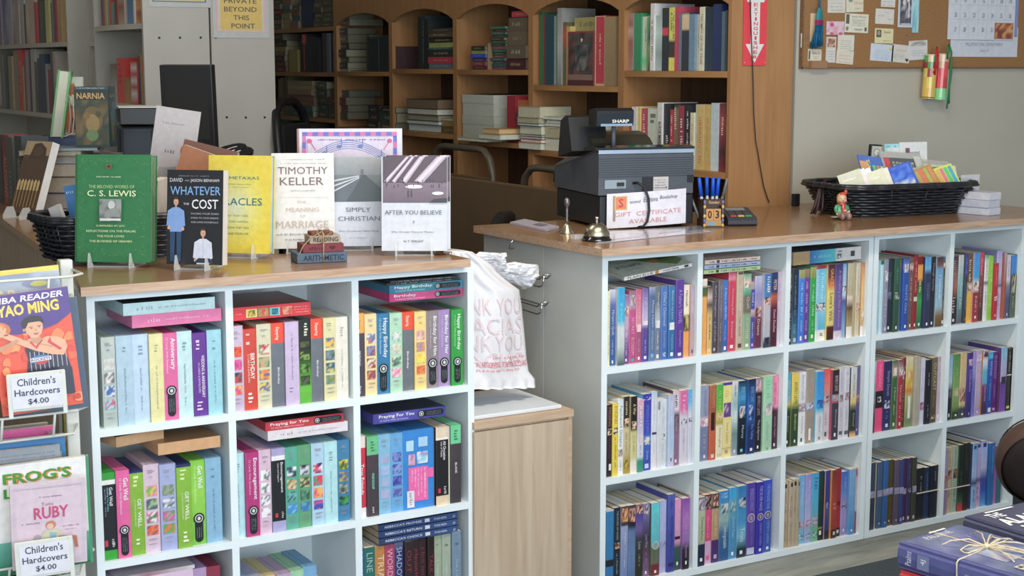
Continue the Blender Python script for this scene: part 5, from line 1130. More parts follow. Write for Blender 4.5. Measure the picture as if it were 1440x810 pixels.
# ---------------------------------------------------------------- propped books on the left counter
def frame3(BL, BR, TL, a, e=8, z=1.0, ax='z'):
    """upright leaning rectangle: bottom left, bottom right and top left as seen; a = turn to the left, e = lean back (degrees)"""
    a, e = R(a), R(e); u = Vector((math.cos(a), -math.sin(a), 0)); b = Vector((math.sin(a), math.cos(a), 0))
    v = (Vector((0, 0, 1)) * math.cos(e) + b * math.sin(e)).normalized(); n = u.cross(v).normalized()
    p = at(BL[0], BL[1], ax, z); q = onplane(BR[0], BR[1], p, n); t = onplane(TL[0], TL[1], p, n)
    w = (q - p).dot(u); h = (t - p).dot(v)
    back = -n if n.dot(b) < 0 else n
    M = Matrix(((u.x, back.x, v.x, p.x), (u.y, back.y, v.y, p.y), (u.z, back.z, v.z, p.z), (0, 0, 0, 1)))
    return M, w, h
def bookbody(w, h, t, c_, zone='C', hard=True, spine=None):
    """front cover on y=0 plane, pages behind it, back cover"""
    mb = MB(); cc = A(c_, zone); k = .0022 if hard else .0006; g = .003 if hard else 0
    mb.box(0, w, 0, k, 0, h, cc); mb.box(0, w, t - k, t, 0, h, cc); mb.box(0, k, k, t - k, 0, h, A(spine or c_, zone))
    pb = MB(); pb.box(k, w - g, k, t - k, g, h - g, A('d8d4c4', zone))
    return mb, pb
def finish(name, mb, pb, M, label, cat='book', group='propped books on the left counter', m=PRINT):
    o = mb.build(name, m); o.matrix_local = M; tag(o, label, cat, group); pb.build('page_block', PAGES, o); return o
def stand(M, w, label, z=.9925, n=2):
    """clear acrylic plate stand with two front prongs"""
    p = M.translation; rz = math.atan2(M[1][0], M[0][0]); e = empty('book_stand', (p.x, p.y, z), rz); tag(e, label, 'stand', 'clear book stands')
    mb = MB(); mb.box(.2 * w, .8 * w, -.004, .07, 0, .003); mb.build('base_plate', CLEAR, e)
    for x in (.22 * w, .76 * w):
        mb = MB(); mb.prism([(-.026, 0), (.0, .0), (.0, .009), (-.006, .010), (-.016, .034), (-.019, .034), (-.026, .008)], 'x', x, x + .0035); mb.build('prong', CLEAR, e)
    mb = MB(); mb.prism([(.05, .003), (.058, .003), (.042, .11), (.036, .11)], 'x', .46 * w, .5 * w + .004); mb.build('back_rest', CLEAR, e)
    return e
ZC = 1.004
# green omnibus
M, w, h = frame3((105.4, 368), (212, 372.5), (110, 217), 36, 7, ZC)
mb, pb = bookbody(w, h, .042, '1a7a40'); fc = Face(mb, w, h, 0, 'C')
fc.rect(0, .03, 0, 1, '14602e')
rnd = random.Random(3)
for k in range(420):                       # printed gold filigree round the border
    t_ = rnd.random(); side = rnd.choice('lrtb'); dd = abs(rnd.gauss(0, .06))
    u, v = {'l': (.07 + dd, t_), 'r': (.93 - dd, t_), 't': (t_, .97 - dd * .6), 'b': (t_, .05 + dd * .7)}[side]
    if not (.05 < u < .97 and .03 < v < .98): continue
    r_ = rnd.uniform(.006, .014); an = rnd.random() * 6.28
    fc.poly([(u + r_ * math.cos(an) * q, v + r_ * .7 * math.sin(an) * q + .3 * r_ * s_) for q, s_ in ((-1, 0), (0, 1), (1, 0), (0, -.4))], rnd.choice(['6a9a3c', '7aa848', '4c8c3c', '88a850']))
fc.rect(.42, .5, .865, .905, '7c5c38'); fc.rect(.44, .48, .875, .895, '402820')
fc.scribble(.3, .62, .785, .797, 'c8e0a8')
fc.text('THE BELOVED WORKS OF', .2, .8, .685, .715, 'b8d888'); fc.text('C. S. LEWIS', .18, .82, .61, .665, 'e4ecb4', bold=.01)
fc.rect(.34, .63, .38, .585, '788078'); fc.pic(.34, .63, .38, .585, '606860 889088 505850 98a098'.split(), 2, 5, 5); fc.ell(.5, .53, .045, .04, 'c8ccc4'); fc.poly([(.4, .42), (.62, .42), (.58, .5), (.5, .5), (.43, .47)], '8c948c'); fc.rect(.35, .62, .385, .405, 'd8dcd4')
for i, (t, a_, b_) in enumerate((('SURPRISED BY JOY', .3, .68), ('REFLECTIONS ON THE PSALMS', .17, .82), ('THE FOUR LOVES', .31, .67), ('THE BUSINESS OF HEAVEN', .21, .77))): fc.text(t, a_, b_, .325 - .047 * i, .345 - .047 * i, 'd0e4a0', bold=.01)
for i, y in enumerate((.010, .020, .030)): mb.box(w - .001, w + .0006, y, y + .0018, .002, h - .002, A('1a7a40', 'C'))
finish('hardback_book', mb, pb, M, 'large green gold-bordered omnibus book propped upright, leftmost on the counter'); stand(M, w, 'clear acrylic stand under the large green book')
# whatever the cost
M, w, h = frame3((234, 371), (312.5, 375.5), (240.3, 238.5), 42, 6, ZC)
mb, pb = bookbody(w, h, .030, '141a20', hard=False); fc = Face(mb, w, h, 0, 'C')
fc.scribble(.2, .75, .93, .942, '8090a0'); fc.text('DAVID', .05, .28, .872, .912, 'e0e4e4'); fc.text('AND', .32, .4, .88, .895, 'c0c4c4'); fc.text('JASON BENHAM', .42, .93, .865, .905, 'e0e4e4')
fc.text('WHATEVER', .06, .96, .735, .825, '78aede', bold=.008); fc.text('THE', .3, .4, .63, .652, 'e0e4e4'); fc.text('COST', .45, .92, .59, .69, 'f0f2f0', bold=.008)
for i, t in enumerate(('FACING YOUR FEARS', 'DYING TO YOUR DREAMS', 'AND LIVING POWERFULLY')): fc.text(t, .44, .93, .53 - .045 * i, .548 - .045 * i, 'c0c4c8')
def cover_man(x, y, s_, shirt, legs, sit=False):
    fc.ell(x, y, .042 * s_, .038 * s_, 'd8a888'); fc.poly([(x - .045 * s_, y + .005), (x - .04 * s_, y + .04 * s_), (x, y + .052 * s_), (x + .04 * s_, y + .04 * s_), (x + .045 * s_, y + .005), (x + .03 * s_, y + .025 * s_), (x - .03 * s_, y + .025 * s_)], '4a3424')
    fc.rect(x - .016 * s_, x + .016 * s_, y - .06 * s_, y - .03 * s_, 'c89878')
    fc.poly([(x - .05 * s_, y - .055 * s_), (x + .05 * s_, y - .055 * s_), (x + .14 * s_, y - .09 * s_), (x + .16 * s_, y - .24 * s_), (x + .12 * s_, y - .25 * s_), (x + .1 * s_, y - .3 * s_), (x - .1 * s_, y - .3 * s_), (x - .11 * s_, y - .24 * s_), (x - .16 * s_, y - .24 * s_), (x - .14 * s_, y - .09 * s_)], shirt)
    fc.rect(x - .003, x + .003, y - .28 * s_, y - .06 * s_, 'a0b0c8'); fc.ell(x - .12 * s_, y - .26 * s_, .025 * s_, .02 * s_, 'd8a888'); fc.ell(x + .12 * s_, y - .27 * s_, .025 * s_, .02 * s_, 'd8a888')
    if not sit:
        for d_ in (-1, 1): fc.poly([(x + .01 * d_, y - .3 * s_), (x + .1 * s_ * d_, y - .3 * s_), (x + .09 * s_ * d_, .03), (x + .025 * s_ * d_, .03)], legs)
    fc.ell(x - .014, y, .006, .004, '302018'); fc.ell(x + .014, y, .006, .004, '302018'); fc.rect(x - .014, x + .014, y - .02, y - .016, 'a86858')
cover_man(.17, .66, 1.05, '7aa4dc', '20486c'); cover_man(.66, .335, 1.1, 'd4dae6', '', True); fc.poly([(.5, .02), (.86, .02), (.78, .07), (.58, .07)], '203850'); fc.rect(.9, 1, .0, .006, '202020')
finish('paperback_book', mb, pb, M, 'black paperback with two men on the cover, propped beside the green book'); stand(M, w, 'clear acrylic stand under the black paperback with two men')
# yellow
M, w, h = frame3((292, 355), (379.5, 360.5), (298, 218), 42, 6, ZC)
mb, pb = bookbody(w, h, .028, 'fcd80c', spine='fcd80c'); fc = Face(mb, w, h, 0, 'C')
for k in range(14):
    r_ = .62 - .043 * k; tcol = '%02x%02x%02x' % (int(250 + k * .3), int(216 + k * 2.2), int(12 + k * 14)); fc.poly([(min(1, max(0, .45 + r_ * math.cos(q * .3142) * 1.0)), min(1, max(0, .48 + r_ * .8 * math.sin(q * .3142)))) for q in range(20)], tcol)
fc.text('ERIC METAXAS', .08, .82, .755, .785, '2c7c8c'); fc.scribble(.28, .7, .70, .712, '90a060'); fc.scribble(.3, .66, .67, .68, '90a060'); fc.text('MIRACLES', .07, .87, .49, .565, '1c7c88', bold=.006)
for i, t in enumerate(('WHAT THEY ARE,', 'WHY THEY HAPPEN,', 'AND HOW THEY CAN', 'CHANGE YOUR LIFE')): fc.text(t, .22, .66, .37 - .06 * i, .392 - .06 * i, '5c8c68')
mb.box(w - .004, w - .002, .022, .0285, .002, h, A('20a0d8', 'C'))
finish('hardback_book', mb, pb, M, 'bright yellow hardback with teal lettering propped behind the black paperback'); stand(M, w, 'clear acrylic stand under the bright yellow book')
# keller
M, w, h = frame3((384, 350), (471.5, 352), (383, 215.5), 24, 6, ZC)
mb, pb = bookbody(w, h, .024, 'dcdcd2'); fc = Face(mb, w, h, 0, 'C')
fc.scribble(.2, .85, .925, .94, 'a8a89c'); fc.scribble(.12, .88, .885, .898, 'a8a89c'); fc.text('TIMOTHY', .1, .9, .78, .855, '6c4440'); fc.text('KELLER', .13, .83, .665, .745, '6c4440'); fc.scribble(.3, .7, .6, .615, 'b0a8a0'); fc.rect(.1, .9, .535, .538, 'c0bcb0')
fc.text('THE', .4, .55, .475, .5, 'c4b49c'); fc.text('MEANING', .22, .75, .385, .43, 'c4b090'); fc.text('OF', .44, .54, .33, .355, 'c4b49c'); fc.text('MARRIAGE', .06, .9, .215, .29, 'c0ac90'); fc.scribble(.06, .7, .14, .16, '808078'); fc.scribble(.2, .6, .085, .105, '808078')
finish('hardback_book', mb, pb, M, 'off-white hardback with large brown author lettering behind the wooden book stack'); stand(M, w, 'clear acrylic stand under the off-white hardback')
# simply christian
M, w, h = frame3((464, 346.5), (541, 349.5), (463, 221), 26, 6, ZC)
mb, pb = bookbody(w, h, .022, 'cdd3d8'); fc = Face(mb, w, h, 0, 'C')
fc.grad(.04, 1, .8, 1, '9ca09c', '7c8484'); fc.grad(.04, 1, .5, .8, '687070', '3c484a'); fc.poly([(.04, .5), (.3, .5), (.62, .8), (.56, .8), (.04, .62)], '4c585c'); fc.poly([(.3, .5), (1, .5), (1, .62), (.66, .8), (.62, .8)], '303c3e')
for k in range(3): fc.poly([(.05, .6 + .06 * k), (.55, .76 + .012 * k), (.55, .772 + .012 * k), (.05, .62 + .06 * k)], 'c0c8c8')
fc.rect(.58, .63, .8, .86, '586060'); fc.text('SIMPLY', .3, .75, .385, .435, '4c5458'); fc.text('CHRISTIAN', .16, .92, .285, .335, '4c5458'); fc.text('Why Christianity Makes Sense', .16, .9, .155, .18, '6c7478'); fc.text('N. T. WRIGHT', .36, .68, .085, .1, '8c9498')
finish('hardback_book', mb, pb, M, 'pale grey hardback with a seaside road photograph, between two white books'); stand(M, w, 'clear acrylic stand under the seaside road hardback')
# after you believe, two copies
for i, (lab, dx) in enumerate((('white hardback with a sunlit station hall photograph, front copy', 0), ('second copy of the station hall hardback, close behind the first', 1))):
    M, w, h = frame3((536.8, 352.7), (628.8, 355.2), (543, 220), 31, 6, ZC)
    if dx: M = M @ Matrix.Translation((.006, .0262, .004))
    mb, pb = bookbody(w, h, .024, 'ccd2d6', hard=True); fc = Face(mb, w, h, 0, 'C')
    fc.rect(.02, 1, .51, 1, '4c3440'); fc.grad(.02, 1, .51, .72, '7c6472', '604858')
    rn = random.Random(5)
    for x0_, x1_, wd in ((.04, .38, .05), (.16, .46, .05), (.3, .58, .09), (.5, .85, .15)): fc.poly([(x0_, .74), (x0_ + wd * .9, .72), (x1_ + wd, 1), (x1_, 1)], 'b8a8b4'); fc.poly([(x0_ + wd * .2, .74), (x0_ + wd * .6, .73), (x1_ + wd * .7, 1), (x1_ + wd * .3, 1)], 'd8ccd4')
    fc.ell(.5, .68, .14, .02, 'f0e8ec'); fc.ell(.86, .61, .09, .018, 'e8e0e4')
    for k in range(26): x = rn.uniform(.06, .97); y = rn.uniform(.66, .74); fc.rect(x, x + .01, y, y + .03, '2c1c24')
    for x in (.4, .45): fc.rect(x, x + .016, .57, .63, '20141c'); fc.ell(x + .008, .635, .009, .008, '20141c')
    fc.poly([(.72, .51), (1, .51), (1, .56), (.8, .55)], '181018'); fc.text('AFTER YOU BELIEVE', .05, .92, .385, .43, '40484c'); fc.rect(.49, .497, .285, .325, '60686c'); fc.rect(.475, .51, .308, .313, '60686c'); fc.text('Why Christian Character Matters', .15, .8, .185, .21, '60686c'); fc.text('N. T. WRIGHT', .34, .64, .09, .112, '303438', bold=.01)
    finish('hardback_book', mb, pb, M, lab)
stand(frame3((536.8, 352.7), (628.8, 355.2), (543, 220), 31, 6, ZC)[0], w, 'clear acrylic stand under the station hall hardback')
# white musical book behind
M, w, h = frame3((420, 338), (567, 341), (417.5, 181), 27, 3, ZC)
M = Matrix.Translation((.0, 0, 0)) @ M
mb, pb = bookbody(w, h, .02, 'd8d8de', spine='8c3030'); fc = Face(mb, w, h, 0, 'C'); fc.rect(0, .02, 0, 1, '9c7064')
for i in range(18):
    c_ = 'd85ca4' if i % 2 else '5c60c4'; fc.rect(.05 + .05 * i, .10 + .05 * i, .935, .97, c_)
    if i < 15: v_ = .935 - .055 * i; fc.rect(.05, .085, v_ - .055, v_, '5c60c4' if i % 2 else 'd85ca4'); fc.rect(.915, .95, v_ - .055, v_, '5c60c4' if i % 2 == 0 else 'd85ca4')
fc.rect(.1, .9, .3, .92, 'd8ccdc')
for i in range(5):
    for k in range(10): 
        f_ = lambda t: .62 + .2 * math.sin(math.pi * (.12 + .76 * t)) + .018 * i; t0, t1 = k / 10, (k + 1) / 10
        fc.poly([(.14 + .7 * t0, f_(t0)), (.14 + .7 * t1, f_(t1)), (.14 + .7 * t1, f_(t1) + .006), (.14 + .7 * t0, f_(t0) + .006)], '5c74b8')
for x, y in ((.26, .78), (.4, .84), (.6, .84), (.78, .74)): fc.ell(x, y, .025, .016, '5c74b8'); fc.rect(x + .018, x + .026, y, y + .07, '5c74b8')
for x, d_ in ((.12, 1), (.88, -1)): fc.ell(x, .89, .024, .02, 'd0407c'); fc.poly([(x, .885), (x + .012 * d_, .88), (x + .06 * d_, .81), (x + .052 * d_, .81)], 'd0407c')
fc.scribble(.2, .42, .895, .908, '606070'); fc.scribble(.46, .66, .895, .908, '606070'); fc.scribble(.68, .84, .895, .908, '606070')
finish('hardback_book', mb, pb, M, 'tall white book with pink and blue checked border and music staves')
# reading writing arithmetic
p = at(418, 371, 'z', .9925); e = empty('wooden_book_ornament', p, R(-10)); tag(e, 'little stack of wooden books lettered READING and ARITHMETIC tied with twine', 'ornament')
for i, (t, c_, wx, dd, z0, th, tc, x0) in enumerate((('ARITHMETIC', '4c6478', .118, .07, 0, .023, '1c2430', 0), ('WRITING', '7c2c34', .096, .062, .0235, .020, '48181c', .014), ('READING', 'a89880', .072, .055, .0440, .019, '28241c', .030), ('', '7c3c30', .052, .04, .0635, .008, '', .034))):
    mb = MB(); mb.bevbox(x0, x0 + wx, 0, dd, z0, z0 + th, .002, A(c_, 'C')); 
    if t: fc = Face(mb, wx, th, 0, 'C', x0=x0, z0=z0); fc.text(t, .12, .93, .22, .78, tc, bold=.012) if t != 'WRITING' else (fc.scribble(.15, .5, .3, .7, tc), fc.poly([(.72, .3), (.8, .6), (.76, .75), (.72, .65), (.68, .75), (.64, .6)], tc))
    mb.build('wooden_book', MATTE, e)
mb = MB(); TW = mat('twine', (.42, .30, .17), rough=.9, noise=.2, nscale=90)
mb.tube([(.062, -.0015, .001), (.061, -.0015, .023), (.062, -.0015, .044), (.062, -.0015, .064), (.06, .002, .073), (.06, .04, .073)], .0016); mb.tube([(.0, .0, .012), (.014, -.002, .04), (.034, -.001, .06), (.06, -.002, .073)], .0013)
mb.tube([(.06, .0, .074), (.05, -.006, .078), (.045, -.008, .07), (.056, -.006, .06), (.057, -.005, .045)], .0014); mb.tube([(.06, .0, .074), (.072, -.005, .079), (.08, -.007, .07), (.066, -.006, .062), (.064, -.005, .05)], .0014); mb.build('twine', TW, e)

# ---------------------------------------------------------------- things on the rear arm of the left counter
WEAVE = mat('black_wicker', (.016, .018, .024), rough=.32, noise=.3, nscale=120, spec=.7)
def basket(name, L_, W_, H_, M, label, flare=.16, rows=11, r=.0042):
    e = empty(name); e.matrix_local = M; tag(e, label, 'basket')
    def ring(k, off, n=96):
        s_ = 1 + flare * k; a, b = L_ / 2 * s_, W_ / 2 * (1 + flare * 1.2 * k); pts = []
        for i in range(n):
            t = 2 * math.pi * i / n; ct, st_ = math.cos(t), math.sin(t); q = 5.0
            rr = (abs(ct) ** q + abs(st_) ** q) ** (-1 / q); wob = .0042 * math.sin(i * math.pi / 2 + off)
            pts.append((ct * rr * (a + wob), st_ * rr * (b + wob), .006 + (H_ - .012) * k))
        return pts
    mb = MB()
    for j in range(rows): mb.tube(ring(j / (rows - 1), (j % 2) * math.pi), r * .96, 5, closed=True)
    o = mb.build('woven_strands', WEAVE, e); o['kind'] = 'stuff'
    mb = MB()
    lo, hi = ring(0, 0, 48), ring(1, 0, 48)
    for a, b in zip(lo, hi): mb.tube([(a[0] * .985, a[1] * .98, a[2]), (b[0] * .985, b[1] * .98, b[2])], .0022, 4)
    o = mb.build('stakes', WEAVE, e); o['kind'] = 'stuff'
    mb = MB(); rp = ring(1.02, 0); mb.tube(rp, .0075, 7, closed=True); mb.tube([(x * 1.02, y * 1.03, z - .006) for x, y, z in rp], .005, 5, closed=True); mb.build('rim', WEAVE, e)
    mb = MB(); pts = ring(0, 0, 40); mb.prism([(x, y) for x, y, z in pts], 'z', 0, .004); mb.build('base', WEAVE, e)
    mb = MB(); a_, b_ = ring(0, 0, 40), ring(.95, 0, 40)
    for i in range(40): j = (i + 1) % 40; mb.face([tuple(q * k for q, k in zip(a_[i], (.97, .97, 1))), tuple(q * k for q, k in zip(a_[j], (.97, .97, 1))), tuple(q * k for q, k in zip(b_[j], (.97, .97, 1))), tuple(q * k for q, k in zip(b_[i], (.97, .97, 1)))])
    mb.build('lining', WEAVE, e)
    return e
MB1 = Matrix.Translation((-1.085, .46, .9925)) @ Matrix.Rotation(R(4), 4, 'Z')
basket('wicker_basket', .34, .20, .105, MB1, 'black wicker basket of books behind the large green book', .14, 9)
def stuck(name, w, h, t, c_, M, label, cat='book', group=None, deco='', zone='C', pages=True, hard=False, m=PRINT):
    if pages: mb, pb = bookbody(w, h, t, c_, zone, hard)
    else: mb = MB(); mb.box(0, w, 0, t, 0, h, A(c_, zone)); pb = None
    fc = Face(mb, w, h, 0, zone)
    if callable(deco): deco(fc)
    elif deco: draw_spine(fc, deco, True)
    o = mb.build(name, m); o.matrix_local = M; tag(o, label, cat, group)
    if pb: pb.build('page_block', PAGES, o)
    return o
def TR(x, y, z, rz=0, rx=0, ry=0): return Matrix.Translation((x, y, z)) @ Matrix.Rotation(R(rz), 4, 'Z') @ Matrix.Rotation(R(ry), 4, 'Y') @ Matrix.Rotation(R(rx), 4, 'X')
g = 'books in the left basket'
def fx(BL, BR, TL, a, e, y): return frame3(BL, BR, TL, a, e, y, 'y')
M, w, h = fx((52, 309), (60, 331), (42, 275), 62, 0, .47); M, w, h = fx((50, 305), (62, 312), (41, 275), 40, 0, .46)
stuck('paperback_book', .03, .10, .012, 'd4d0c8', TR(-1.235, .42, 1.02, -52, 0, -22), 'small white book leaning at the left end of the left basket', group=g)
stuck('paperback_book', .075, .13, .02, 'c0a8a0', TR(-1.175, .40, 1.005, -48, 0, -8), 'pale pink booklet with faint print in the left basket', group=g, deco='S,.2,.8,806870,.7,.08;S,.2,.7,a05060,.5,.2')
stuck('paperback_book', .05, .145, .016, 'd0c4b8', TR(-1.150, .43, 1.002, -40, 0, -6), 'pale upright booklet beside the pink one in the left basket', group=g)
stuck('marker_pack', .035, .15, .012, '2878b8', TR(-1.190, .47, 1.012, -30, 0, -10), 'bright blue packet between pale books in the left basket', 'packet', g, pages=False, deco='S,.1,.9,b0d8f0,.9,.05')
def dk(fc): fc.pic(.05, .95, .05, .95, '3c3038 584850 6c5c60 2c2428 4c3c3c'.split(), 4, 5, 6); fc.poly([(0, .35), (1, .85), (1, .92), (0, .42)], '8c7880')
stuck('magazine', .12, .24, .008, '4c4044', TR(-1.175, .50, 1.01, -42, -8, 12), 'dark purplish magazine slanting in the left basket', 'magazine', g, deco=dk)
stuck('magazine', .10, .22, .010, '544844', TR(-1.130, .44, 1.004, -40, -3, 8), 'dark brown book in front of the purplish magazine, left basket', 'book', g, deco=dk)
stuck('paperback_book', .016, .19, .12, 'c8b898', TR(-1.080, .40, 1.004, -30, 0, 7), 'narrow cream spined book beside the green omnibus, left basket', group=g)
stuck('paperback_book', .02, .17, .12, '302c50', TR(-1.047, .40, 1.004, -30, 0, 5), 'dark blue book behind the green omnibus, left basket', group=g)
# brown cover book on stand
M, w, h = frame3((14, 296), (48, 303), (41, 198), 66, 20, 1.006)
mb, pb = bookbody(w, h, .028, '4c3420', 'B', False); fc = Face(mb, w, h, 0, 'B')
fc.rect(0, 1, .8, 1, '8c7450'); fc.poly([(.2, .72), (.35, .96), (.6, .98), (.85, .9), (.9, .7)], '3c2c1c'); fc.ell(.55, .85, .2, .07, '483424'); fc.rect(0, 1, .45, .75, '443020')
for k in range(7): fc.poly([(.06 + .13 * k, .3), (.14 + .13 * k, .3), (.15 + .13 * k, .42 + .02 * (k % 2)), (.1 + .13 * k, .46), (.05 + .13 * k, .42)], 'a88c50'); fc.rect(.08 + .13 * k, .12 + .13 * k, .06, .3, '846430')
finish('paperback_book', mb, pb, M, 'brown paperback with pale figures leaning on a clear stand, counter rear arm', group='books on the rear arm', m=MATTE)
e = empty('book_stand', at(22, 306, 'z', .9925), R(-66)); tag(e, 'clear fan shaped prongs under the brown leaning paperback', 'stand')
mb = MB(); mb.box(0, .16, -.01, .05, 0, .003); mb.build('base_plate', CLEAR, e)
for x in (.0, .075, .14): mb = MB(); mb.prism([(-.045, 0), (0, 0), (0, .012), (-.008, .035), (-.030, .035), (-.045, .012)], 'x', x, x + .003); mb.build('prong', CLEAR, e)
s = Side(0, 180, 3.6, 350, -1.03, 'rear arm of the left counter', 'C', .9925, 'upright books on the rear arm'); s.dep = .085
s.up(-60, """-30,20|7c2420|
5,40|2c3030|
42,38|8c1c20@0 902020@.4 9c2c20@.7 b84828|T,ALLEGIANT,.3,.9,c08878,.4,.4
72,48|54584c@0 404838|S,.4,.9,8c8c80,.5,.3
104,44|343838@0 585c54|T,ANATOMY,.3,.85,a8a890,.5,.4""")
def lyb(x, y, z, w, th, d, c_, label, rz=-40, pages=True, zone='C', deco='', pc=None):
    o = small('book', w, th, d, c_, zone, True, pages, deco); o.matrix_local = TR(x, y, z, rz); return tag(o, label, 'book', 'stacked books on the rear arm')
zt_ = .9925
yb = 1.62
kz = (at(107, 207, 'y', 1.60).z - .9925) / .1794
for k, (th, c_, w, dx, lab) in enumerate(((.052, '4c5058 989084', .24, 0, 'thick grey book at the bottom of the rear arm stack'), (.045, '504440 a89c84', .24, .01, 'brown book second from bottom of the rear arm stack'), (.036, '7c6c58 b0a890', .22, 0, 'tan book under the pale blue one, rear arm stack'), (.022, '98a8ac b8b8ac', .26, .01, 'pale blue book under the yellow book, rear arm stack'))):
    th *= kz; lyb(-1.03 + dx, yb + .05, zt_, w, th, .17, c_, lab, -28); zt_ += th + .0006
lyb(-1.045, yb + .04, zt_, .19, .013 * kz, .15, 'a8902c a8a894', 'yellow book lying under the fantasy boxed set', -30); zt_ += .0135 * kz
lyb(-1.02, yb + .0, zt_, .20, .008 * kz, .15, '587880 90a4a8', 'thin pale teal book directly under the fantasy boxed set', -20); zt_ += .0085 * kz
# fantasy boxed set (cover art left generic)
M, w, h = frame3((107, 207), (155, 207.5), (105.5, 122), 30, 0, zt_)
mb = MB(); mb.box(0, w, 0, .085, 0, h, A('20342c', 'B')); fc = Face(mb, w, h, 0, 'B')
fc.rect(.0, 1, .955, 1, '303c44'); fc.scribble(.08, .9, .97, .985, 'a0a8a0'); fc.rect(0, 1, 0, .955, '1c2c28'); fc.pic(.02, .98, .04, .78, '3c3420 4c4024 2c3828 5c4828 28342c 60502c 343c24'.split(), 6, 6, 7)
fc.ell(.52, .46, .3, .22, '5c4a24'); fc.ell(.52, .4, .2, .15, '7c6434'); fc.ell(.5, .2, .18, .1, '54683c'); fc.ell(.35, .52, .1, .06, '6c5028'); fc.ell(.7, .55, .09, .05, '3c3c24'); fc.text('NARNIA', .08, .9, .8, .9, 'b08848', bold=.012)
mb.face([(w + .0004, 0, 0), (w + .0004, .085, 0), (w + .0004, .085, h), (w + .0004, 0, h)], A('283c40', 'B'))
sv, sf = glyphs('Narnia'); mb.raw([(w + .0008, .085 * (.12 + .76 * x), h * (.82 + .07 * y)) for x, y in sv], sf, A('8c7c50', 'B'))
for k, (y0, y1, z0, z1, c_) in enumerate(((.1, .9, .05, .75, '2c4848'), (.2, .6, .2, .6, '4c5c40'), (.4, .85, .35, .75, '3c5c60'), (.3, .55, .1, .4, '6c6038'))): mb.face([(w + .0008 + .0003 * k, .085 * y0, h * z0), (w + .0008 + .0003 * k, .085 * y1, h * z0), (w + .0008 + .0003 * k, .085 * y1, h * z1), (w + .0008 + .0003 * k, .085 * y0, h * z1)], A(c_, 'B'))
o = mb.build('boxed_book_set', PRINT); o.matrix_local = M; tag(o, 'dark green fantasy boxed book set with gold title, atop the rear arm stack', 'box')
# left stack with green book in wire stand
z2 = .9925
for k, (th, c_, w, lab) in enumerate(((.075, '483c34 8c7c64', .24, 'dark thick book at the bottom of the far left stack'), (.065, '6c6450 a09478', .24, 'olive book in the middle of the far left stack'), (.046, '6c6454 b0a890', .26, 'tan book in the far left stack under the blue one'), (.034 + .0, '2c3c6c 4c5c8c', .24, 'blue book topping the far left stack'))):
    lyb(-1.01 + .006 * k, 1.90, z2, w, th, .15, c_, lab, -22); z2 += th + .0006
mb = MB(); t_ = .03
q = at(70, 184, 'y', 1.83); M = Matrix.Translation((q.x, 1.83, z2 + .0015)) @ Matrix.Rotation(R(-18), 4, 'Z') @ Matrix.Rotation(R(9), 4, 'Y')
mb.box(0, .006, 0, .15, 0, .215, A('3c7830', 'B')); mb.box(.034, .040, 0, .15, 0, .215, A('3c8030', 'B')); pb = MB(); pb.box(.006, .034, .003, .147, .003, .212, A('a8a48c', 'B'))
finish('hardback_book', mb, pb, M, 'green covered book standing page edge forward in a white wire stand', group='books on the rear arm')
e = empty('wire_stand', (at(78, 190, 'y', 1.83).x, 1.83, z2)); tag(e, 'white wire stand holding the green covered book', 'stand')
for d_ in (0, .045):
    mb = MB(); mb.tube([(-.015 + d_ * .2, d_, .002), (.03, d_ - .01, .002), (.055, d_, .012), (.062, d_, .06), (.060, d_, .11), (.045, d_, .135), (.028, d_, .12), (.024, d_, .05)], .002, 6); mb.build('wire_loop', WIREW, e)
def house(fc): fc.rect(.1, .9, .75, .95, 'a8a494'); fc.poly([(.15, .5), (.85, .5), (.85, .72), (.5, .9), (.15, .72)], '9c5030'); fc.ell(.5, .6, .2, .1, 'b0a890'); fc.rect(.1, .9, .04, .5, 'a84c28'); fc.rect(.4, .6, .1, .3, '3c3428'); fc.rect(.1, .9, .46, .5, '4c5c50')
q = at(91, 184, 'y', 1.92); stuck('hardback_book', .062, .19, .012, 'a09c8c', TR(q.x, 1.92, z2 + .001, -28, -4), 'white book with an orange house picture behind the wire stand', group='books on the rear arm', deco=house, zone='B')
# desk, monitor, printer and clutter behind the counter
e = empty('desk', (-.36, 1.25, 0)); tag(e, 'brown desk behind the left counter under the monitor', 'desk')
mb = MB(); mb.box(-.40, .04, -.75, .95, .73, .76); mb.build('desktop', TOPWOOD, e)
for x in (-.37, .0):
    for y in (-.72, .88): mb = MB(); mb.box(x, x + .04, y, y + .04, 0, .73); mb.build('leg', BLACK, e)
M, w, h = frame3((231, 205), (301, 206), (217, 93.5), 38, -4, 1.25, 'y')
base = M.translation.copy(); e = empty('monitor'); e.matrix_local = M; tag(e, 'black glossy computer monitor in front of the white end panels', 'monitor')
mb = MB(); mb.bevbox(-.002, w + .004, 0, .035, -.01, h + .004, .003); mb.build('housing', BLACK, e)
mb = MB(); mb.box(.012, w - .010, -.0012, .0, .02, h - .012); mb.build('screen', BLACKG, e)
mb = MB(); mb.box(w * .42, w * .58, .02, .05, -(M.translation.z - .785), .03); mb.build('stand_neck', BLACK, e)
mb = MB(); mb.box(w * .25, w * .75, -.06, .13, -(M.translation.z - .762), -(M.translation.z - .785)); mb.build('stand_base', BLACK, e)
PRN = mat('dark_blue_plastic', (.045, .060, .085), rough=.5, noise=.06)
p = at(176, 210, 'y', 1.78); e = empty('printer', (p.x - .01, 1.80, .762), R(-14)); tag(e, 'dark blue printer beside the boxed set under the white bookcase', 'printer')
q = at(200, 152, 'y', 1.80).z - .762
mb = MB(); mb.bevbox(0, .25, 0, .26, 0, q - .06, .012); mb.build('body', PRN, e)
mb = MB(); mb.prism([(-.02, q - .05), (.24, q - .05), (.26, q), (0, q - .002)], 'x', .004, .246); mb.build('lid', PRN, e)
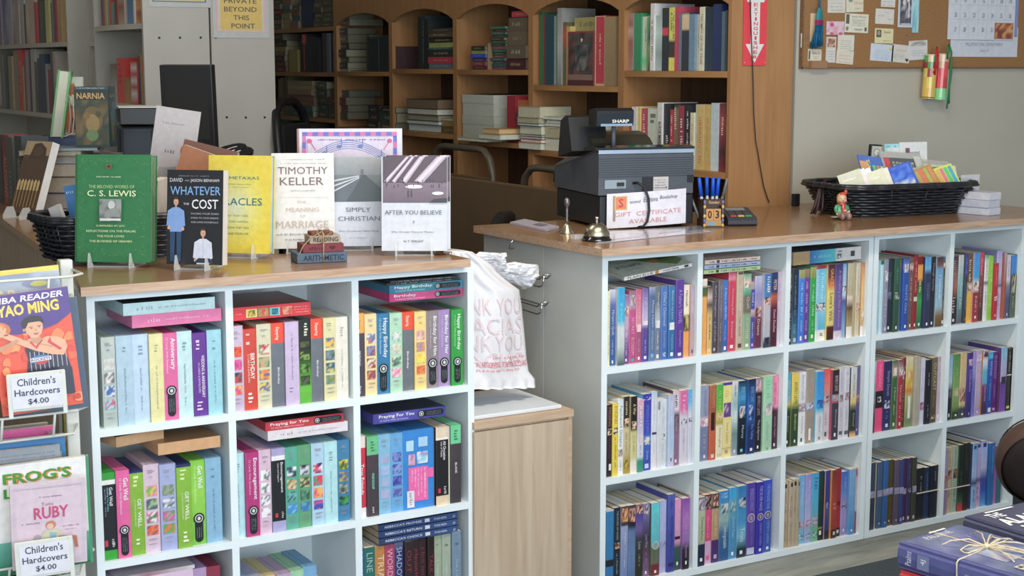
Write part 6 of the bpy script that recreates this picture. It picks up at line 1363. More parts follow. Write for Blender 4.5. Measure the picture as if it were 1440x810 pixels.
mb = MB(); mb.box(.10, .13, -.004, .0, .03, q - .07); mb.build('panel_gap', BLACK, e)
mb = MB(); mb.box(.0, .2, .02, .22, q + .0005, q + .004, A('b8b4a4', 'B')); o = mb.build('paper_stack', MATTE); o.matrix_local = TR(p.x - .01, 1.80, .762, -14); tag(o, 'sheets of paper lying on the dark blue printer', 'paper')
def bal(fc): fc.text('Les Jeunes', .18, .66, .86, .88, '787070'); fc.scribble(.3, .6, .62, .65, '706868'); fc.ell(.72, .66, .07, .045, 'b82830'); fc.rect(.71, .73, .5, .62, 'a0a0a0'); fc.rect(.6, 1, .3, .58, 'a8b0c4')
M, w, h = frame3((196, 238), (238, 246), (214, 178), 22, 4, .80, 'y'); stuck('booklet', .115, .315, .006, 'b8b0ac', M @ Matrix.Translation((0, 0, -.145)) @ Matrix.Rotation(R(9), 4, 'Y'), 'tilted white booklet with a red balloon behind the green book', 'booklet', deco=bal, zone='C', pages=False)
stuck('booklet', .10, .19, .006, 'a8a4a0', TR(at(193, 235, 'y', .7).x, .72, .9935, -25, -5), 'lower white booklet in front of the balloon booklet', 'booklet', zone='C', pages=False)
def bro(fc): fc.scribble(.3, .9, .82, .88, 'b89c84'); fc.text('UTOPIA', .3, .9, .55, .72, 'c0a890', bold=.02); fc.scribble(.3, .8, .4, .46, 'b89c84')
M, w, h = frame3((240, 270), (300, 262), (262, 212), 30, 12, .62, 'y'); stuck('hardback_book', .14, .2, .022, '5c3420', M @ Matrix.Rotation(R(14), 4, 'Y') @ Matrix.Translation((0, 0, -.06)), 'brown book leaning between the monitor and the yellow book', deco=bro, zone='B')
M, w, h = frame3((222, 300), (250, 300), (222, 250), 40, 8, .5, 'y'); stuck('hardback_book', .10, .24, .02, '8c5430', M @ Matrix.Rotation(R(18), 4, 'Y') @ Matrix.Translation((0, .02, -.06)), 'orange brown book leaning behind the black paperback', zone='B')
p = at(318, 225, 'y', .9); mb = MB(); mb.ell(0, 0, 0, .085, .04, .028, n=20, r=10); mb.ell(.01, 0, .018, .06, .03, .02)  # dark glossy handset behind the yellow book, propped on a stem
e = tag(empty('desk_handset', (p.x, .9, .762)), 'black rounded handset behind the yellow book', 'lamp'); mb.build('handset_shell', BLACKG, e, M=Matrix.Translation((0, 0, p.z - .762)) @ Matrix.Rotation(R(-18), 4, 'Y'))
mb = MB(); mb.tube([(0, 0, 0), (0, .0, p.z - .77)], .008); mb.lathe([(0, 0), (.07, 0), (.07, .012), (.012, .02), (0, .02)], 20); mb.build('stem', BLACK, e)

# ---------------------------------------------------------------- cash register
RG = Matrix.Translation(at(843, 322.5, 'z', .9925)) @ Matrix.Rotation(R(-12), 4, 'Z')
e = empty('cash_register'); e.matrix_local = RG; tag(e, 'dark grey electronic cash register on the counter with a certificate sign', 'register')
RIB = mat('ribbed_grey_plastic', (.075, .085, .105), rough=.45, noise=.05)
def rb(nm, m, *a, **k): mb = MB(); mb.bevbox(*a, .004, **k); return mb.build(nm, m, e)
RW_, RD = .275, .34
rb('cash_drawer', BLACK, 0, RW_ + .01, .0, RD, .008, .092)
for x, y in ((.03, .03), (.25, .03), (.03, .31), (.25, .31)): mb = MB(); mb.lathe([(0, -0), (.012, 0), (.012, .009), (0, .009)], 10, M=Matrix.Translation((x, y, 0))); mb.build('foot', BLACK, e)
mb = MB(); mb.prism([(-.004, .094), (RD - .0, .094), (RD - .0, .150), (.115, .213), (.030, .223), (-.004, .206)], 'x', -.006, RW_ + .006, M=None); mb.build('body', RIB, e)
mb = MB()
for k in range(9): mb.box(-.007, RW_ + .007, -.0075, -.004, .146 + k * .0062, .1498 + k * .0062)
o = mb.build('rear_ribs', RIB, e)
mb = MB(); mb.box(-.0065, RW_ + .0065, -.006, -.0035, .208, .2185); mb.build('chrome_strip', CHROME, e)
mb = MB(); mb.prism([(-.006, .2185), (RD, .1535), (RD, .158), (.115, .219), (.03, .2295), (-.006, .225)], 'x', -.008, RW_ + .008); mb.build('top_cover', BLACKG, e)
mb = MB(); mb.prism([(RD, .105), (RD + .03, .105), (RD + .03, .135), (RD, .150)], 'x', 0, RW_); mb.build('keyboard_lip', BLACK, e)
mb = MB(); mb.box(.012, .075, -.0068, -.004, .112, .136); mb.build('port_plate', mat('pale_grey_metal', (.30, .36, .40), rough=.4, metal=.3, noise=.05), e)
mb = MB(); mb.box(.048, .068, -.012, -.0066, .119, .129); mb.build('serial_port', BLACK, e)
mb = MB(); mb.box(.158, .204, -.0066, -.004, .1, .142, A('b8bcc0')); fc = Face(mb, .046, .042, -.0066, 'F', .158, .1); [fc.scribble(.08, .8, .75 - .17 * k, .84 - .17 * k, '707880') for k in range(4)]; fc.ell(.85, .3, .06, .06, '606870'); mb.build('rating_label', MATTE, e)
mb = MB(); mb.box(.125, .158, -.0058, -.0035, .094, .142); mb.build('dark_recess', BLACK, e)
mb = MB(); mb.box(RW_ - .012, RW_ + .007, -.007, -.003, .125, .145); mb.build('corner_hook', BLACK, e)
mb = MB(); mb.tube([(.098, -.006, .126), (.105, -.018, .128), (.122, -.026, .118), (.134, -.029, .085), (.136, -.03, .05), (.132, -.027, .02), (.122, -.022, .006), (.10, -.012, .004)], .0036, 8); mb.build('power_cable', BLACK, e)
mb = MB(); mb.lathe([(0, 0), (.006, 0), (.006, .07), (0, .07)], 12, M=Matrix.Translation((.058, .045, .222))); mb.build('display_pole', mat('grey_pole', (.12, .13, .16), rough=.35, noise=.05), e)
D = e
mb = MB(); mb.prism([(.015, .284), (.075, .284), (.075, .326), (.030, .333), (.012, .325)], 'x', -.005, .105); dsp = mb.build('customer_display', BLACK, D)
mb = MB(); mb.box(-.003, .103, .0125, .0148, .286, .322); mb.build('display_window', BLACKG, dsp)
mb = MB(); mb.box(.006, .1, .011, .0135, .2835, .290); mb.build('display_edge', mat('blue_grey_edge', (.25, .36, .48), rough=.25, noise=.05), dsp)
mb = MB(); fc = Face(mb, .05, .009, .0118, 'F', .040, .2925); fc.text('SHARP', 0, 1, 0, 1, 'e8ecf0', bold=.02); mb.build('maker_lettering', MATTE, dsp)
mb = MB(); mb.prism([(.10, .212), (.21, .190), (.19, .295), (.15, .31), (.13, .305)], 'x', -.045, .065); mb.build('operator_display', BLACK, e)
DOME = mat('smoked_cover', (.035, .033, .024), rough=.25, noise=.05)
mb = MB(); pts = [(.06 + .12 * (1 - math.cos(math.pi * k / 12)), .205 + .058 * math.sin(math.pi * k / 12)) for k in range(13)]; mb.prism(pts, 'x', .01, .19); mb.build('paper_roll_cover', DOME, e)
# gift certificate sign
S0 = RG @ Matrix.Translation((.018, -.0085, .004)); w, h = .240, .094
mb = MB(); 
for k in range(8):
    a_, b_ = k / 8, (k + 1) / 8; ya, yb_ = [-.012 * math.sin(math.pi * q) * (1 - .3 * q) for q in (a_, b_)]
    mb.raw([(w * a_, ya, -.002 + .008 * a_), (w * b_, yb_, -.002 + .008 * b_), (w * b_, yb_, h + .010 * b_), (w * a_, ya, h + .010 * a_), (w * a_, ya + .001, -.002 + .008 * a_), (w * b_, yb_ + .001, -.002 + .008 * b_), (w * b_, yb_ + .001, h + .010 * b_), (w * a_, ya + .001, h + .01 * a_)], [(0, 1, 2, 3), (4, 5, 6, 7), (3, 2, 6, 7)], A('d4dcec'))
class Bent(Face):
    def P(s, u, v): return (u * w, -.012 * math.sin(math.pi * u) * (1 - .3 * u) - .0004 - .0001 * s.k, -.002 + .008 * u + v * (h + .004 * u))
fc = Bent(mb, w, h, 0, 'F'); fc.rect(.07, .1, .2, .95, '909078'); fc.rect(.09, .24, .52, .93, 'c8b078'); fc.rect(.105, .225, .56, .9, 'd87c58'); fc.ell(.165, .73, .05, .13, 'e08870'); fc.text('S', .135, .195, .6, .86, 'b84838', bold=.03)
fc.text('econd', .27, .40, .70, .79, '3c4448', shear=.1); fc.text('Editions', .44, .62, .71, .85, '3c4448', shear=.1); fc.text('Bookshop', .65, .88, .73, .86, '3c4448', shear=.1)
fc.text('GIFT  CERTIFICATE', .09, .93, .33, .46, 'c88c88'); fc.text('AVAILABLE', .26, .74, .11, .24, 'c88c88')
o = mb.build('sign', MATTE); o.matrix_local = S0; tag(o, 'white GIFT CERTIFICATE AVAILABLE sheet leaning on the register back', 'sign')
# counter bell
BRASS = mat('aged_brass', (.55, .50, .36), rough=.28, metal=1, noise=.15, nscale=40)
p = at(839, 338, 'z', .9925); e = empty('counter_bell', p); tag(e, 'silver dome service bell on a black base at the counter corner', 'bell')
mb = MB(); mb.lathe([(0, 0), (.040, 0), (.040, .004), (.036, .006), (.034, .012), (0, .012)], 28); mb.build('base', BLACKG, e)
mb = MB(); mb.lathe([(.034, .013), (.0345, .016), (.032, .026), (.025, .037), (.014, .044), (0, .046)], 28); mb.build('dome', BRASS, e)
mb = MB(); mb.lathe([(.003, .046), (.003, .056), (.005, .057), (.005, .061), (0, .062)], 12); mb.build('plunger', CHROME, e)
p = at(797, 328, 'z', .9925); e = empty('hand_bell', p); tag(e, 'small silver hand bell with twisted handle beside the service bell', 'bell')
mb = MB(); mb.lathe([(.020, 0), (.019, .004), (.013, .012), (.010, .022), (.004, .028), (0, .028)], 20); mb.build('bell', BRASS, e)
mb = MB(); mb.lathe([(.003, .028), (.005, .034), (.003, .040), (.0045, .048), (.003, .056), (.004, .064), (.003, .070), (.0075, .078), (.0085, .086), (.006, .094), (0, .097)], 12); mb.build('handle', mat('dark_silver', (.22, .2, .19), rough=.35, metal=.8, noise=.2), e)
p = at(812, 336, 'z', .9925); e = empty('glass_dish', p); tag(e, 'tiny clear glass trinket with a heart tag beside the bells', 'ornament')
mb = MB(); mb.box(-.016, .016, -.01, .01, 0, .012); mb.build('block', CLEAR, e)
mb = MB(); mb.prism([(0, 0), (.014, .014), (.012, .021), (.005, .022), (0, .018), (-.005, .022), (-.012, .021), (-.014, .014)], 'y', -.013, -.011, M=Matrix.Translation((.022, -.006, .001))); mb.build('heart', CLEAR, e)
def sheet(px, label, c_='c8ccd8', z=.9925, th=.0012, cat='paper', deco=None, m=None, zone='C'):
    ps = [at(x, y, 'z', z) for x, y in px]; mb = MB(); mb.prism([(q.x, q.y) for q in ps], 'z', z + .0002, z + th, A(c_, zone))
    if deco:
        a, b, d_ = ps[0], ps[1], ps[-1]
        for (u0, u1, v0, v1, cc) in deco: mb.face([a + (b - a) * u + (d_ - a) * v + Vector((0, 0, th + .0004)) for u, v in ((u0, v0), (u1, v0), (u1, v1), (u0, v1))], A(cc, zone))
    return tag(mb.build('paper_sheet', m or PRINT), label, cat)
sheet([(717, 315), (738, 310.5), (786, 321), (768, 326)], 'stack of white leaflets at the rear left corner of the register counter', 'c0bcc8', th=.006, deco=[(.3, .8, .5, .75, '807888')])
sheet([(838, 343), (1000, 326), (968, 319), (858, 326)], 'laminated white sheets lying flat before the register', 'c4c8d0', m=GLOSS, th=.0012, deco=[(.1, .35, .2, .7, 'd8dce4'), (.5, .7, .3, .6, 'a89c98'), (.76, .9, .3, .7, '9098a8')])
# pen box with number blocks
p = at(989, 320, 'z', .9925); e = empty('pen_holder', p, R(-24)); tag(e, 'dark wooden pen box with 03 date blocks beside the register', 'holder')
DW = wood('dark_wood', (.035, .020, .012), (.07, .04, .025), (20, 20, 3), rough=.4)
w, h = .058, .078
for nm, a in (('side_panel', (-.0, .004, 0, .075)), ('side_panel', (w - .004, w, 0, .075)), ('rear_panel', (.004, w - .004, .071, .075)), ('front_panel', (.004, w - .004, .018, .022))): mb = MB(); mb.box(a[0], a[1], a[2], a[3], 0, h); mb.build(nm, DW, e)
mb = MB(); mb.box(0, w, 0, .075, -.0, .003); mb.build('floor', DW, e)
mb = MB(); mb.box(0, w, 0, .018, h - .016, h, A('4c3420')); fc = Face(mb, w, .016, 0, 'F', 0, h - .016); fc.text('October', .25, .78, .3, .8, 'd8c8a8'); mb.build('month_bar', MATTE, e)
for x in (.0, w - .006):
    mb = MB(); mb.box(x, x + .006, -.001, 0, 0, h, A('4c5058'))
    for k in range(6): mb.ell(x + .003, -.0015, .006 + k * .013, .0042, .001, .005, A(['c8a838', '6870a8', 'c8b048', '50485c'][k % 4]), n=8, r=4)
    mb.build('studded_trim', MATTE, e)
for x, t in ((.008, '0'), (.0295, '3')):
    mb = MB(); mb.box(x, x + .0205, .001, .017, .020, .052, A('c09050')); fc = Face(mb, .0205, .032, .001, 'F', x, .02); fc.text(t, .22, .78, .16, .86, '201c18', bold=.02); mb.build('number_block', MATTE, e)
mb = MB(); mb.box(.006, w - .006, .001, .017, .004, .0195, A('b08c58')); fc = Face(mb, w - .012, .0155, .001, 'F', .006, .004); fc.rect(.15, .6, .1, .75, '68a0b8'); mb.build('long_block', MATTE, e)
PENB = mat('blue_pen_plastic', (.01, .10, .62), rough=.3, noise=.03); PENW = mat('white_pen_plastic', (.6, .62, .66), rough=.35, noise=.03); PENC = mat('grey_pen_plastic', (.16, .18, .2), rough=.3, noise=.05)
PM = e.matrix_basis
for i, (x, y, dx, dy, m1, lab) in enumerate(((.014, .040, -.020, -.004, PENB, 'leftmost blue capped pen leaning left in the pen box'), (.026, .052, -.004, .008, PENB, 'tall blue capped pen at the back of the pen box'), (.034, .040, .002, 0, PENB, 'middle blue capped pen in the pen box'), (.042, .044, .012, .004, PENB, 'right hand blue capped pen in the pen box'), (.008, .058, -.048, .02, PENC, 'grey pen leaning far left against the register'), (.048, .05, .034, .01, PENC, 'clear grey pen leaning right in the pen box'))):
    a = PM @ Vector((x, y, .006)); b = PM @ Vector((x + dx, y + dy, .138 if i < 4 else .132)); d_ = b - a
    pe = empty('pen', a); tag(pe, lab, 'pen', 'pens in the pen box')
    mb = MB(); mb.tube([(0, 0, 0), d_ * .60], .004, 8); mb.build('barrel', PENW if m1 is PENB else PENC, pe)
    mb = MB(); mb.tube([d_ * .60, d_ * .97, d_], [.0058, .0054, .003] if m1 is PENB else [.004, .004, .003], 8); mb.build('cap', m1, pe)
# card terminal
p = at(1004, 311, 'z', .9925); e = empty('card_terminal', p, R(-113)); tag(e, 'black card payment terminal with coloured keys on the counter', 'terminal')
# keypad end faces the customer
MT = Matrix.Rotation(R(0), 4, 'Z')
L_, W_ = .15, .085
prof = [(0, .004), (.004, .0), (L_ - .008, 0), (L_, .006), (L_, .016), (L_ - .01, .024), (.05, .044), (.012, .042), (0, .03)]
mb = MB(); mb.prism([(x, z) for x, z in prof], 'y', 0, W_); mb.build('body', DGREY, e)
def topz(x): return .044 + (x - .05) / (L_ - .01 - .05) * (-.020)
def tq(nm, x0, x1, y0, y1, m, c_=None, up=.0012):
    mb = MB(); cc = A(c_) if c_ else (.8, .8, .8, 1); vs_ = []
    for z_ in (0, up): vs_ += [(x0, y0, topz(x0) + z_), (x1, y0, topz(x1) + z_), (x1, y1, topz(x1) + z_), (x0, y1, topz(x0) + z_)]
    mb.raw(vs_, [(0, 3, 2, 1), (4, 5, 6, 7), (0, 1, 5, 4), (1, 2, 6, 5), (2, 3, 7, 6), (3, 0, 4, 7)], cc); return mb.build(nm, m, e)
tq('screen', .054, .076, .014, .07, MATTE, '7c8080')
for j in range(4):
    for i in range(3): tq('key', .082 + j * .0105, .0895 + j * .0105, .012 + i * .022, .030 + i * .022, DGREY, up=.0022)
for i, c_ in enumerate(('b82c38', 'c8b030', '109c48')): tq('coloured_key', .125, .1325, .012 + i * .022, .030 + i * .022, MATTE, c_, .0024)

# ---------------------------------------------------------------- basket of bookmarks on the right counter
MBK = Matrix.Translation((1.262, .300, .9925)) @ Matrix.Rotation(R(-8), 4, 'Z')
basket('wicker_basket', .40, .235, .098, MBK, 'long black wicker basket of bookmarks by the grey wall', .22, 11)
g = 'things in the bookmark basket'
def inb(name, w, h, t, c_, x, y, z, rz, rx, ry, label, cat, deco='', m=PRINT, zone='W'):
    return stuck(name, w, h, t, c_, MBK @ Matrix.Translation((x, y, z)) @ Matrix.Rotation(R(rz), 4, 'Z') @ Matrix.Rotation(R(ry), 4, 'Y') @ Matrix.Rotation(R(rx), 4, 'X'), label, cat, g, deco, zone, pages=False, m=m)
def strips(cols, t=None):
    def f(fc):
        n = len(cols)
        for i, c_ in enumerate(cols): fc.rect(.06 + .9 * i / n, .03 + .9 * (i + 1) / n, .08, .92, c_)
        if t: fc.text(t, .1, .9, .75, .92, '605038')
    return f
for k, (x, c_, lab) in enumerate(((-.205, '8c9078', 'sage green greeting card at the left end of the bookmark basket'), (-.180, 'a8a0a0', 'grey card second from left end of the bookmark basket'), (-.150, 'b4acb8', 'lilac tinted plastic sleeve in the bookmark basket'), (-.12, '9c9c80', 'olive cream card beside the lilac sleeve, bookmark basket'), (-.095, 'a8a090', 'beige card behind the figurine, bookmark basket'), (-.066, 'b4b49c', 'cream card next to the blue snow packet, bookmark basket'))):
    inb('greeting_card', .07, .115, .004, c_, x, -.085 + .012 * (k % 3), .020, -30, -22, -20, lab, 'card', 'S,.15,.8,c8c8c0,.8,.06;S,.2,.7,78786c,.5,.2')
inb('snow_packet', .085, .10, .006, '2c4c98', -.03, -.09, .05, -4, -24, -16, 'blue packet with white snowy trees in the bookmark basket', 'packet', lambda fc: (fc.pic(.1, .9, .05, .5, 'b8c8dc 5878b8 d0d8e4 3c5ca8'.split(), 3), fc.pic(.1, .9, .5, .95, '20409c 2c50a8 4068b8'.split(), 4)))
inb('highlighter_pack', .085, .085, .006, '8c6c38', .045, -.098, .055, -2, -30, -18, 'orange and olive pattern packet in front of the bookmark basket', 'packet', strips(['b0783c', '98803c', 'b8583c', '8c8c3c', 'a86c3c']))
inb('highlighter_pack', .10, .085, .006, 'a8b038', .105, -.095, .055, -2, -30, -14, 'neon yellow pink green strip pack in the bookmark basket', 'packet', strips(['c0d028', 'c8d830', 'e08838', 'e05868', '40a058', '3088a0']))
inb('bookmark_pack', .11, .11, .006, '3c5c9c', -.095, -.01, .088, 2, -34, 8, 'blue topped pack of coloured tabs standing high in the bookmark basket', 'packet', lambda fc: (fc.rect(.0, .3, .1, .8, 'c08048'), fc.text('TAB IT', .24, .36, .1, .9, 'd8c838', rot=True), [fc.rect(.42 + .14 * i, .53 + .14 * i, .08, .7, c_) for i, c_ in enumerate(('50b060', 'd07860', 'a8c840'))]))
inb('blister_pack', .085, .10, .006, '405090', -.11, -.045, .055, 2, -32, 8, 'blue printed packet under the coloured tab pack', 'packet', 'S,.2,.8,a8b0d0,.6,.2')
inb('book_light_pack', .155, .12, .008, '8c8c84', .0, .0, .086, 0, -34, 4, 'grey carded book light with red edge in the bookmark basket', 'packet', lambda fc: (fc.rect(.04, .18, .35, .82, 'a83840'), fc.rect(.18, .8, .35, .82, '484c4c'), fc.text('FLEXI LIGHT', .24, .76, .45, .7, 'a0a49c'), fc.rect(.8, .97, .3, .9, 'a0a098')))
inb('clear_packet', .12, .10, .004, '98988c', .03, -.05, .05, 0, -40, -6, 'pale grey packet lying behind the neon strips, bookmark basket', 'packet', 'S,.1,.8,707068,.6,.1')
inb('picture_card', .12, .085, .004, 'a8a890', .13, -.02, .068, -2, -24, 4, 'card with a green leaf picture at the right end of the basket', 'card', lambda fc: (fc.pic(.08, .92, .06, .9, '405830 5c7440 384828 6c8448'.split(), 7, 6, 5), fc.ell(.6, .6, .08, .1, 'c8c890')))
mb = MB(); mb.box(0, .19, 0, .0015, 0, .115); o = mb.build('plastic_sleeve', mat('clear_film', (.75, .74, .68), rough=.2, alpha=.3, noise=.05)); o.matrix_local = MBK @ Matrix.Translation((.085, .05, .055)) @ Matrix.Rotation(R(6), 4, 'Y') @ Matrix.Rotation(R(-16), 4, 'X'); tag(o, 'clear plastic sleeve standing in the right end of the basket', 'sleeve', g)
mb = MB(); mb.ell(0, 0, 0, .016, .016, .018); o = mb.build('rolled_ribbon', mat('grey_ribbon', (.25, .25, .26), rough=.6, noise=.1)); o.matrix_local = MBK @ Matrix.Translation((.115, .075, .115)); tag(o, 'small grey ball of ribbon behind the leaf card', 'ribbon', g)
mb = MB(); mb.bevbox(0, .045, 0, .016, 0, .085, .005); o = mb.build('music_player', BLACK); o.matrix_local = MBK @ Matrix.Translation((-.02, .08, .122)) @ Matrix.Rotation(R(4), 4, 'Y'); tag(o, 'small silver faced music player standing at the back of the basket', 'player', g)
mb = MB(); mb.box(.004, .041, -.001, 0, .004, .08, A('8c8c80', 'W')); fc = Face(mb, .037, .076, -.001, 'W', .004, .004); fc.ell(.5, .74, .34, .17, '686860'); fc.ell(.5, .74, .26, .13, 'a0a094'); fc.rect(.1, .9, .05, .5, '3c3c38'); mb.build('face_plate', MATTE, o)
inb('leaflet', .075, .15, .003, '7cb0bc', .052, .09, .055, 0, -4, 0, 'pale blue leaflet standing behind the basket beside the white one', 'leaflet', lambda fc: (fc.rect(.12, .9, .08, .93, 'b4ccd0'), [fc.ell(.08, .15 + .2 * k, .05, .03, '5c94b0') for k in range(5)], [fc.ell(.2 + .3 * k, .95, .06, .025, '5c94b0') for k in range(3)], fc.scribble(.35, .85, .7, .76, '506878')))
def bk(fc):
    fc.rect(.2, .36, .76, .88, '60404c'); fc.text('econd', .38, .72, .76, .82, '404448'); fc.text('Editions', .27, .72, .65, .71, '404448'); fc.text('Bookshop', .2, .8, .54, .6, '404448')
    fc.poly([(.3, .28), (.86, .28), (.86, .42), (.76, .45), (.7, .42), (.62, .46), (.3, .42)], '4c5860'); fc.rect(.32, .84, .2, .29, '30383c'); fc.poly([(.28, .36), (.5, .44), (.7, .38)], 'a0a8b0')
inb('leaflet', .105, .155, .003, 'b8bcc8', .105, .082, .055, 0, -5, 0, 'white shop leaflet with a storefront drawing standing behind the basket', 'leaflet', bk)
# tassels hanging over the left rim, charm
MAR = mat('dark_maroon_ribbon', (.035, .012, .016), rough=.5, noise=.2)
p0 = MBK @ Vector((-.215, .02, .098)); mb = MB()
for k, (dx, dy) in enumerate(((-.055, -.01), (-.045, .012), (-.062, .0), (-.035, -.016), (-.05, .004))):
    q = p0 + Vector((dx, dy, -.094)); mb.tube([p0 + Vector((.02, 0, .002)), p0 + Vector((-.006, 0, .008)), p0.lerp(q, .35) + Vector((-.008, 0, .012)), p0.lerp(q, .75), q], [.004, .005, .0055, .005, .0025], 7)
tag(mb.build('ribbon_tassel', MAR), 'dark maroon tassel ribbons draped over the left rim of the basket', 'ribbon')
p0 = MBK @ Vector((-.195, -.075, .092)); e = empty('beaded_charm', p0); tag(e, 'beaded charm bookmark with red and green beads hanging from the basket', 'charm')
mb = MB(); mb.tube([(0, 0, .006), (-.012, -.006, 0), (-.016, -.004, -.03), (-.014, -.004, -.07)], .001, 5); mb.build('cord', CHROME, e)
for k, (z_, c_, r_) in enumerate(((-.022, '306838', .008), (-.034, '909080', .006), (-.048, '9c2c30', .008), (-.06, '284c30', .007), (-.074, 'b0a890', .009))): mb = MB(); mb.ell(-.016, -.004, z_, r_, r_, r_, A(c_, 'W')); mb.build('bead', MATTE, e)
# figurine
p = at(1183, 308, 'z', .9925); e = empty('figurine', p, R(-28)); tag(e, 'painted child figurine sitting in front of the basket, red scarf and hat', 'figurine')
K = 1.28
def fe(nm, parts, m=GLOSS):
    mb = MB()
    for cx, cy, cz, rx_, ry_, rz_, c_ in parts: mb.ell(cx * K, cy * K, cz * K, rx_ * K, ry_ * K, rz_ * K, A(c_, 'C'), n=18, r=12)
    return mb.build(nm, m, e)
# body grown as one skin: torso, arms, bent legs
sk = bpy.data.meshes.new('body'); V = [(0, 0, .010), (0, 0, .020), (0, 0, .031), (0, -.001, .037), (.011, 0, .031), (.014, -.004, .022), (.006, -.011, .020), (-.011, 0, .031), (-.015, -.003, .022), (-.012, -.008, .014), (.006, -.004, .008), (.008, -.018, .009), (.008, -.027, .006), (-.006, -.004, .008), (-.007, -.018, .009), (-.006, -.027, .006)]
sk.from_pydata([Vector(v) * K for v in V], [(0, 1), (1, 2), (2, 3), (2, 4), (4, 5), (5, 6), (2, 7), (7, 8), (8, 9), (0, 10), (10, 11), (11, 12), (0, 13), (13, 14), (14, 15)], [])
bo = bpy.data.objects.new('body', sk); col.objects.link(bo); bo.parent = e; md = bo.modifiers.new('s', 'SKIN'); RR = [.012, .0125, .010, .005, .005, .0045, .0035, .005, .0045, .0035, .006, .005, .0045, .006, .005, .0045]
for i, r_ in enumerate(RR): sk.skin_vertices[0].data[i].radius = (r_ * K, r_ * K)
sk.skin_vertices[0].data[0].use_root = True; bo.modifiers.new('u', 'SUBSURF').render_levels = 2; bo.modifiers['u'].levels = 2
sk.materials.append(mat('green_glaze', (.06, .30, .14), rough=.25, coat=.4, noise=.15, nscale=60))
fe('trousers', [(.004, -.012, .009, .0085, .011, .0075, 'a88070'), (-.005, -.012, .009, .0085, .011, .0075, 'a07868')])
fe('head', [(0, -.002, .047, .0105, .0105, .0115, 'e0b890'), (0, -.0125, .0455, .002, .0018, .002, 'e0a888'), (-.006, -.010, .043, .003, .002, .0025, 'dc9880'), (.006, -.010, .043, .003, .002, .0025, 'dc9880'), (-.004, -.0115, .0485, .0014, .001, .0007, '483020'), (.004, -.0115, .0485, .0014, .001, .0007, '483020'), (0, -.0115, .041, .002, .001, .0008, 'b04840')])
fe('hair', [(0, .002, .050, .0118, .0108, .0112, 'c09048'), (-.009, -.003, .045, .004, .006, .008, 'c09048')])
fe('hat', [(.003, -.001, .0585, .009, .008, .0045, 'c83c28'), (.008, -.002, .063, .004, .004, .005, 'd04028')])
fe('scarf', [(0, -.002, .035, .010, .009, .0045, 'c83028'), (.001, -.011, .027, .0055, .0035, .011, 'c83028'), (.003, -.0125, .020, .005, .003, .007, 'd04838')])
fe('hand', [(.006, -.013, .0205, .003, .003, .003, 'e0b890'), (-.012, -.010, .012, .003, .003, .003, 'e0b890')])
fe('boots', [(.010, -.030, .009, .0065, .0065, .009, '9c7068'), (-.005, -.030, .009, .0065, .0065, .009, '946860')])
fe('open_book', [(-.018, -.010, .006, .010, .008, .002, 'a8a890')])
# boxes of cards and sign at the right end
p = at(1390, 303.5, 'z', .9925)
for k in range(3):
    mb = MB(); mb.bevbox(0, .062, 0, .115, 0, .0225, .001, A(('c0d0e4', 'b8c8dc', 'c8d4e4')[k])); o = mb.build('card_box', PRINT); o.matrix_local = TR(p.x - .004 * (k == 1), p.y, .9925 + k * .0232, 8); tag(o, f'{("lowest","middle","topmost")[k]} of three small white boxes stacked at the right counter end', 'box', 'small white boxes')
mb = MB(); mb.box(0, .20, 0, .06, 0, .022, A('a8b4c0')); o = mb.build('card_box', PRINT); o.matrix_local = TR(p.x - .03, p.y + .17, .9925, 5); tag(o, 'long low white box behind the three stacked boxes', 'box')
mb = MB(); mb.box(0, .20, 0, .06, 0, .030, A('a0a8ac')); o = mb.build('card_box', PRINT); o.matrix_local = TR(p.x - .03, p.y + .17, 1.015, 5); tag(o, 'grey white box lying on the long low box, right counter end', 'box')
e = empty('sign_holder', (p.x + .012, p.y + .125, .9925), R(2)); tag(e, 'clear stand with a FREE card behind the three small boxes', 'sign')
mb = MB(); mb.box(0, .085, 0, .002, 0, .115); mb.build('front_sheet', CLEAR, e)
mb = MB(); mb.box(0, .085, 0, .03, 0, .002); mb.build('foot', CLEAR, e)
mb = MB(); mb.box(.003, .082, .0022, .003, .01, .112, A('b0a8b4', 'W')); fc = Face(mb, .079, .102, .0019, 'W', .003, .01); fc.text('FREE', .38, .78, .42, .58, '9c5058'); mb.build('card', MATTE, e)
# ---------------------------------------------------------------- end panel and cork board
WY = .675
def on(px, py, y=WY): q = at(px, py, 'y', y); return q
def wallrect(name, x0, x1, y0, y1, c_, label, cat='paper', deco=None, y=None, rot=0, zone='W', group='papers pinned to the cork board', th=.0008, m=MATTE):
    y = y or CKY; a = on((x0 + x1) / 2, (y0 + y1) / 2, y); l_, r_ = on(x0, (y0 + y1) / 2, y), on(x1, (y0 + y1) / 2, y); t, b = on((x0 + x1) / 2, y0, y), on((x0 + x1) / 2, y1, y)
    w, h = r_.x - l_.x, t.z - b.z; mb = MB(); mb.box(-w / 2, w / 2, -th, 0, -h / 2, h / 2, A(c_, zone)); fc = Face(mb, w, h, -th, zone, -w / 2, -h / 2)
    if deco: deco(fc)
    o = mb.build(name, m); o.matrix_local = Matrix.Translation((a.x, y, a.z)) @ Matrix.Rotation(R(rot), 4, 'Y'); tag(o, label, cat, group); return o
CORK = mat('cork', (.36, .185, .075), rough=.9, noise=.22, nscale=220, bump=.4, bscale=400)
a, b = on(1124.5, 94), on(1470, 94); e = empty('cork_board', (a.x, WY - .0135, a.z)); tag(e, 'large cork notice board of pinned cards on the grey wall', 'board')
mb = MB(); mb.box(0, 1.15, 0, .011, 0, .75); mb.build('cork_sheet', CORK, e)
mb = MB(); mb.box(-.004, 1.154, -.002, .012, -.006, 0); mb.build('bottom_edge', wood('board_edge', (.2, .1, .05), (.28, .15, .08), (3, 30, 30)), e)
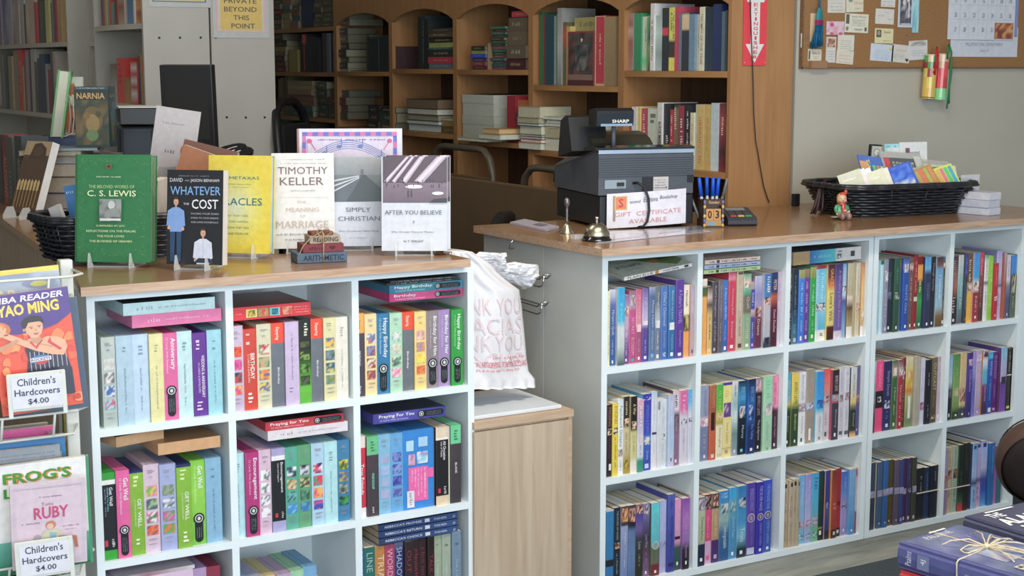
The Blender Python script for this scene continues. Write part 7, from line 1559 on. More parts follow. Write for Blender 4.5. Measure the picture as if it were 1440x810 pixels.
mb = MB(); mb.box(-.006, 0, -.002, .012, -.006, .75); mb.build('side_edge', wood('board_edge', (.2, .1, .05), (.28, .15, .08), (3, 30, 30)), e)
CKY = WY - .0125
def lines(n, c_='787870', a_=.12, b_=.88, title=None, v0=.12, v1=.62):
    def f(fc):
        for k in range(n): v = v1 - (v1 - v0) * k / max(1, n - 1); fc.scribble(a_ + .06 * (k % 2), b_ - .05 * (k % 3), v - .022, v + .022, c_, seed=k)
        if title: fc.text(title, .2, .8, .7, .88, '585850')
    return f
cards = [(1138, 1159, 2, 62, 'aca58c', 'tall narrow yellowish card behind the blue broom', 0, lambda fc: (fc.text('Butler', .1, .8, .78, .86, '584c44'), fc.pic(.05, .6, .05, .72, 'b09470 a8987c b49068'.split(), 2))),
 (1164, 1189, -12, 18, 'a8a498', 'white card with a thin slanted line, top left of the board', -1, lines(4, title=None)), (1190, 1214, -10, 17, 'aca890', 'cream card beside the slanted line card at the top', -2, lambda fc: (fc.text('Fall Sale', .45, .95, .4, .55, 'b06850'), fc.ell(.25, .62, .12, .1, '707068'), fc.scribble(.5, .9, .15, .22, '787870'))),
 (1188, 1221, 19.5, 46, 'b0ac98', 'cream Stamp Whoop card with two drawn figures', 1.5, lambda fc: (fc.text('Stamp Whoop', .28, .88, .78, .9, '484840'), fc.rect(.04, .18, .45, .95, '484840'), fc.ell(.1, .2, .06, .12, '686860'), fc.rect(.84, .93, .1, .3, '484840'), [fc.scribble(.3, .85, .66 - .1 * k, .7 - .1 * k, '68685c') for k in range(4)], fc.text('728-4047', .38, .74, .12, .22, '585850'))),
 (1162, 1187, 30, 49, 'b08c90', 'pink floral card under the slanted line card', 0, lambda fc: (fc.pic(0, 1, 0, 1, 'b07080 c098a0 b89ca4 a88c98'.split(), 5), fc.ell(.3, .75, .12, .16, 'a04058'), fc.ell(.3, .1, .1, .1, 'a04058'), fc.ell(.8, .1, .12, .1, 'a04858'))),
 (1126, 1147, 47, 67, 'a8a498', 'white card at the left edge of the board below the broom', 0, lambda fc: (fc.text('MUSIC BOX', .1, .7, .78, .9, '505048'), fc.text('DAY', .3, .6, .6, .72, '505048'), fc.scribble(.1, .8, .3, .36, '787870'))),
 (1136, 1155, 69, 85.5, 'a8a490', 'small cream ad card with a green border near the corner', 1, lambda fc: (fc.rect(.05, .16, .1, .85, '384030'), fc.text('Butter Bin', .3, .9, .55, .8, '8c5048'), fc.scribble(.35, .85, .35, .42, '707060'), fc.scribble(.35, .8, .18, .25, '707060'))),
 (1161.5, 1175, 52, 88, 'a8a49c', 'narrow bookmark with an orange photograph on top', 1, lambda fc: (fc.pic(.1, .9, .6, .94, 'a07860 885840 b08c70 604038'.split(), 6), [fc.scribble(.15, .85, .12 + .1 * k, .15 + .1 * k, '707878') for k in range(4)])),
 (1178, 1201, 49, 71, 'aca898', 'white card above the cream tilted one, left of centre', 1.5, lines(5)), (1176, 1200, 71, 90, 'aca490', 'cream tilted card under the plain white card', 4, lines(3)),
 (1202, 1225, 54.5, 88, 'b0aa9c', 'tall blank cream card left of the lined sheet', 3, lambda fc: fc.scribble(.45, .7, .87, .89, '606060')),
 (1224, 1256, 62, 86, 'a0a8b4', 'bluish lined index card with a yellow pin', 3, lines(6, '8890a0')), (1231, 1257, 12.5, 34, 'aca89c', 'plain white card right of the Stamp Whoop card', 1.5, lambda fc: (fc.text('Sue Ray', .5, .7, .74, .82, '606058'), fc.scribble(.1, .45, .52, .57, '787870'), fc.scribble(.65, .9, .3, .36, '787870'))),
 (1239, 1259, -10, 10, 'aca8a0', 'white card cut by the top of the frame above the plain white card', 1, lines(3)), (1230, 1256, 40, 61, 'b0a87c', 'yellowish card with a dark cameo portrait', 1, lambda fc: (fc.rect(.08, .34, .4, .9, '48443c'), fc.ell(.2, .68, .08, .16, '807868'), fc.text('Suant', .48, .85, .68, .86, '686048'), fc.scribble(.4, .9, .14, .2, '787058'))),
 (1258, 1286, 40, 62, 'aca8a8', 'white card just under the black and white photograph', -.5, lambda fc: (fc.scribble(.2, .85, .82, .87, '686868'), fc.poly([(.5, .5), (.6, .6), (.7, .5)], '484848'), fc.scribble(.3, .8, .4, .46, '686868'), fc.scribble(.1, .35, .15, .2, '787878'))),
 (1254, 1279, 63, 88, 'a8a498', 'tilted white card with a small black heart', 4, lambda fc: (fc.scribble(.25, .8, .66, .7, '60605c'), [fc.scribble(.1, .7, .25 + .08 * k, .29 + .08 * k, '88887c') for k in range(3)], fc.poly([(.86, .06), (.95, .2), (.9, .27), (.86, .22), (.8, .27), (.76, .2)], '282828'))),
 (1278, 1304, 57, 84, 'a8a8a4', 'white card overlapping the heart card with a faint photo', -3, lambda fc: (fc.pic(.1, .9, .72, .98, '908880 a8a8a0 7c7870'.split(), 3), [fc.scribble(.15, .85, .2 + .12 * k, .24 + .12 * k, '808080') for k in range(3)])),
 (1263, 1283, -8, 38.5, '9ca8b0', 'black and white photograph on a pale card, top centre', 0, lambda fc: (fc.rect(.12, .92, .07, .95, '686870'), fc.pic(.14, .9, .12, .93, '303034 484850 8c8890 504c54'.split(), 6, 5, 7), fc.ell(.4, .75, .12, .08, 'a8a0a0'), fc.ell(.68, .82, .1, .07, 'b0a4a4'), fc.rect(.68, .78, .3, .75, 'a8a4a8'), fc.rect(.2, .85, .08, .12, 'a0a4a8'))),
 (1283, 1292, -8, 46, '78a0ac', 'turquoise strip beside the black and white photograph', 0, lambda fc: fc.pic(0, 1, 0, 1, '78a8b4 88b0b8 60909c'.split(), 5)),
 (1286, 1318, -12, 1.5, 'a8a89c', 'white card peeking in at the top edge of the board', 0, None)]
for k, (x0, x1, y0, y1, c_, lab, rot, dc) in enumerate(cards): wallrect('pinned_card', x0, x1, y0, y1, c_, lab, 'card', dc, y=CKY - .0009 * (k % 5), rot=rot)
q = on(1252.5, 68, CKY - .006); mb = MB(); mb.ell(0, 0, 0, .0045, .004, .0045, A('c8a828', 'W')); o = mb.build('push_pin', GLOSS); o.location = q; tag(o, 'yellow push pin in the bluish lined card', 'pin')
wallrect('wall_bracket', 1139, 1161, 85.5, 96, '7c5838', 'small brown wooden clip under the corner cards', 'clip', None, y=CKY - .004, th=.010, group=None)
# calendar
e_ = wallrect('calendar_header', 1337.5, 1431.5, 38, 80, 'a4a6ac', 'lower calendar sheet naming the MILLPORT FIRE DEPARTMENT', 'calendar', lambda fc: (fc.text('MILLPORT FIRE DEPARTMENT', .22, .78, .36, .47, '60606c'), fc.scribble(.4, .62, .54, .56, '808088'), fc.text('CALL 911', .43, .57, .17, .25, '60606c'), fc.rect(.4, .62, .285, .29, '787880')), y=CKY - .001, group=None)
def cal(fc):
    for j in range(3):
        for i in range(7):
            t = str((13, 20, 27)[j] + i)
            if int(t) <= 31: fc.text(t, .08 + .137 * i, .115 + .137 * i, .66 - .26 * j, .74 - .26 * j, '606068')
    for j in range(4): fc.rect(.02, .98, .10 + .26 * j, .105 + .26 * j, '909498') if j else None
    for i in range(6): fc.rect(.155 + .137 * i, .158 + .137 * i, 0, 1, '989ca0')
    fc.rect(.69, .975, .02, .31, '8c4028'); fc.pic(.7, .97, .03, .3, '8c5030 a87840 5c2c20 b08048 702c20'.split(), 5, 6, 4)
wallrect('calendar', 1334, 1427, -22, 56, 'a8aab0', 'open monthly calendar page pinned above the fire department sheet', 'calendar', cal, y=CKY - .004, group=None, th=.004)
wallrect('calendar_backing', 1400, 1432, -22, 52, '687098', 'blue edged backing page of the wall calendar', 'calendar', None, y=CKY - .0022, group=None)
# little blue broom and two decorated tubes hanging from the board
BL = mat('blue_straw', (.006, .15, .32), rough=.6, noise=.3, nscale=150)
q = on(1152, 30, CKY - .02); e = empty('toy_broom', q); tag(e, 'small turquoise toy broom hanging at the left of the cork board', 'broom')
s_ = on(1160, 30, CKY - .02).x - q.x; U_ = s_ / 8
mb = MB(); mb.tube([(0, 0, 34 * U_), (-.3 * U_, 0, 12 * U_)], 1.1 * U_, 8); mb.build('handle', BL, e)
mb = MB(); mb.lathe([(1.5 * U_, 15 * U_), (4.2 * U_, 9 * U_), (4.4 * U_, 4 * U_), (4.6 * U_, 1 * U_)], 14, M=Matrix.Diagonal((1, .45, 1, 1))); mb.build('shoulder', mat('teal_straw', (.02, .24, .28), rough=.6, noise=.3, nscale=150), e)
mb = MB(); mb.lathe([(4.8 * U_, 1.5 * U_), (5 * U_, -.5 * U_), (4.9 * U_, -4 * U_)], 14, M=Matrix.Diagonal((1, .5, 1, 1))); mb.build('pink_binding', mat('pink_thread', (.30, .02, .10), rough=.7, noise=.2, nscale=200), e)
mb = MB(); rn = random.Random(4)
for k in range(40): x = rn.uniform(-4.6, 4.6); mb.tube([(x * U_, rn.uniform(-2, 2) * U_, -3.5 * U_), (x * 1.55 * U_ - 2 * U_, rn.uniform(-3, 3) * U_, (-27 + rn.uniform(-1, 2) + x * .3) * U_)], .55 * U_, 4)
o = mb.build('bristles', BL, e); o['kind'] = 'stuff'
RIBR = mat('red_ribbon', (.55, .02, .02), rough=.5, noise=.1); RIBG = mat('green_ribbon', (.01, .22, .08), rough=.5, noise=.1)
for nm, px0, px1, py0, py1, art, lab, rm in (('decorated_tube', 1297, 1310, 78, 139, 0, 'yellow and red painted tube hanging on a red ribbon', RIBR), ('decorated_tube', 1312, 1326, 77, 140, 1, 'cream and red painted tube hanging on a green ribbon', RIBG)):
    q0, q1 = on((px0 + px1) / 2, py0, WY - .03), on((px0 + px1) / 2, py1, WY - .03); wd = on(px1, 100, WY - .03).x - on(px0, 100, WY - .03).x; h = q0.z - q1.z
    e = empty(nm, (q1.x, WY - .034, q1.z)); e.rotation_euler = (0, R(3), 0); tag(e, lab, 'tube', 'decorated tubes')
    r_ = wd / 2; mb = MB(); zs = [0, .25, .5, .7, .85, 1]; pal = (['402820', 'c89020', 'd8a028', '801c28', '308030', 'b89878'], ['60a868', 'a02828', 'c02c30', 'b03038', 'a88868', 'b09878'])[art]
    n = 16
    for j in range(5):
        for k in range(n):
            a0, a1 = 2 * math.pi * k / n, 2 * math.pi * (k + 1) / n; cc = A(pal[(j + (1 if k in (9, 10, 14, 15) else 0)) % 6] if j else pal[0 if art == 0 else 0], 'W')
            if j == 0: cc = A(pal[1] if not art else pal[0], 'W')
            mb.face([(r_ * math.cos(a0), r_ * math.sin(a0), zs[j] * h), (r_ * math.cos(a1), r_ * math.sin(a1), zs[j] * h), (r_ * math.cos(a1), r_ * math.sin(a1), zs[j + 1] * h), (r_ * math.cos(a0), r_ * math.sin(a0), zs[j + 1] * h)], cc, smooth=False)
    mb.lathe([(r_, h), (r_ * .9, h + .004), (0, h + .004)], n, A('b09878', 'W')); mb.build('tube_wall', GLOSS, e)
    mb = MB(); mb.lathe([(0, -.002), (r_ * .98, 0), (r_ * 1.02, .006)], n, A('302420' if not art else '78b080', 'W')); mb.build('end_cap', GLOSS, e)
    mb = MB()
    if art: mb.tube([(0, -r_, h * .9), (-.004, -r_ - .002, h + .02), (.006, -r_ + .002, h + .034), (.018, -r_, h + .01), (.022, -r_, h * .5), (.016, -r_ - .004, h * .3), (.024, -r_, -.012)], .0036, 7); mb.tube([(.018, -r_, h), (.026, -r_, h * .6), (.02, -r_, h * .2), (.016, -r_, -.03)], .0028, 7)
    else: mb.tube([(-.002, -r_ - .003, h * .55), (.0, -r_ - .003, h * .9), (.0, -r_, h + .02), (.008, -r_ + .006, h + .028), (.010, -r_, h + .01), (.006, -r_ - .003, h * .8), (-.008, -r_ - .003, h * .6)], .0034, 7)
    mb.build('hanging_ribbon', rm, e)
# extinguisher sign and cable on the honey end panel
EY = .6575
a, b = at(1044, 92, 'y', EY), at(1076.5, 92, 'y', EY); w = b.x - a.x; h = .30; mb = MB(); mb.box(0, w, -.0015, 0, 0, h, A('b81c2c', 'W')); fc = Face(mb, w, h, -.0015, 'W')
H_ = lambda py: (at(1060, py, 'y', EY).z - a.z) / h
fc.poly([(.5, H_(88)), (.9, H_(62)), (.69, H_(62)), (.69, H_(3)), (.85, H_(3)), (.93, H_(-4)), (.07, H_(-4)), (.15, H_(3)), (.31, H_(3)), (.31, H_(62)), (.1, H_(62))], 'b8b8b0')
for k, ch in enumerate('EXTINGUISHER'): y = 6.5 + k * 6.7; fc.text(ch, .42 if ch != 'I' else .47, .60 if ch != 'I' else .55, H_(y + 2.4), H_(y - 2.4), 'b02430', bold=.012)
for x in (.06, .94): fc.ell(x, .03, .02, .003, 'c8b8b0')
o = mb.build('sign', GLOSS); o.location = (a.x, EY, a.z); tag(o, 'red EXTINGUISHER arrow sign on the honey wood end panel', 'sign')
pts = [at(x, y, 'y', .650) for x, y in ((1056, -60), (1055, 0), (1057, 60), (1059, 110), (1060, 160), (1063, 200), (1066, 215), (1070, 240), (1074, 262), (1079, 278), (1082, 285))]
mb = MB(); mb.tube(pts, .0018, 6); tag(mb.build('power_cord', BLACK), 'thin black cord running down the honey wood end panel', 'cord')
p = at(1086, 286, 'z', .9925); mb = MB(); mb.bevbox(-.012, .012, 0, .018, 0, .040, .003); o = mb.build('plug_adapter', BLACK); o.location = (p.x, .60, .9925); tag(o, 'small black plug adapter at the foot of the thin cord', 'plug')
# ---------------------------------------------------------------- gap between the counters: oak cabinet, bag, hooks
e = empty('low_cabinet', (-.385, 0, 0)); tag(e, 'low pale oak cabinet filling the gap between the two counters', 'cabinet')
mb = MB(); mb.box(.001, .285, .003, .30, .0, .572); mb.build('body', OAK, e)
mb = MB(); mb.box(.001, .272, -.010, .002, .02, .566); mb.build('door', OAK, e)
mb = MB(); mb.box(.274, .285, -.006, .003, .0, .572); mb.build('edge_strip', OAKL, e)
mb = MB(); mb.box(.001, .287, -.010, .302, .573, .590); mb.build('top_board', OAKL, e)
mb = MB(); mb.bevbox(-.375, -.118, .012, .25, .5905, .6005, .004); tag(mb.build('cutting_board', mat('white_plastic_board', (.66, .70, .74), rough=.4, noise=.02)), 'white plastic board lying on the low oak cabinet under the bag', 'board')
BAG = mat('white_bag_plastic', (.76, .74, .76), rough=.45, noise=.03, coat=.15)
PINK = mat('pink_bag_print', (.76, .60, .63), rough=.5, noise=.05); PINKR = mat('rose_bag_print', (.70, .16, .22), rough=.5, noise=.05)
by = .12; rows_ = [(354, 636, 664), (362, 634, 676), (372, 633, 690), (384, 633, 700), (397, 633, 716), (408, 633, 732), (430, 633, 735.5), (470, 633, 738.5), (505, 633, 740), (522, 633, 742), (532, 633, 750), (544, 633, 750)]
def lerp_row(v):
    t = v * (len(rows_) - 1); i = min(int(t), len(rows_) - 2); f_ = t - i; a, b = rows_[i], rows_[i + 1]; return [a[k] + (b[k] - a[k]) * f_ for k in range(3)]
def bag_pt(u, v, off=0):
    y, xl, xr = lerp_row(v); p = at(xl + (xr - xl) * u, y, 'y', by)
    d = .034 * max(0, math.sin(math.pi * min(1, max(0, u)))) ** .6 * min(1, .35 + v) + .006 * math.sin(u * 9 + v * 5) * (.4 + .6 * v) + .003 * math.sin(u * 23 - v * 11)
    if v > .88: d += .012 * math.sin(u * 40) * (v - .88) * 5
    return Vector((min(-.02, max(p.x, -.384 if p.z < .99 else -.40)), p.y - d - off, max(p.z, .602)))
e = empty('shopping_bag', (0, 0, 0)); tag(e, 'white plastic shopping bag with pale pink THANK YOU print between the counters', 'bag')
mb = MB(); NU, NV = 26, 44; g_ = [[bag_pt(i / NU, j / NV) for i in range(NU + 1)] for j in range(NV + 1)]
vs_ = [p for r_ in g_ for p in r_]; n1 = len(vs_); vs_ += [Vector((p.x, by + .075 * max(0, math.sin(math.pi * i / NU)) ** .5 + .01, p.z)) for r_ in g_ for i, p in enumerate(r_)]
fs = []
for j in range(NV):
    for i in range(NU): a = j * (NU + 1) + i; fs += [(a, a + NU + 1, a + NU + 2, a + 1), (n1 + a, n1 + a + 1, n1 + a + NU + 2, n1 + a + NU + 1)]
for j in range(NV):
    for i in (0, NU): a = j * (NU + 1) + i; fs.append((a, a + NU + 1, n1 + a + NU + 1, n1 + a))
for i in range(NU): a = NV * (NU + 1) + i; fs.append((a, a + 1, n1 + a + 1, n1 + a)); fs.append((i, i + 1, n1 + i + 1, n1 + i))
mb.raw(vs_, fs, smooth=True); mb.build('bag_body', BAG, e)
def bag_text(mb, t, px0, px1, py0, py1, bold=0):
    gv, gf = glyphs(t, bold); out = []
    for x, y in gv:
        px = px0 + x * (px1 - px0); py = py1 + y * (py0 - py1) - (px - px0) * .02
        lo, hi = 0, 1
        for _ in range(18):
            m_ = (lo + hi) / 2
            if lerp_row(m_)[0] < py: lo = m_
            else: hi = m_
        _, xl, xr = lerp_row(lo); out.append(bag_pt((px - xl) / (xr - xl), lo, .0022))
    mb.raw(out, gf)
mb = MB()
for t, x0, x1, y0, y1 in (('THANK YOU', 612, 729, 418, 441), ('GRACIAS', 620, 730, 445, 468), ('THANK YOU', 606, 730, 470, 492), ('GRACIAS', 612, 731, 494, 514)):
    s0 = t
    # only the letters right of the cabinet edge exist on the visible side
    k0 = {'THANK YOU': 3, 'GRACIAS': 2}[t]; frac = k0 / len(t); bag_text(mb, t[k0:], x0 + (x1 - x0) * frac + 4, x1, y0, y1)
mb.build('pink_print', PINK, e)
mb = MB(); bag_text(mb, 'Have a happy day', 682, 733, 498, 503); bag_text(mb, 'A PARTICIPATING STORE FOR RECYCLING', 662, 736, 506, 514, .01); bag_text(mb, 'PLEASE RETURN TO', 662, 726, 517, 520); mb.build('rose_print', PINKR, e)
def crumple(name, px, ymid, depth, seed, label=None):
    rn = random.Random(seed); P_ = [at(x, y, 'y', ymid) for x, y in px]; c0 = sum(P_, Vector()) / len(P_); mb = MB(); n = 48; m_ = 8; vs_ = []
    def outl(t): t *= len(P_); i = int(t) % len(P_); f_ = t - int(t); f_ = f_ * f_ * (3 - 2 * f_) * .4 + f_ * .6; return P_[i].lerp(P_[(i + 1) % len(P_)], f_)
    for sgn in (-1, 1):
        for j in range(m_ + 1):
            for i in range(n):
                k = j / m_; p = c0.lerp(outl(i / n), k); d_ = depth * math.sqrt(max(0, 1 - k * k)) + (0 if j == m_ else .009 * math.sin(i * 1.1 + j * 1.7 + sgn + seed) + .005 * math.sin(i * 2.3 - j))
                vs_.append((p.x, p.y + sgn * d_, p.z))
    fs = [(s_ * (m_ + 1) * n + j * n + i, s_ * (m_ + 1) * n + j * n + (i + 1) % n, s_ * (m_ + 1) * n + (j + 1) * n + (i + 1) % n, s_ * (m_ + 1) * n + (j + 1) * n + i) for s_ in (0, 1) for j in range(m_) for i in range(n)]
    mb.raw(vs_, fs, smooth=True); return mb.build(name, BAG, e)
crumple('bunched_handle', [(672, 370), (690, 378), (702, 372), (724, 368), (740, 371), (757, 372), (758, 384), (752, 397), (744, 405), (730, 402), (718, 398), (704, 392), (690, 386)], .20, .020, 3)
crumple('bunched_handle', [(664, 362), (674, 354), (690, 355), (703, 356), (712, 355), (710, 366), (714, 376), (700, 382), (682, 378), (670, 372)], .17, .016, 8)
e = empty('bag_rack', (0, 0, 0)); tag(e, 'chrome wire bag hooks on the grey side panel of the register counter', 'rack')
for i, (za, y0, y1) in enumerate(((.886, .225, .47), (.812, .235, .50))):
    mb = MB(); z1 = za; x = -.030
    mb.tube([(x - .012, y1, z1 + .004), (x - .012, y0 + .02, z1 - .002), (x - .010, y0, z1 + .010), (x, y0 - .008, z1 + .014), (x + .012, y0, z1 + .010), (x + .012, y0 + .02, z1 - .002), (x + .012, y1, z1 + .004)], .0022, 6)
    mb.tube([(x - .012, y1, z1 - .016), (x - .012, y0 + .02, z1 - .022), (x - .012, y0 + .002, z1 - .016), (x - .010, y0, z1 + .010)], .0022, 6); mb.tube([(-.009, y1, z1 + .004), (x - .014, y1, z1 + .004)], .0022, 6); mb.build('wire_arm', CHROME, e)
mb = MB(); mb.tube([(-.010, .43, .945), (-.03, .42, .945), (-.036, .41, .95), (-.036, .405, .965), (-.03, .40, .97)], .0018, 6); mb.build('small_hook', CHROME, e)
mb = MB(); mb.lathe([(.0, 0), (.009, 0), (.009, .03), (0, .032)], 12, M=Matrix.Translation((-.020, .36, .842))); mb.build('clear_cap', CLEAR, e)
# ---------------------------------------------------------------- behind the register
BRN = mat('brown_board', (.13, .085, .045), rough=.6, noise=.08, nscale=8)
mb = MB(); mb.bevbox(.50, .53, .92, 1.98, .0, 1.042, .006); tag(mb.build('folding_table', BRN), 'brown folding table top standing on edge behind the register', 'table')
TUBE = mat('brown_steel_tube', (.11, .095, .07), rough=.4, metal=.2, noise=.06)
def fold_chair(y0, y1, X, top, label):
    e = empty('folding_chair', (X, (y0 + y1) / 2, 0)); tag(e, label, 'chair', 'folding chairs behind the table top'); h = (y1 - y0) / 2
    mb = MB(); mb.tube([(-.0, -h, 0), (.0, -h, top - .09), (0, -h + .02, top - .035), (0, -h + .06, top - .005), (0, -h + .1, top), (0, h - .1, top), (0, h - .06, top - .005), (0, h - .02, top - .035), (0, h, top - .09), (.0, h, 0)], .013, 8); mb.build('frame', TUBE, e)
    mb = MB(); mb.bevbox(-.008, .008, -h + .015, h - .015, top - .26, top - .10, .005); mb.build('backrest', BRN, e)
    mb = MB(); mb.bevbox(.02, .10, -h + .02, h - .02, .1, .5, .01); mb.build('folded_seat', BRN, e)
    mb = MB(); mb.tube([(.03, -h, 0), (.1, -h, .5)], .011, 8); mb.tube([(.03, h, 0), (.1, h, .5)], .011, 8); mb.tube([(.1, -h, .5), (.1, h, .5)], .011, 8); mb.build('rear_legs', TUBE, e)
fold_chair(1.60, 2.06, .60, 1.14, 'grey brown folding chair behind the left end of the brown table top'); fold_chair(.82, 1.345, .57, 1.10, 'grey brown folding chair behind the cash register')
def office(x, y, rz, seat, arm, label, back=None):
    e = empty('office_chair', (x, y, 0), R(rz)); tag(e, label, 'chair')
    mb = MB(); mb.bevbox(-.23, .23, -.22, .22, seat - .06, seat, .03); mb.build('seat', mat('black_fabric', (.012, .013, .016), rough=.9, noise=.2, nscale=200), e)
    for sx in (-1, 1): mb = MB(); mb.tube([(sx * .24, .16, seat - .05), (sx * .27, .15, seat + .06), (sx * .27, .12, arm - .04), (sx * .27, .07, arm), (sx * .27, -.05, arm + .008), (sx * .27, -.15, arm - .01), (sx * .265, -.20, arm - .06), (sx * .24, -.16, seat - .03)], [.016, .016, .018, .022, .024, .022, .018, .016], 8); mb.build('armrest', BLACK, e)
    if back:
        mb = MB(); mb.tube([(-.20, .22, seat + .05), (-.215, .25, back - .15), (-.17, .27, back - .04), (-.08, .275, back), (.08, .275, back), (.17, .27, back - .04), (.215, .25, back - .15), (.20, .22, seat + .05)], .018, 8); mb.build('back_frame', BLACK, e)
        mb = MB(); mb.bevbox(-.17, .17, .235, .26, seat + .1, back - .09, .01); mb.build('back_pad', MATS['black_fabric'], e)
    mb = MB(); mb.lathe([(0, .06), (.03, .06), (.03, seat - .07), (0, seat - .06)], 14); mb.build('column', BLACK, e)
    for k in range(5):
        a = 2 * math.pi * k / 5 + .3; mb = MB(); mb.tube([(0, 0, .1), (.15 * math.cos(a), .15 * math.sin(a), .085), (.28 * math.cos(a), .28 * math.sin(a), .06)], [.022, .018, .014], 6); o = mb.build('base_arm', BLACK, e)
        mb = MB(); mb.lathe([(0, -.012), (.024, -.012), (.027, 0), (.024, .012), (0, .012)], 12, M=Matrix.Translation((.28 * math.cos(a), .28 * math.sin(a), .028)) @ Matrix.Rotation(R(90), 4, 'X')); mb.build('castor', BLACK, o)
office(.12, 1.22, -42, .70, .955, 'black swivel office chair between the two counters')
office(at(490, 150, 'y', 2.5).x, 2.45, 50, .62, .86, 'black office chair with arched back frame near the unlit bookcase', 1.30)
# ---------------------------------------------------------------- wire rack with children's books
RX, RY = -1.352, -.055
e = empty('book_rack', (RX, RY, 0)); tag(e, 'white wire rack of children\'s books at the left edge', 'rack')
mb = MB(); mb.bevbox(-.013, .013, -.012, .012, 0, 1.055, .003); mb.build('post', WIREW, e)
mb = MB(); mb.bevbox(-.36, -.334, -.012, .012, 0, 1.055, .003); mb.build('post', WIREW, e)
mb = MB(); mb.box(-.0165, -.0132, -.004, .012, .2, 1.05); mb.build('dark_edge', mat('yellow_black_edge', (.25, .2, .04), rough=.6, noise=.5, nscale=60), e)
mb = MB(); mb.box(-.37, .02, -.11, .11, 0, .02); mb.build('foot_plate', WIREW, e)
def pocket(z, h=.075, d=.10):
    mb = MB(); y0, y1 = -.012, -.012 - d; r_ = .0028; zt = z + h
    mb.tube([(-.33, y0, zt), (-.33, y1, zt), (-.02, y1, zt), (.012, y1 + .03, zt), (.012, y0, zt)], r_, 6)
    mb.tube([(-.33, y0, z), (-.33, y1 + .02, z), (-.02, y1 + .02, z), (.008, y0, z)], r_, 6)
    for x in (-.26, -.16, -.06): mb.tube([(x, y1, zt), (x, y1 + .02, z), (x, y0, z)], r_, 6)
    mb.build('wire_pocket', WIREW, e)
for z, h_ in ((.985, .05), (.718, .05), (.43, .04), (.15, .06)): pocket(z, h_)
ZR = 'F'; G_ = "children's books in the wire rack"
def rot_frame(BLp, BRp, TLp, a, e_, y, roll):
    M, w, h = frame3(BLp, BRp, TLp, a, e_, y, 'y'); return M, w, h
# basketball reader
MY = Matrix.Translation((-1.513, -.178, .775)) @ Matrix.Rotation(R(-4), 4, 'Z') @ Matrix.Rotation(R(-4.5), 4, 'Y') @ Matrix.Rotation(R(-4), 4, 'X')
w, h = .152, .232; mb, pb = bookbody(w, h, .006, 'd84020', ZR, False); fc = Face(mb, w, h, 0, ZR)
fc.rect(0, 1, 0, 1, 'e04418')
rn = random.Random(11)
for k in range(46): x, y = rn.random(), rn.uniform(.05, .85); r_ = rn.uniform(.03, .09); fc.poly([(min(1, max(0, x + r_ * math.cos(q * .785) * rn.uniform(.6, 1.2))), max(0, y + r_ * .6 * math.sin(q * .785) * rn.uniform(.6, 1.2))) for q in range(8)], rn.choice(['e85c28', 'f07c38', 'd83414', 'f0904c', 'c83018', 'e8501c']))
fc.poly([(0, 1), (1, 1), (1, .78), (.8, .70), (.55, .66), (.3, .66), (.1, .69), (0, .72)], '482c88'); fc.rect(0, 1, .995, 1, '6c50a8')
fc.text('NBA READER', .06, .93, .925, .975, 'e4e0f0', bold=.02, shear=.15); fc.text('YAO MING', .10, .86, .815, .91, 'f0cc18', bold=.035)
sk_ = 'd8a480'; sh = 'c08c68'
fc.rect(.36, .92, .10, .32, '1c2444'); fc.z0 = .3086 * h; fc.h = .63 * h
fc.ell(.08, .64, .16, .11, 'c86c28'); fc.ell(.06, .66, .12, .08, 'd88440')                                # ball
fc.poly([(.38, .36), (.74, .40), (.80, .30), (.88, .16), (.92, 0), (.36, 0), (.40, .2)], '1c2444')             # jersey
for k in range(9): x = .42 + .055 * k; fc.poly([(x, .05 + .02 * (k % 2)), (x + .006, .05), (x + .012, .30), (x + .006, .30)], 'c8ccd8')
fc.poly([(.34, .40), (.42, .47), (.50, .50), (.50, .43), (.66, .48), (.78, .46), (.88, .40), (.90, .30), (.84, .22), (.76, .24), (.70, .28), (.58, .34), (.42, .40)], sk_)   # shoulders and raised forearm
fc.poly([(.88, .40), (.90, .30), (.84, .20), (.70, .23), (.50, .31), (.30, .43), (.12, .55), (.17, .60), (.36, .49), (.55, .41), (.72, .34)], sk_); fc.poly([(.72, .34), (.55, .41), (.36, .49), (.36, .475), (.55, .39), (.71, .325)], sh)
fc.poly([(.0, .40), (.16, .45), (.30, .50), (.32, .46), (.16, .39), (.0, .33)], sh)
fc.poly([(.12, .55), (.17, .60), (.19, .66), (.17, .67), (.15, .63), (.13, .70), (.11, .70), (.11, .63), (.07, .70), (.05, .69), (.08, .62), (.02, .67), (.0, .65), (.05, .59), (.0, .60), (.0, .57), (.06, .56)], sk_); fc.rect(.15, .20, .56, .58, 'a83028')
fc.poly([(.46, .50), (.58, .50), (.59, .44), (.54, .41), (.46, .44)], sh)                                      # neck
fc.poly([(.40, .66), (.42, .56), (.47, .49), (.54, .48), (.60, .52), (.63, .60), (.63, .68), (.52, .70), (.42, .69)], sk_); fc.poly([(.385, .62), (.37, .70), (.42, .76), (.52, .78), (.62, .755), (.655, .69), (.64, .65), (.60, .69), (.46, .69), (.42, .62)], '201814')
fc.rect(.46, .51, .625, .632, '2c2018'); fc.rect(.56, .61, .63, .637, '2c2018'); fc.ell(.49, .612, .012, .006, '181410'); fc.ell(.585, .617, .012, .006, '181410'); fc.poly([(.535, .61), (.56, .575), (.53, .57)], sh); fc.poly([(.50, .54), (.57, .545), (.56, .525), (.52, .52)], 'a05048'); fc.ell(.395, .60, .015, .022, sh)
fc.poly([(.47, .44), (.51, .37), (.60, .43), (.62, .46), (.52, .33), (.44, .43)], 'c8303c'); fc.poly([(.70, .47), (.66, .40), (.80, .27), (.83, .29), (.71, .40)], 'c8303c')
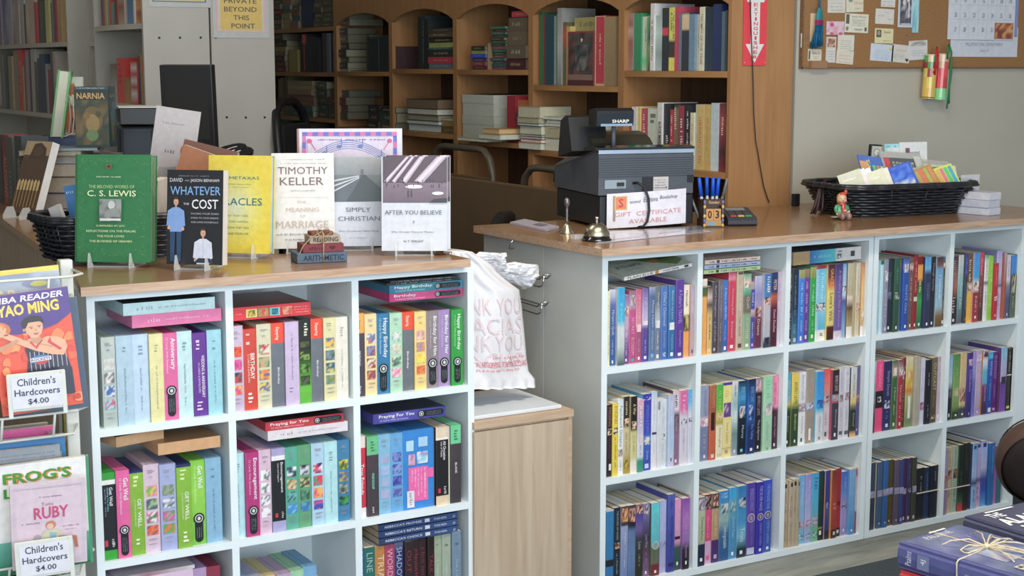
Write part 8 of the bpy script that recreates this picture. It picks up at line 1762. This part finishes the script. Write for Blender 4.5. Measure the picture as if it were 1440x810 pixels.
fc.ell(.545, .19, .13, .055, '3c78b8'); fc.ell(.56, .165, .08, .05, 'b83038'); fc.rect(.42, .68, .165, .215, 'd8dce4'); fc.text('ROCKETS', .43, .67, .172, .207, '384460', bold=.03)
finish('paperback_book', mb, pb, MY, 'NBA READER YAO MING paperback with a basketball player, in the wire rack', group=G_, m=PRINT)
def sbk(name, M, w, h, t, c_, label, deco=None, cat='book', zone='F', hard=False):
    mb, pb = bookbody(w, h, t, c_, zone, hard); fc = Face(mb, w, h, 0, zone)
    if deco: deco(fc)
    return finish(name, mb, pb, M, label, cat, G_, PRINT)
MYR = lambda x, y, z, rz=-4, ry=-3, rx=-5: TR(x, y, z, rz, rx, ry)
sbk('paperback_book', MYR(-1.535, -.118, .855), .165, .19, .006, '98b0c8', 'pale blue picture book with yellow top edge behind the basketball reader', lambda fc: (fc.rect(0, 1, .95, 1, 'e0cc28'), fc.pic(0, 1, 0, .95, '90a8c4 a8bcd0 8098b8 b0c0d0'.split(), 4, 5, 6), fc.ell(.75, .84, .2, .05, '8090b8'), fc.ell(.75, .83, .1, .03, 'b8c048'), fc.text('STAR', .05, .5, .66, .80, 'e0d4b0', bold=.03)))
sbk('paperback_book', MYR(-1.535, -.142, .855), .150, .148, .005, '1c9090', 'teal headed beginner reader with a round number 2 badge', lambda fc: (fc.rect(0, 1, .80, .97, 'b8c4cc'), fc.text('Can Read Book', .1, .68, .83, .92, '485868'), fc.rect(0, 1, 0, .78, 'b4c0cc'), fc.ell(.86, .82, .13, .13, 'e0dcdc'), fc.ell(.86, .82, .1, .1, 'f0e8e8'), fc.text('2', .81, .91, .75, .89, 'b83040', bold=.03)))
sbk('paperback_book', MYR(-1.502, -.158, .765, rz=-3), .158, .22, .006, '284868', 'dark teal book just showing behind the basketball reader', None)
def ptag(x, y, z, label):
    e = empty('price_sign', (x, y, z)); e.rotation_euler = (0, R(-1.5), R(-8)); tag(e, label, 'sign', 'price signs of the wire rack')
    mb = MB(); w, h = .098, .064; mb.bevbox(-.005, w + .005, 0, .004, -.005, h + .005, .002, seg=1); mb.box(-.005, .003, -.002, .0, -.016, h + .004); mb.box(w - .003, w + .005, -.002, .0, -.016, h + .004); mb.build('holder', WIREW, e)
    mb = MB(); fc = Face(mb, w, h, -.0022, 'F'); fc.rect(.03, .97, .02, .98, 'd4dce8'); fc.text("Children's", .14, .86, .70, .93, '34405c', bold=.012); fc.text('Hardcovers', .08, .93, .40, .60, '34405c', bold=.012); fc.text('$4.00', .32, .71, .11, .30, '34405c', bold=.012); mb.build('card', MATTE, e)
q = at(16, 577, 'y', -.205); ptag(q.x, -.205, q.z, 'upper price sign reading Children\'s Hardcovers $4.00 before the basketball reader')
q = at(27, 809, 'y', -.225); ptag(q.x, -.225, q.z - .005, 'lower price sign reading Children\'s Hardcovers $4.00 before the pink book')
# books in the middle pocket seen on edge
for k, (c_, px1, zt, lab) in enumerate((('787470', 70, .764, 'grey book edge standing rearmost in the middle wire pocket'), ('c83c8c', 79, .757, 'hot pink book edge in the middle wire pocket'), ('1878b8', 92, .742, 'bright blue book edge in the middle wire pocket'), ('8894a0', 84, .716, 'grey blue book with fine print in the middle wire pocket'))):
    x1 = at(px1, 605, 'y', -.09 - .02 * k).x; zt = at(px1 - 30, (597, 601, 613, 628)[k], 'y', -.075 - .022 * k).z; sbk('hardback_book', TR(x1 - .2, -.075 - .022 * k, .56, -3, -3), .2, zt - .56 + .0, .012, c_, lab, (lambda fc: [fc.scribble(.3, .95, .9 - .05 * i, .915 - .05 * i, '606c78') for i in range(5)]) if k == 3 else None, hard=False)
def frog(fc):
    fc.grad(0, 1, .0, .3, '60b8a8', '188060'); fc.rect(0, 1, 0, .02, '207048')
    fc.text("FROG'S", .165, .855, .825, .925, 'e08040', bold=.04); fc.text("FROG'S", .15, .84, .832, .93, '3c9828', bold=.03); fc.text("LUNCH", .15, .82, .70, .79, '3c9828', bold=.03)
    fc.ell(.32, .56, .09, .045, '209070'); fc.ell(.30, .585, .035, .022, 'e0e8e0'); fc.ell(.36, .585, .035, .022, 'e0e8e0')
    for k in range(3): fc.poly([(.27 + .035 * k, .60), (.285 + .035 * k, .64), (.30 + .035 * k, .60)], 'e8ece8')
    fc.poly([(.33, .53), (.36, .5), (.36, .4), (.42, .35), (.38, .33), (.33, .38), (.32, .48)], '187858')
    fc.ell(.40, .25, .15, .11, '285038'); fc.poly([(.3, .3), (.5, .33), (.5, .30), (.3, .27)], 'b0c038'); fc.poly([(.28, .2), (.5, .23), (.5, .2), (.28, .17)], 'b0c038'); fc.poly([(.27, .1), (.5, .12), (.46, .04), (.3, .04)], '206040')
sbk('hardback_book', TR(*at(-9, 812, 'y', -.155), -4, 3, -1), .186, .222, .010, 'e0e8ea', "white FROG'S picture book with a green frog, at the rear of the lowest pocket", frog)
sbk('paperback_book', TR(*at(-4, 812, 'y', -.143), -4, 3, -1), .186, .225, .004, '38a070', 'green edged book showing right of the frog picture book', None)
sbk('paperback_book', TR(*at(-6, 800, 'y', -.135), -4, -6, -3), .150, .222, .004, 'a8a878', 'tilted olive paper cover behind the frog picture book', None)
def ruby(fc):
    fc.rect(.03, .97, .03, .97, 'd0c4d4'); fc.rect(.07, .93, .07, .93, 'd8c8d8')
    for k in range(30): fc.rect(.05 + .03 * k, .06 + .03 * k, .94, .955, 'a8a0b0'); 
    fc.text('RUBY', .30, .76, .58, .72, 'c84c80', bold=.02); fc.text('Tutu', .40, .56, .735, .775, '98708c'); fc.scribble(.38, .68, .83, .85, '80788c'); fc.scribble(.14, .38, .53, .55, 'a888a0'); fc.scribble(.68, .9, .46, .48, 'a888a0'); fc.scribble(.7, .88, .42, .435, 'a888a0')
    fc.ell(.52, .50, .07, .05, 'c88468'); fc.ell(.51, .485, .045, .035, 'e0c0a8'); fc.poly([(.44, .44), (.62, .45), (.72, .32), (.66, .22), (.42, .22), (.36, .34)], 'c8ccb0'); fc.poly([(.5, .42), (.6, .4), (.58, .32), (.5, .33)], '88b8c8'); fc.poly([(.62, .36), (.86, .34), (.88, .20), (.84, .20), (.82, .3), (.62, .3)], 'b87858')
    fc.poly([(.16, .2), (.4, .22), (.4, .18), (.16, .16)], '80604c'); fc.ell(.34, .36, .05, .04, 'b0a8b0'); fc.ell(.46, .25, .06, .04, '384438'); fc.ell(.26, .2, .03, .02, '403830'); fc.ell(.56, .2, .05, .03, '303830')
sbk('hardback_book', TR(*at(18, 803, 'y', -.192), -6, 6, 0), .141, .174, .008, 'd4c8d4', 'pale pink RUBY picture book in front of the frog picture book', ruby, hard=True)
# ---------------------------------------------------------------- front right: table with tied book, round backed chair
e = empty('display_table', (.1, -1.62, 0)); tag(e, 'small dark table in the right foreground under the tied book', 'table')
DT = wood('table_wood', (.05, .03, .02), (.09, .055, .035), (3, 20, 20))
mb = MB(); mb.box(-.335, .36, -.36, .355, .500, .530); mb.build('tabletop', DT, e)
for x in (-.30, .32):
    for y in (-.33, .32): mb = MB(); mb.box(x - .018, x + .018, y - .018, y + .018, 0, .5); mb.build('leg', DT, e)
def flatbook(name, w, l, t, c_, M, label, deco=None, spine=None, sp=None, grp='books on the foreground table', zone='G'):
    """lies flat: w along x, l towards -y, spine on the left side"""
    mb = MB(); cc = A(c_, zone); k = .003; r_ = .006
    mb.box(0, w, -l, 0, 0, k, cc); mb.box(0, w, -l, 0, t - k, t, cc)
    prof = [(.004, 0), (-.003, t * .2), (-.0045, t * .5), (-.003, t * .8), (.004, t)]
    for (x0, z0), (x1, z1) in zip(prof, prof[1:]): mb.face([(x0, 0, z0), (x0, -l, z0), (x1, -l, z1), (x1, 0, z1)], cc)
    mb.box(.0025, .0045, -l, 0, .001, t - .001, cc)
    def topP(u, v, n=1): return (w * u, -l * (1 - v), t + .0003 * n)
    class Top(Face):
        def P(s, u, v): return (w * u, -l * (1 - v), t + .00025 * s.k)
    fc = Top(mb, w, l, 0, zone)
    if deco: deco(fc)
    class Sp(Face):
        def P(s, u, v): return (-.0048 - .0002 * s.k, -l * u, t * (.15 + .7 * v))
    fs_ = Sp(mb, l, t, 0, zone)
    if sp: sp(fs_)
    pb = MB(); pb.box(.006, w - .004, -l + .004, -.004, k + .0002, t - k - .0002, A('b8b0a0', zone))
    return finish(name, mb, pb, M, label, group=grp, m=PRINT)
def sea(fc):
    fc.pic(.06, 1, .02, .98, '3c4470 485088 405078 586490 3c4878 4c5c7c'.split(), 4, 6, 8); fc.rect(.25, .75, .88, .93, '586484'); fc.text('PAULINE', .3, .72, .90, .96, 'a8b0c4'); fc.pic(.3, .8, .28, .62, '6c80a0 586c94 8890a0 706c88'.split(), 8, 5, 5)
    for k in range(8): fc.poly([(.2 + .08 * k, .74 + .03 * (k % 3)), (.215 + .08 * k, .745 + .03 * (k % 3)), (.23 + .08 * k, .80)], '8894b4')
    fc.rect(.45, .72, .965, .985, 'c0c8d8'); fc.text('FRENCH', .2, .85, .06, .18, 'a8a888')
flatbook('hardback_book', .166, .25, .045, '3c447c', Matrix.Translation((-.245, -1.272, .5755)) @ Matrix.Rotation(R(7), 4, 'Z'), 'thick dark blue hardback tied with raffia twine on the foreground table', sea, sp=lambda fc: (fc.text('Psalms', .12, .07, .92, .12, 'a8b0cc', rot=True), fc.rect(.17, .27, .08, .92, '586490'), fc.text('4J', .245, .20, .68, .36, 'c0c8dc', rot=True), fc.scribble(.55, .9, .2, .8, '6c7c78')))
flatbook('hardback_book', .165, .24, .042, 'a01c30', Matrix.Translation((-.245, -1.278, .5305)) @ Matrix.Rotation(R(5), 4, 'Z'), 'red hardback underneath the tied dark blue book')
def alamo(fc):
    fc.rect(.04, 1, .02, .98, '2c3454'); fc.grad(.3, 1, .3, .7, '344470', '4c70b0'); fc.text('THE', .18, .4, .83, .93, 'd0d4e0', bold=.03); fc.text('ALAMO', .12, .95, .64, .80, 'd8dce4', bold=.04); fc.text('HERE', .2, .75, .47, .60, 'd0d4dc', bold=.04); fc.rect(.25, .7, .945, .97, 'd8dce4')
flatbook('hardback_book', .17, .24, .034, '283050', Matrix.Translation((-.030, -1.222, .5865)) @ Matrix.Rotation(R(2), 4, 'Z'), 'dark blue hardback with big white capitals beyond the tied book', alamo)
flatbook('hardback_book', .175, .25, .055, '303848', Matrix.Translation((-.030, -1.226, .531)) @ Matrix.Rotation(R(2), 4, 'Z'), 'dark thick hardback underneath the book with white capitals')
RAF = mat('raffia', (.62, .52, .36), rough=.7, noise=.25, nscale=80)
MTW = Matrix.Translation((-.245, -1.272, .6205)) @ Matrix.Rotation(R(7), 4, 'Z'); kx, ky = .088, -.115; mb = MB(); rn = random.Random(9)
def tw(pts, r_=.0013):
    P_ = []
    for a, b in zip(pts, pts[1:]):
        for k in range(4): P_.append(Vector(a).lerp(Vector(b), k / 4) + Vector((rn.uniform(-.0005, .0005), rn.uniform(-.0005, .0005), 0)))
    P_.append(Vector(pts[-1])); mb.tube([MTW @ p for p in P_], r_, 5)
zz0 = .0016
tw([(kx, ky, .003), (.05, ky - .004, zz0), (.0, ky - .008, zz0), (-.006, ky - .008, -.003), (-.006, ky - .009, -.043)]); tw([(kx, ky, .003), (.12, ky + .002, zz0), (.166, ky + .006, zz0), (.168, ky + .006, -.04)]); tw([(kx, ky, .003), (kx + .002, -.05, zz0), (kx, .002, zz0), (kx, .004, -.04)]); tw([(kx, ky, .003), (kx - .002, -.18, zz0), (kx, -.252, zz0), (kx, -.253, -.04)])
for dx, dy, hz in ((-.05, .055, .012), (.045, .058, .014), (.06, .03, .01), (.07, -.004, .008), (.066, -.03, .006), (-.03, -.075, .006), (.03, -.085, .006)): tw([(kx, ky, .004), (kx + dx * .4, ky + dy * .4, .004 + hz), (kx + dx * .8, ky + dy * .8, .003 + hz * .7), (kx + dx, ky + dy, .003)])
for dx, dy, sx in ((-.055, .004, .012), (.052, .018, -.012), (.02, -.062, .014)):
    tw([(kx, ky, .004), (kx + dx * .5 - sx * .3, ky + dy * .5 + sx, .010), (kx + dx, ky + dy + sx * .8, .006), (kx + dx * 1.05, ky + dy, .004), (kx + dx, ky + dy - sx * .6, .005), (kx + dx * .5, ky + dy * .5 - sx * .6, .007), (kx, ky, .005)])
mb.ell(*(MTW @ Vector((kx, ky, .005))), .006, .006, .005, n=10, r=6)
tag(mb.build('twine_bow', RAF), 'natural raffia bow tied round the dark blue book', 'bow')
q = at(1467, 649, 'y', -.72); e = empty('padded_chair', (q.x, -.72, 0)); tag(e, 'dark brown padded chair with a rounded back at the right edge', 'chair')
LEA = mat('dark_brown_leather', (.026, .016, .014), rough=.5, noise=.12, nscale=60, bump=.3, bscale=350); LEB = mat('mid_brown_leather', (.075, .038, .026), rough=.5, noise=.12, nscale=60)
MQ = Matrix.Translation((0, 0, q.z)) @ Matrix.Rotation(R(-46), 4, 'Z') @ Matrix.Rotation(R(20), 4, 'X')
mb = MB(); mb.lathe([(0, -.048), (.07, -.046), (.094, -.036), (.104, -.018), (.107, 0), (.104, .02), (.09, .036), (.06, .044), (0, .047)], 40, M=MQ @ Matrix.Rotation(R(90), 4, 'X') @ Matrix.Diagonal((1, 1.06, 1, 1))); mb.build('back_pad', LEA, e)
mb = MB(); mb.lathe([(.1005, -.026), (.1085, -.014), (.1115, .004), (.108, .022), (.098, .036)], 40, M=MQ @ Matrix.Rotation(R(90), 4, 'X') @ Matrix.Diagonal((1, 1.06, 1, 1))); mb.build('side_band', LEB, e)
mb = MB(); mb.tube([MQ @ Vector((.1035 * math.cos(2 * math.pi * k / 40), .03 , .1097 * math.sin(2 * math.pi * k / 40))) for k in range(40)], .002, 5, closed=True); mb.build('piping', LEA, e)
mb = MB(); mb.bevbox(-.02, .34, -.16, .16, q.z - .22, q.z - .17, .02); mb.build('seat', LEA, e)
for sx in (.0, .30):
    for sy in (-.13, .13): mb = MB(); mb.tube([(sx + .01, sy, 0), (sx + .01, sy, q.z - .21)], .011, 8); mb.build('leg', BLACK, e)
mb = MB(); mb.tube([(.01, .0, q.z - .19), (.0, .0, q.z - .08)], .012, 8); mb.build('back_post', BLACK, e)
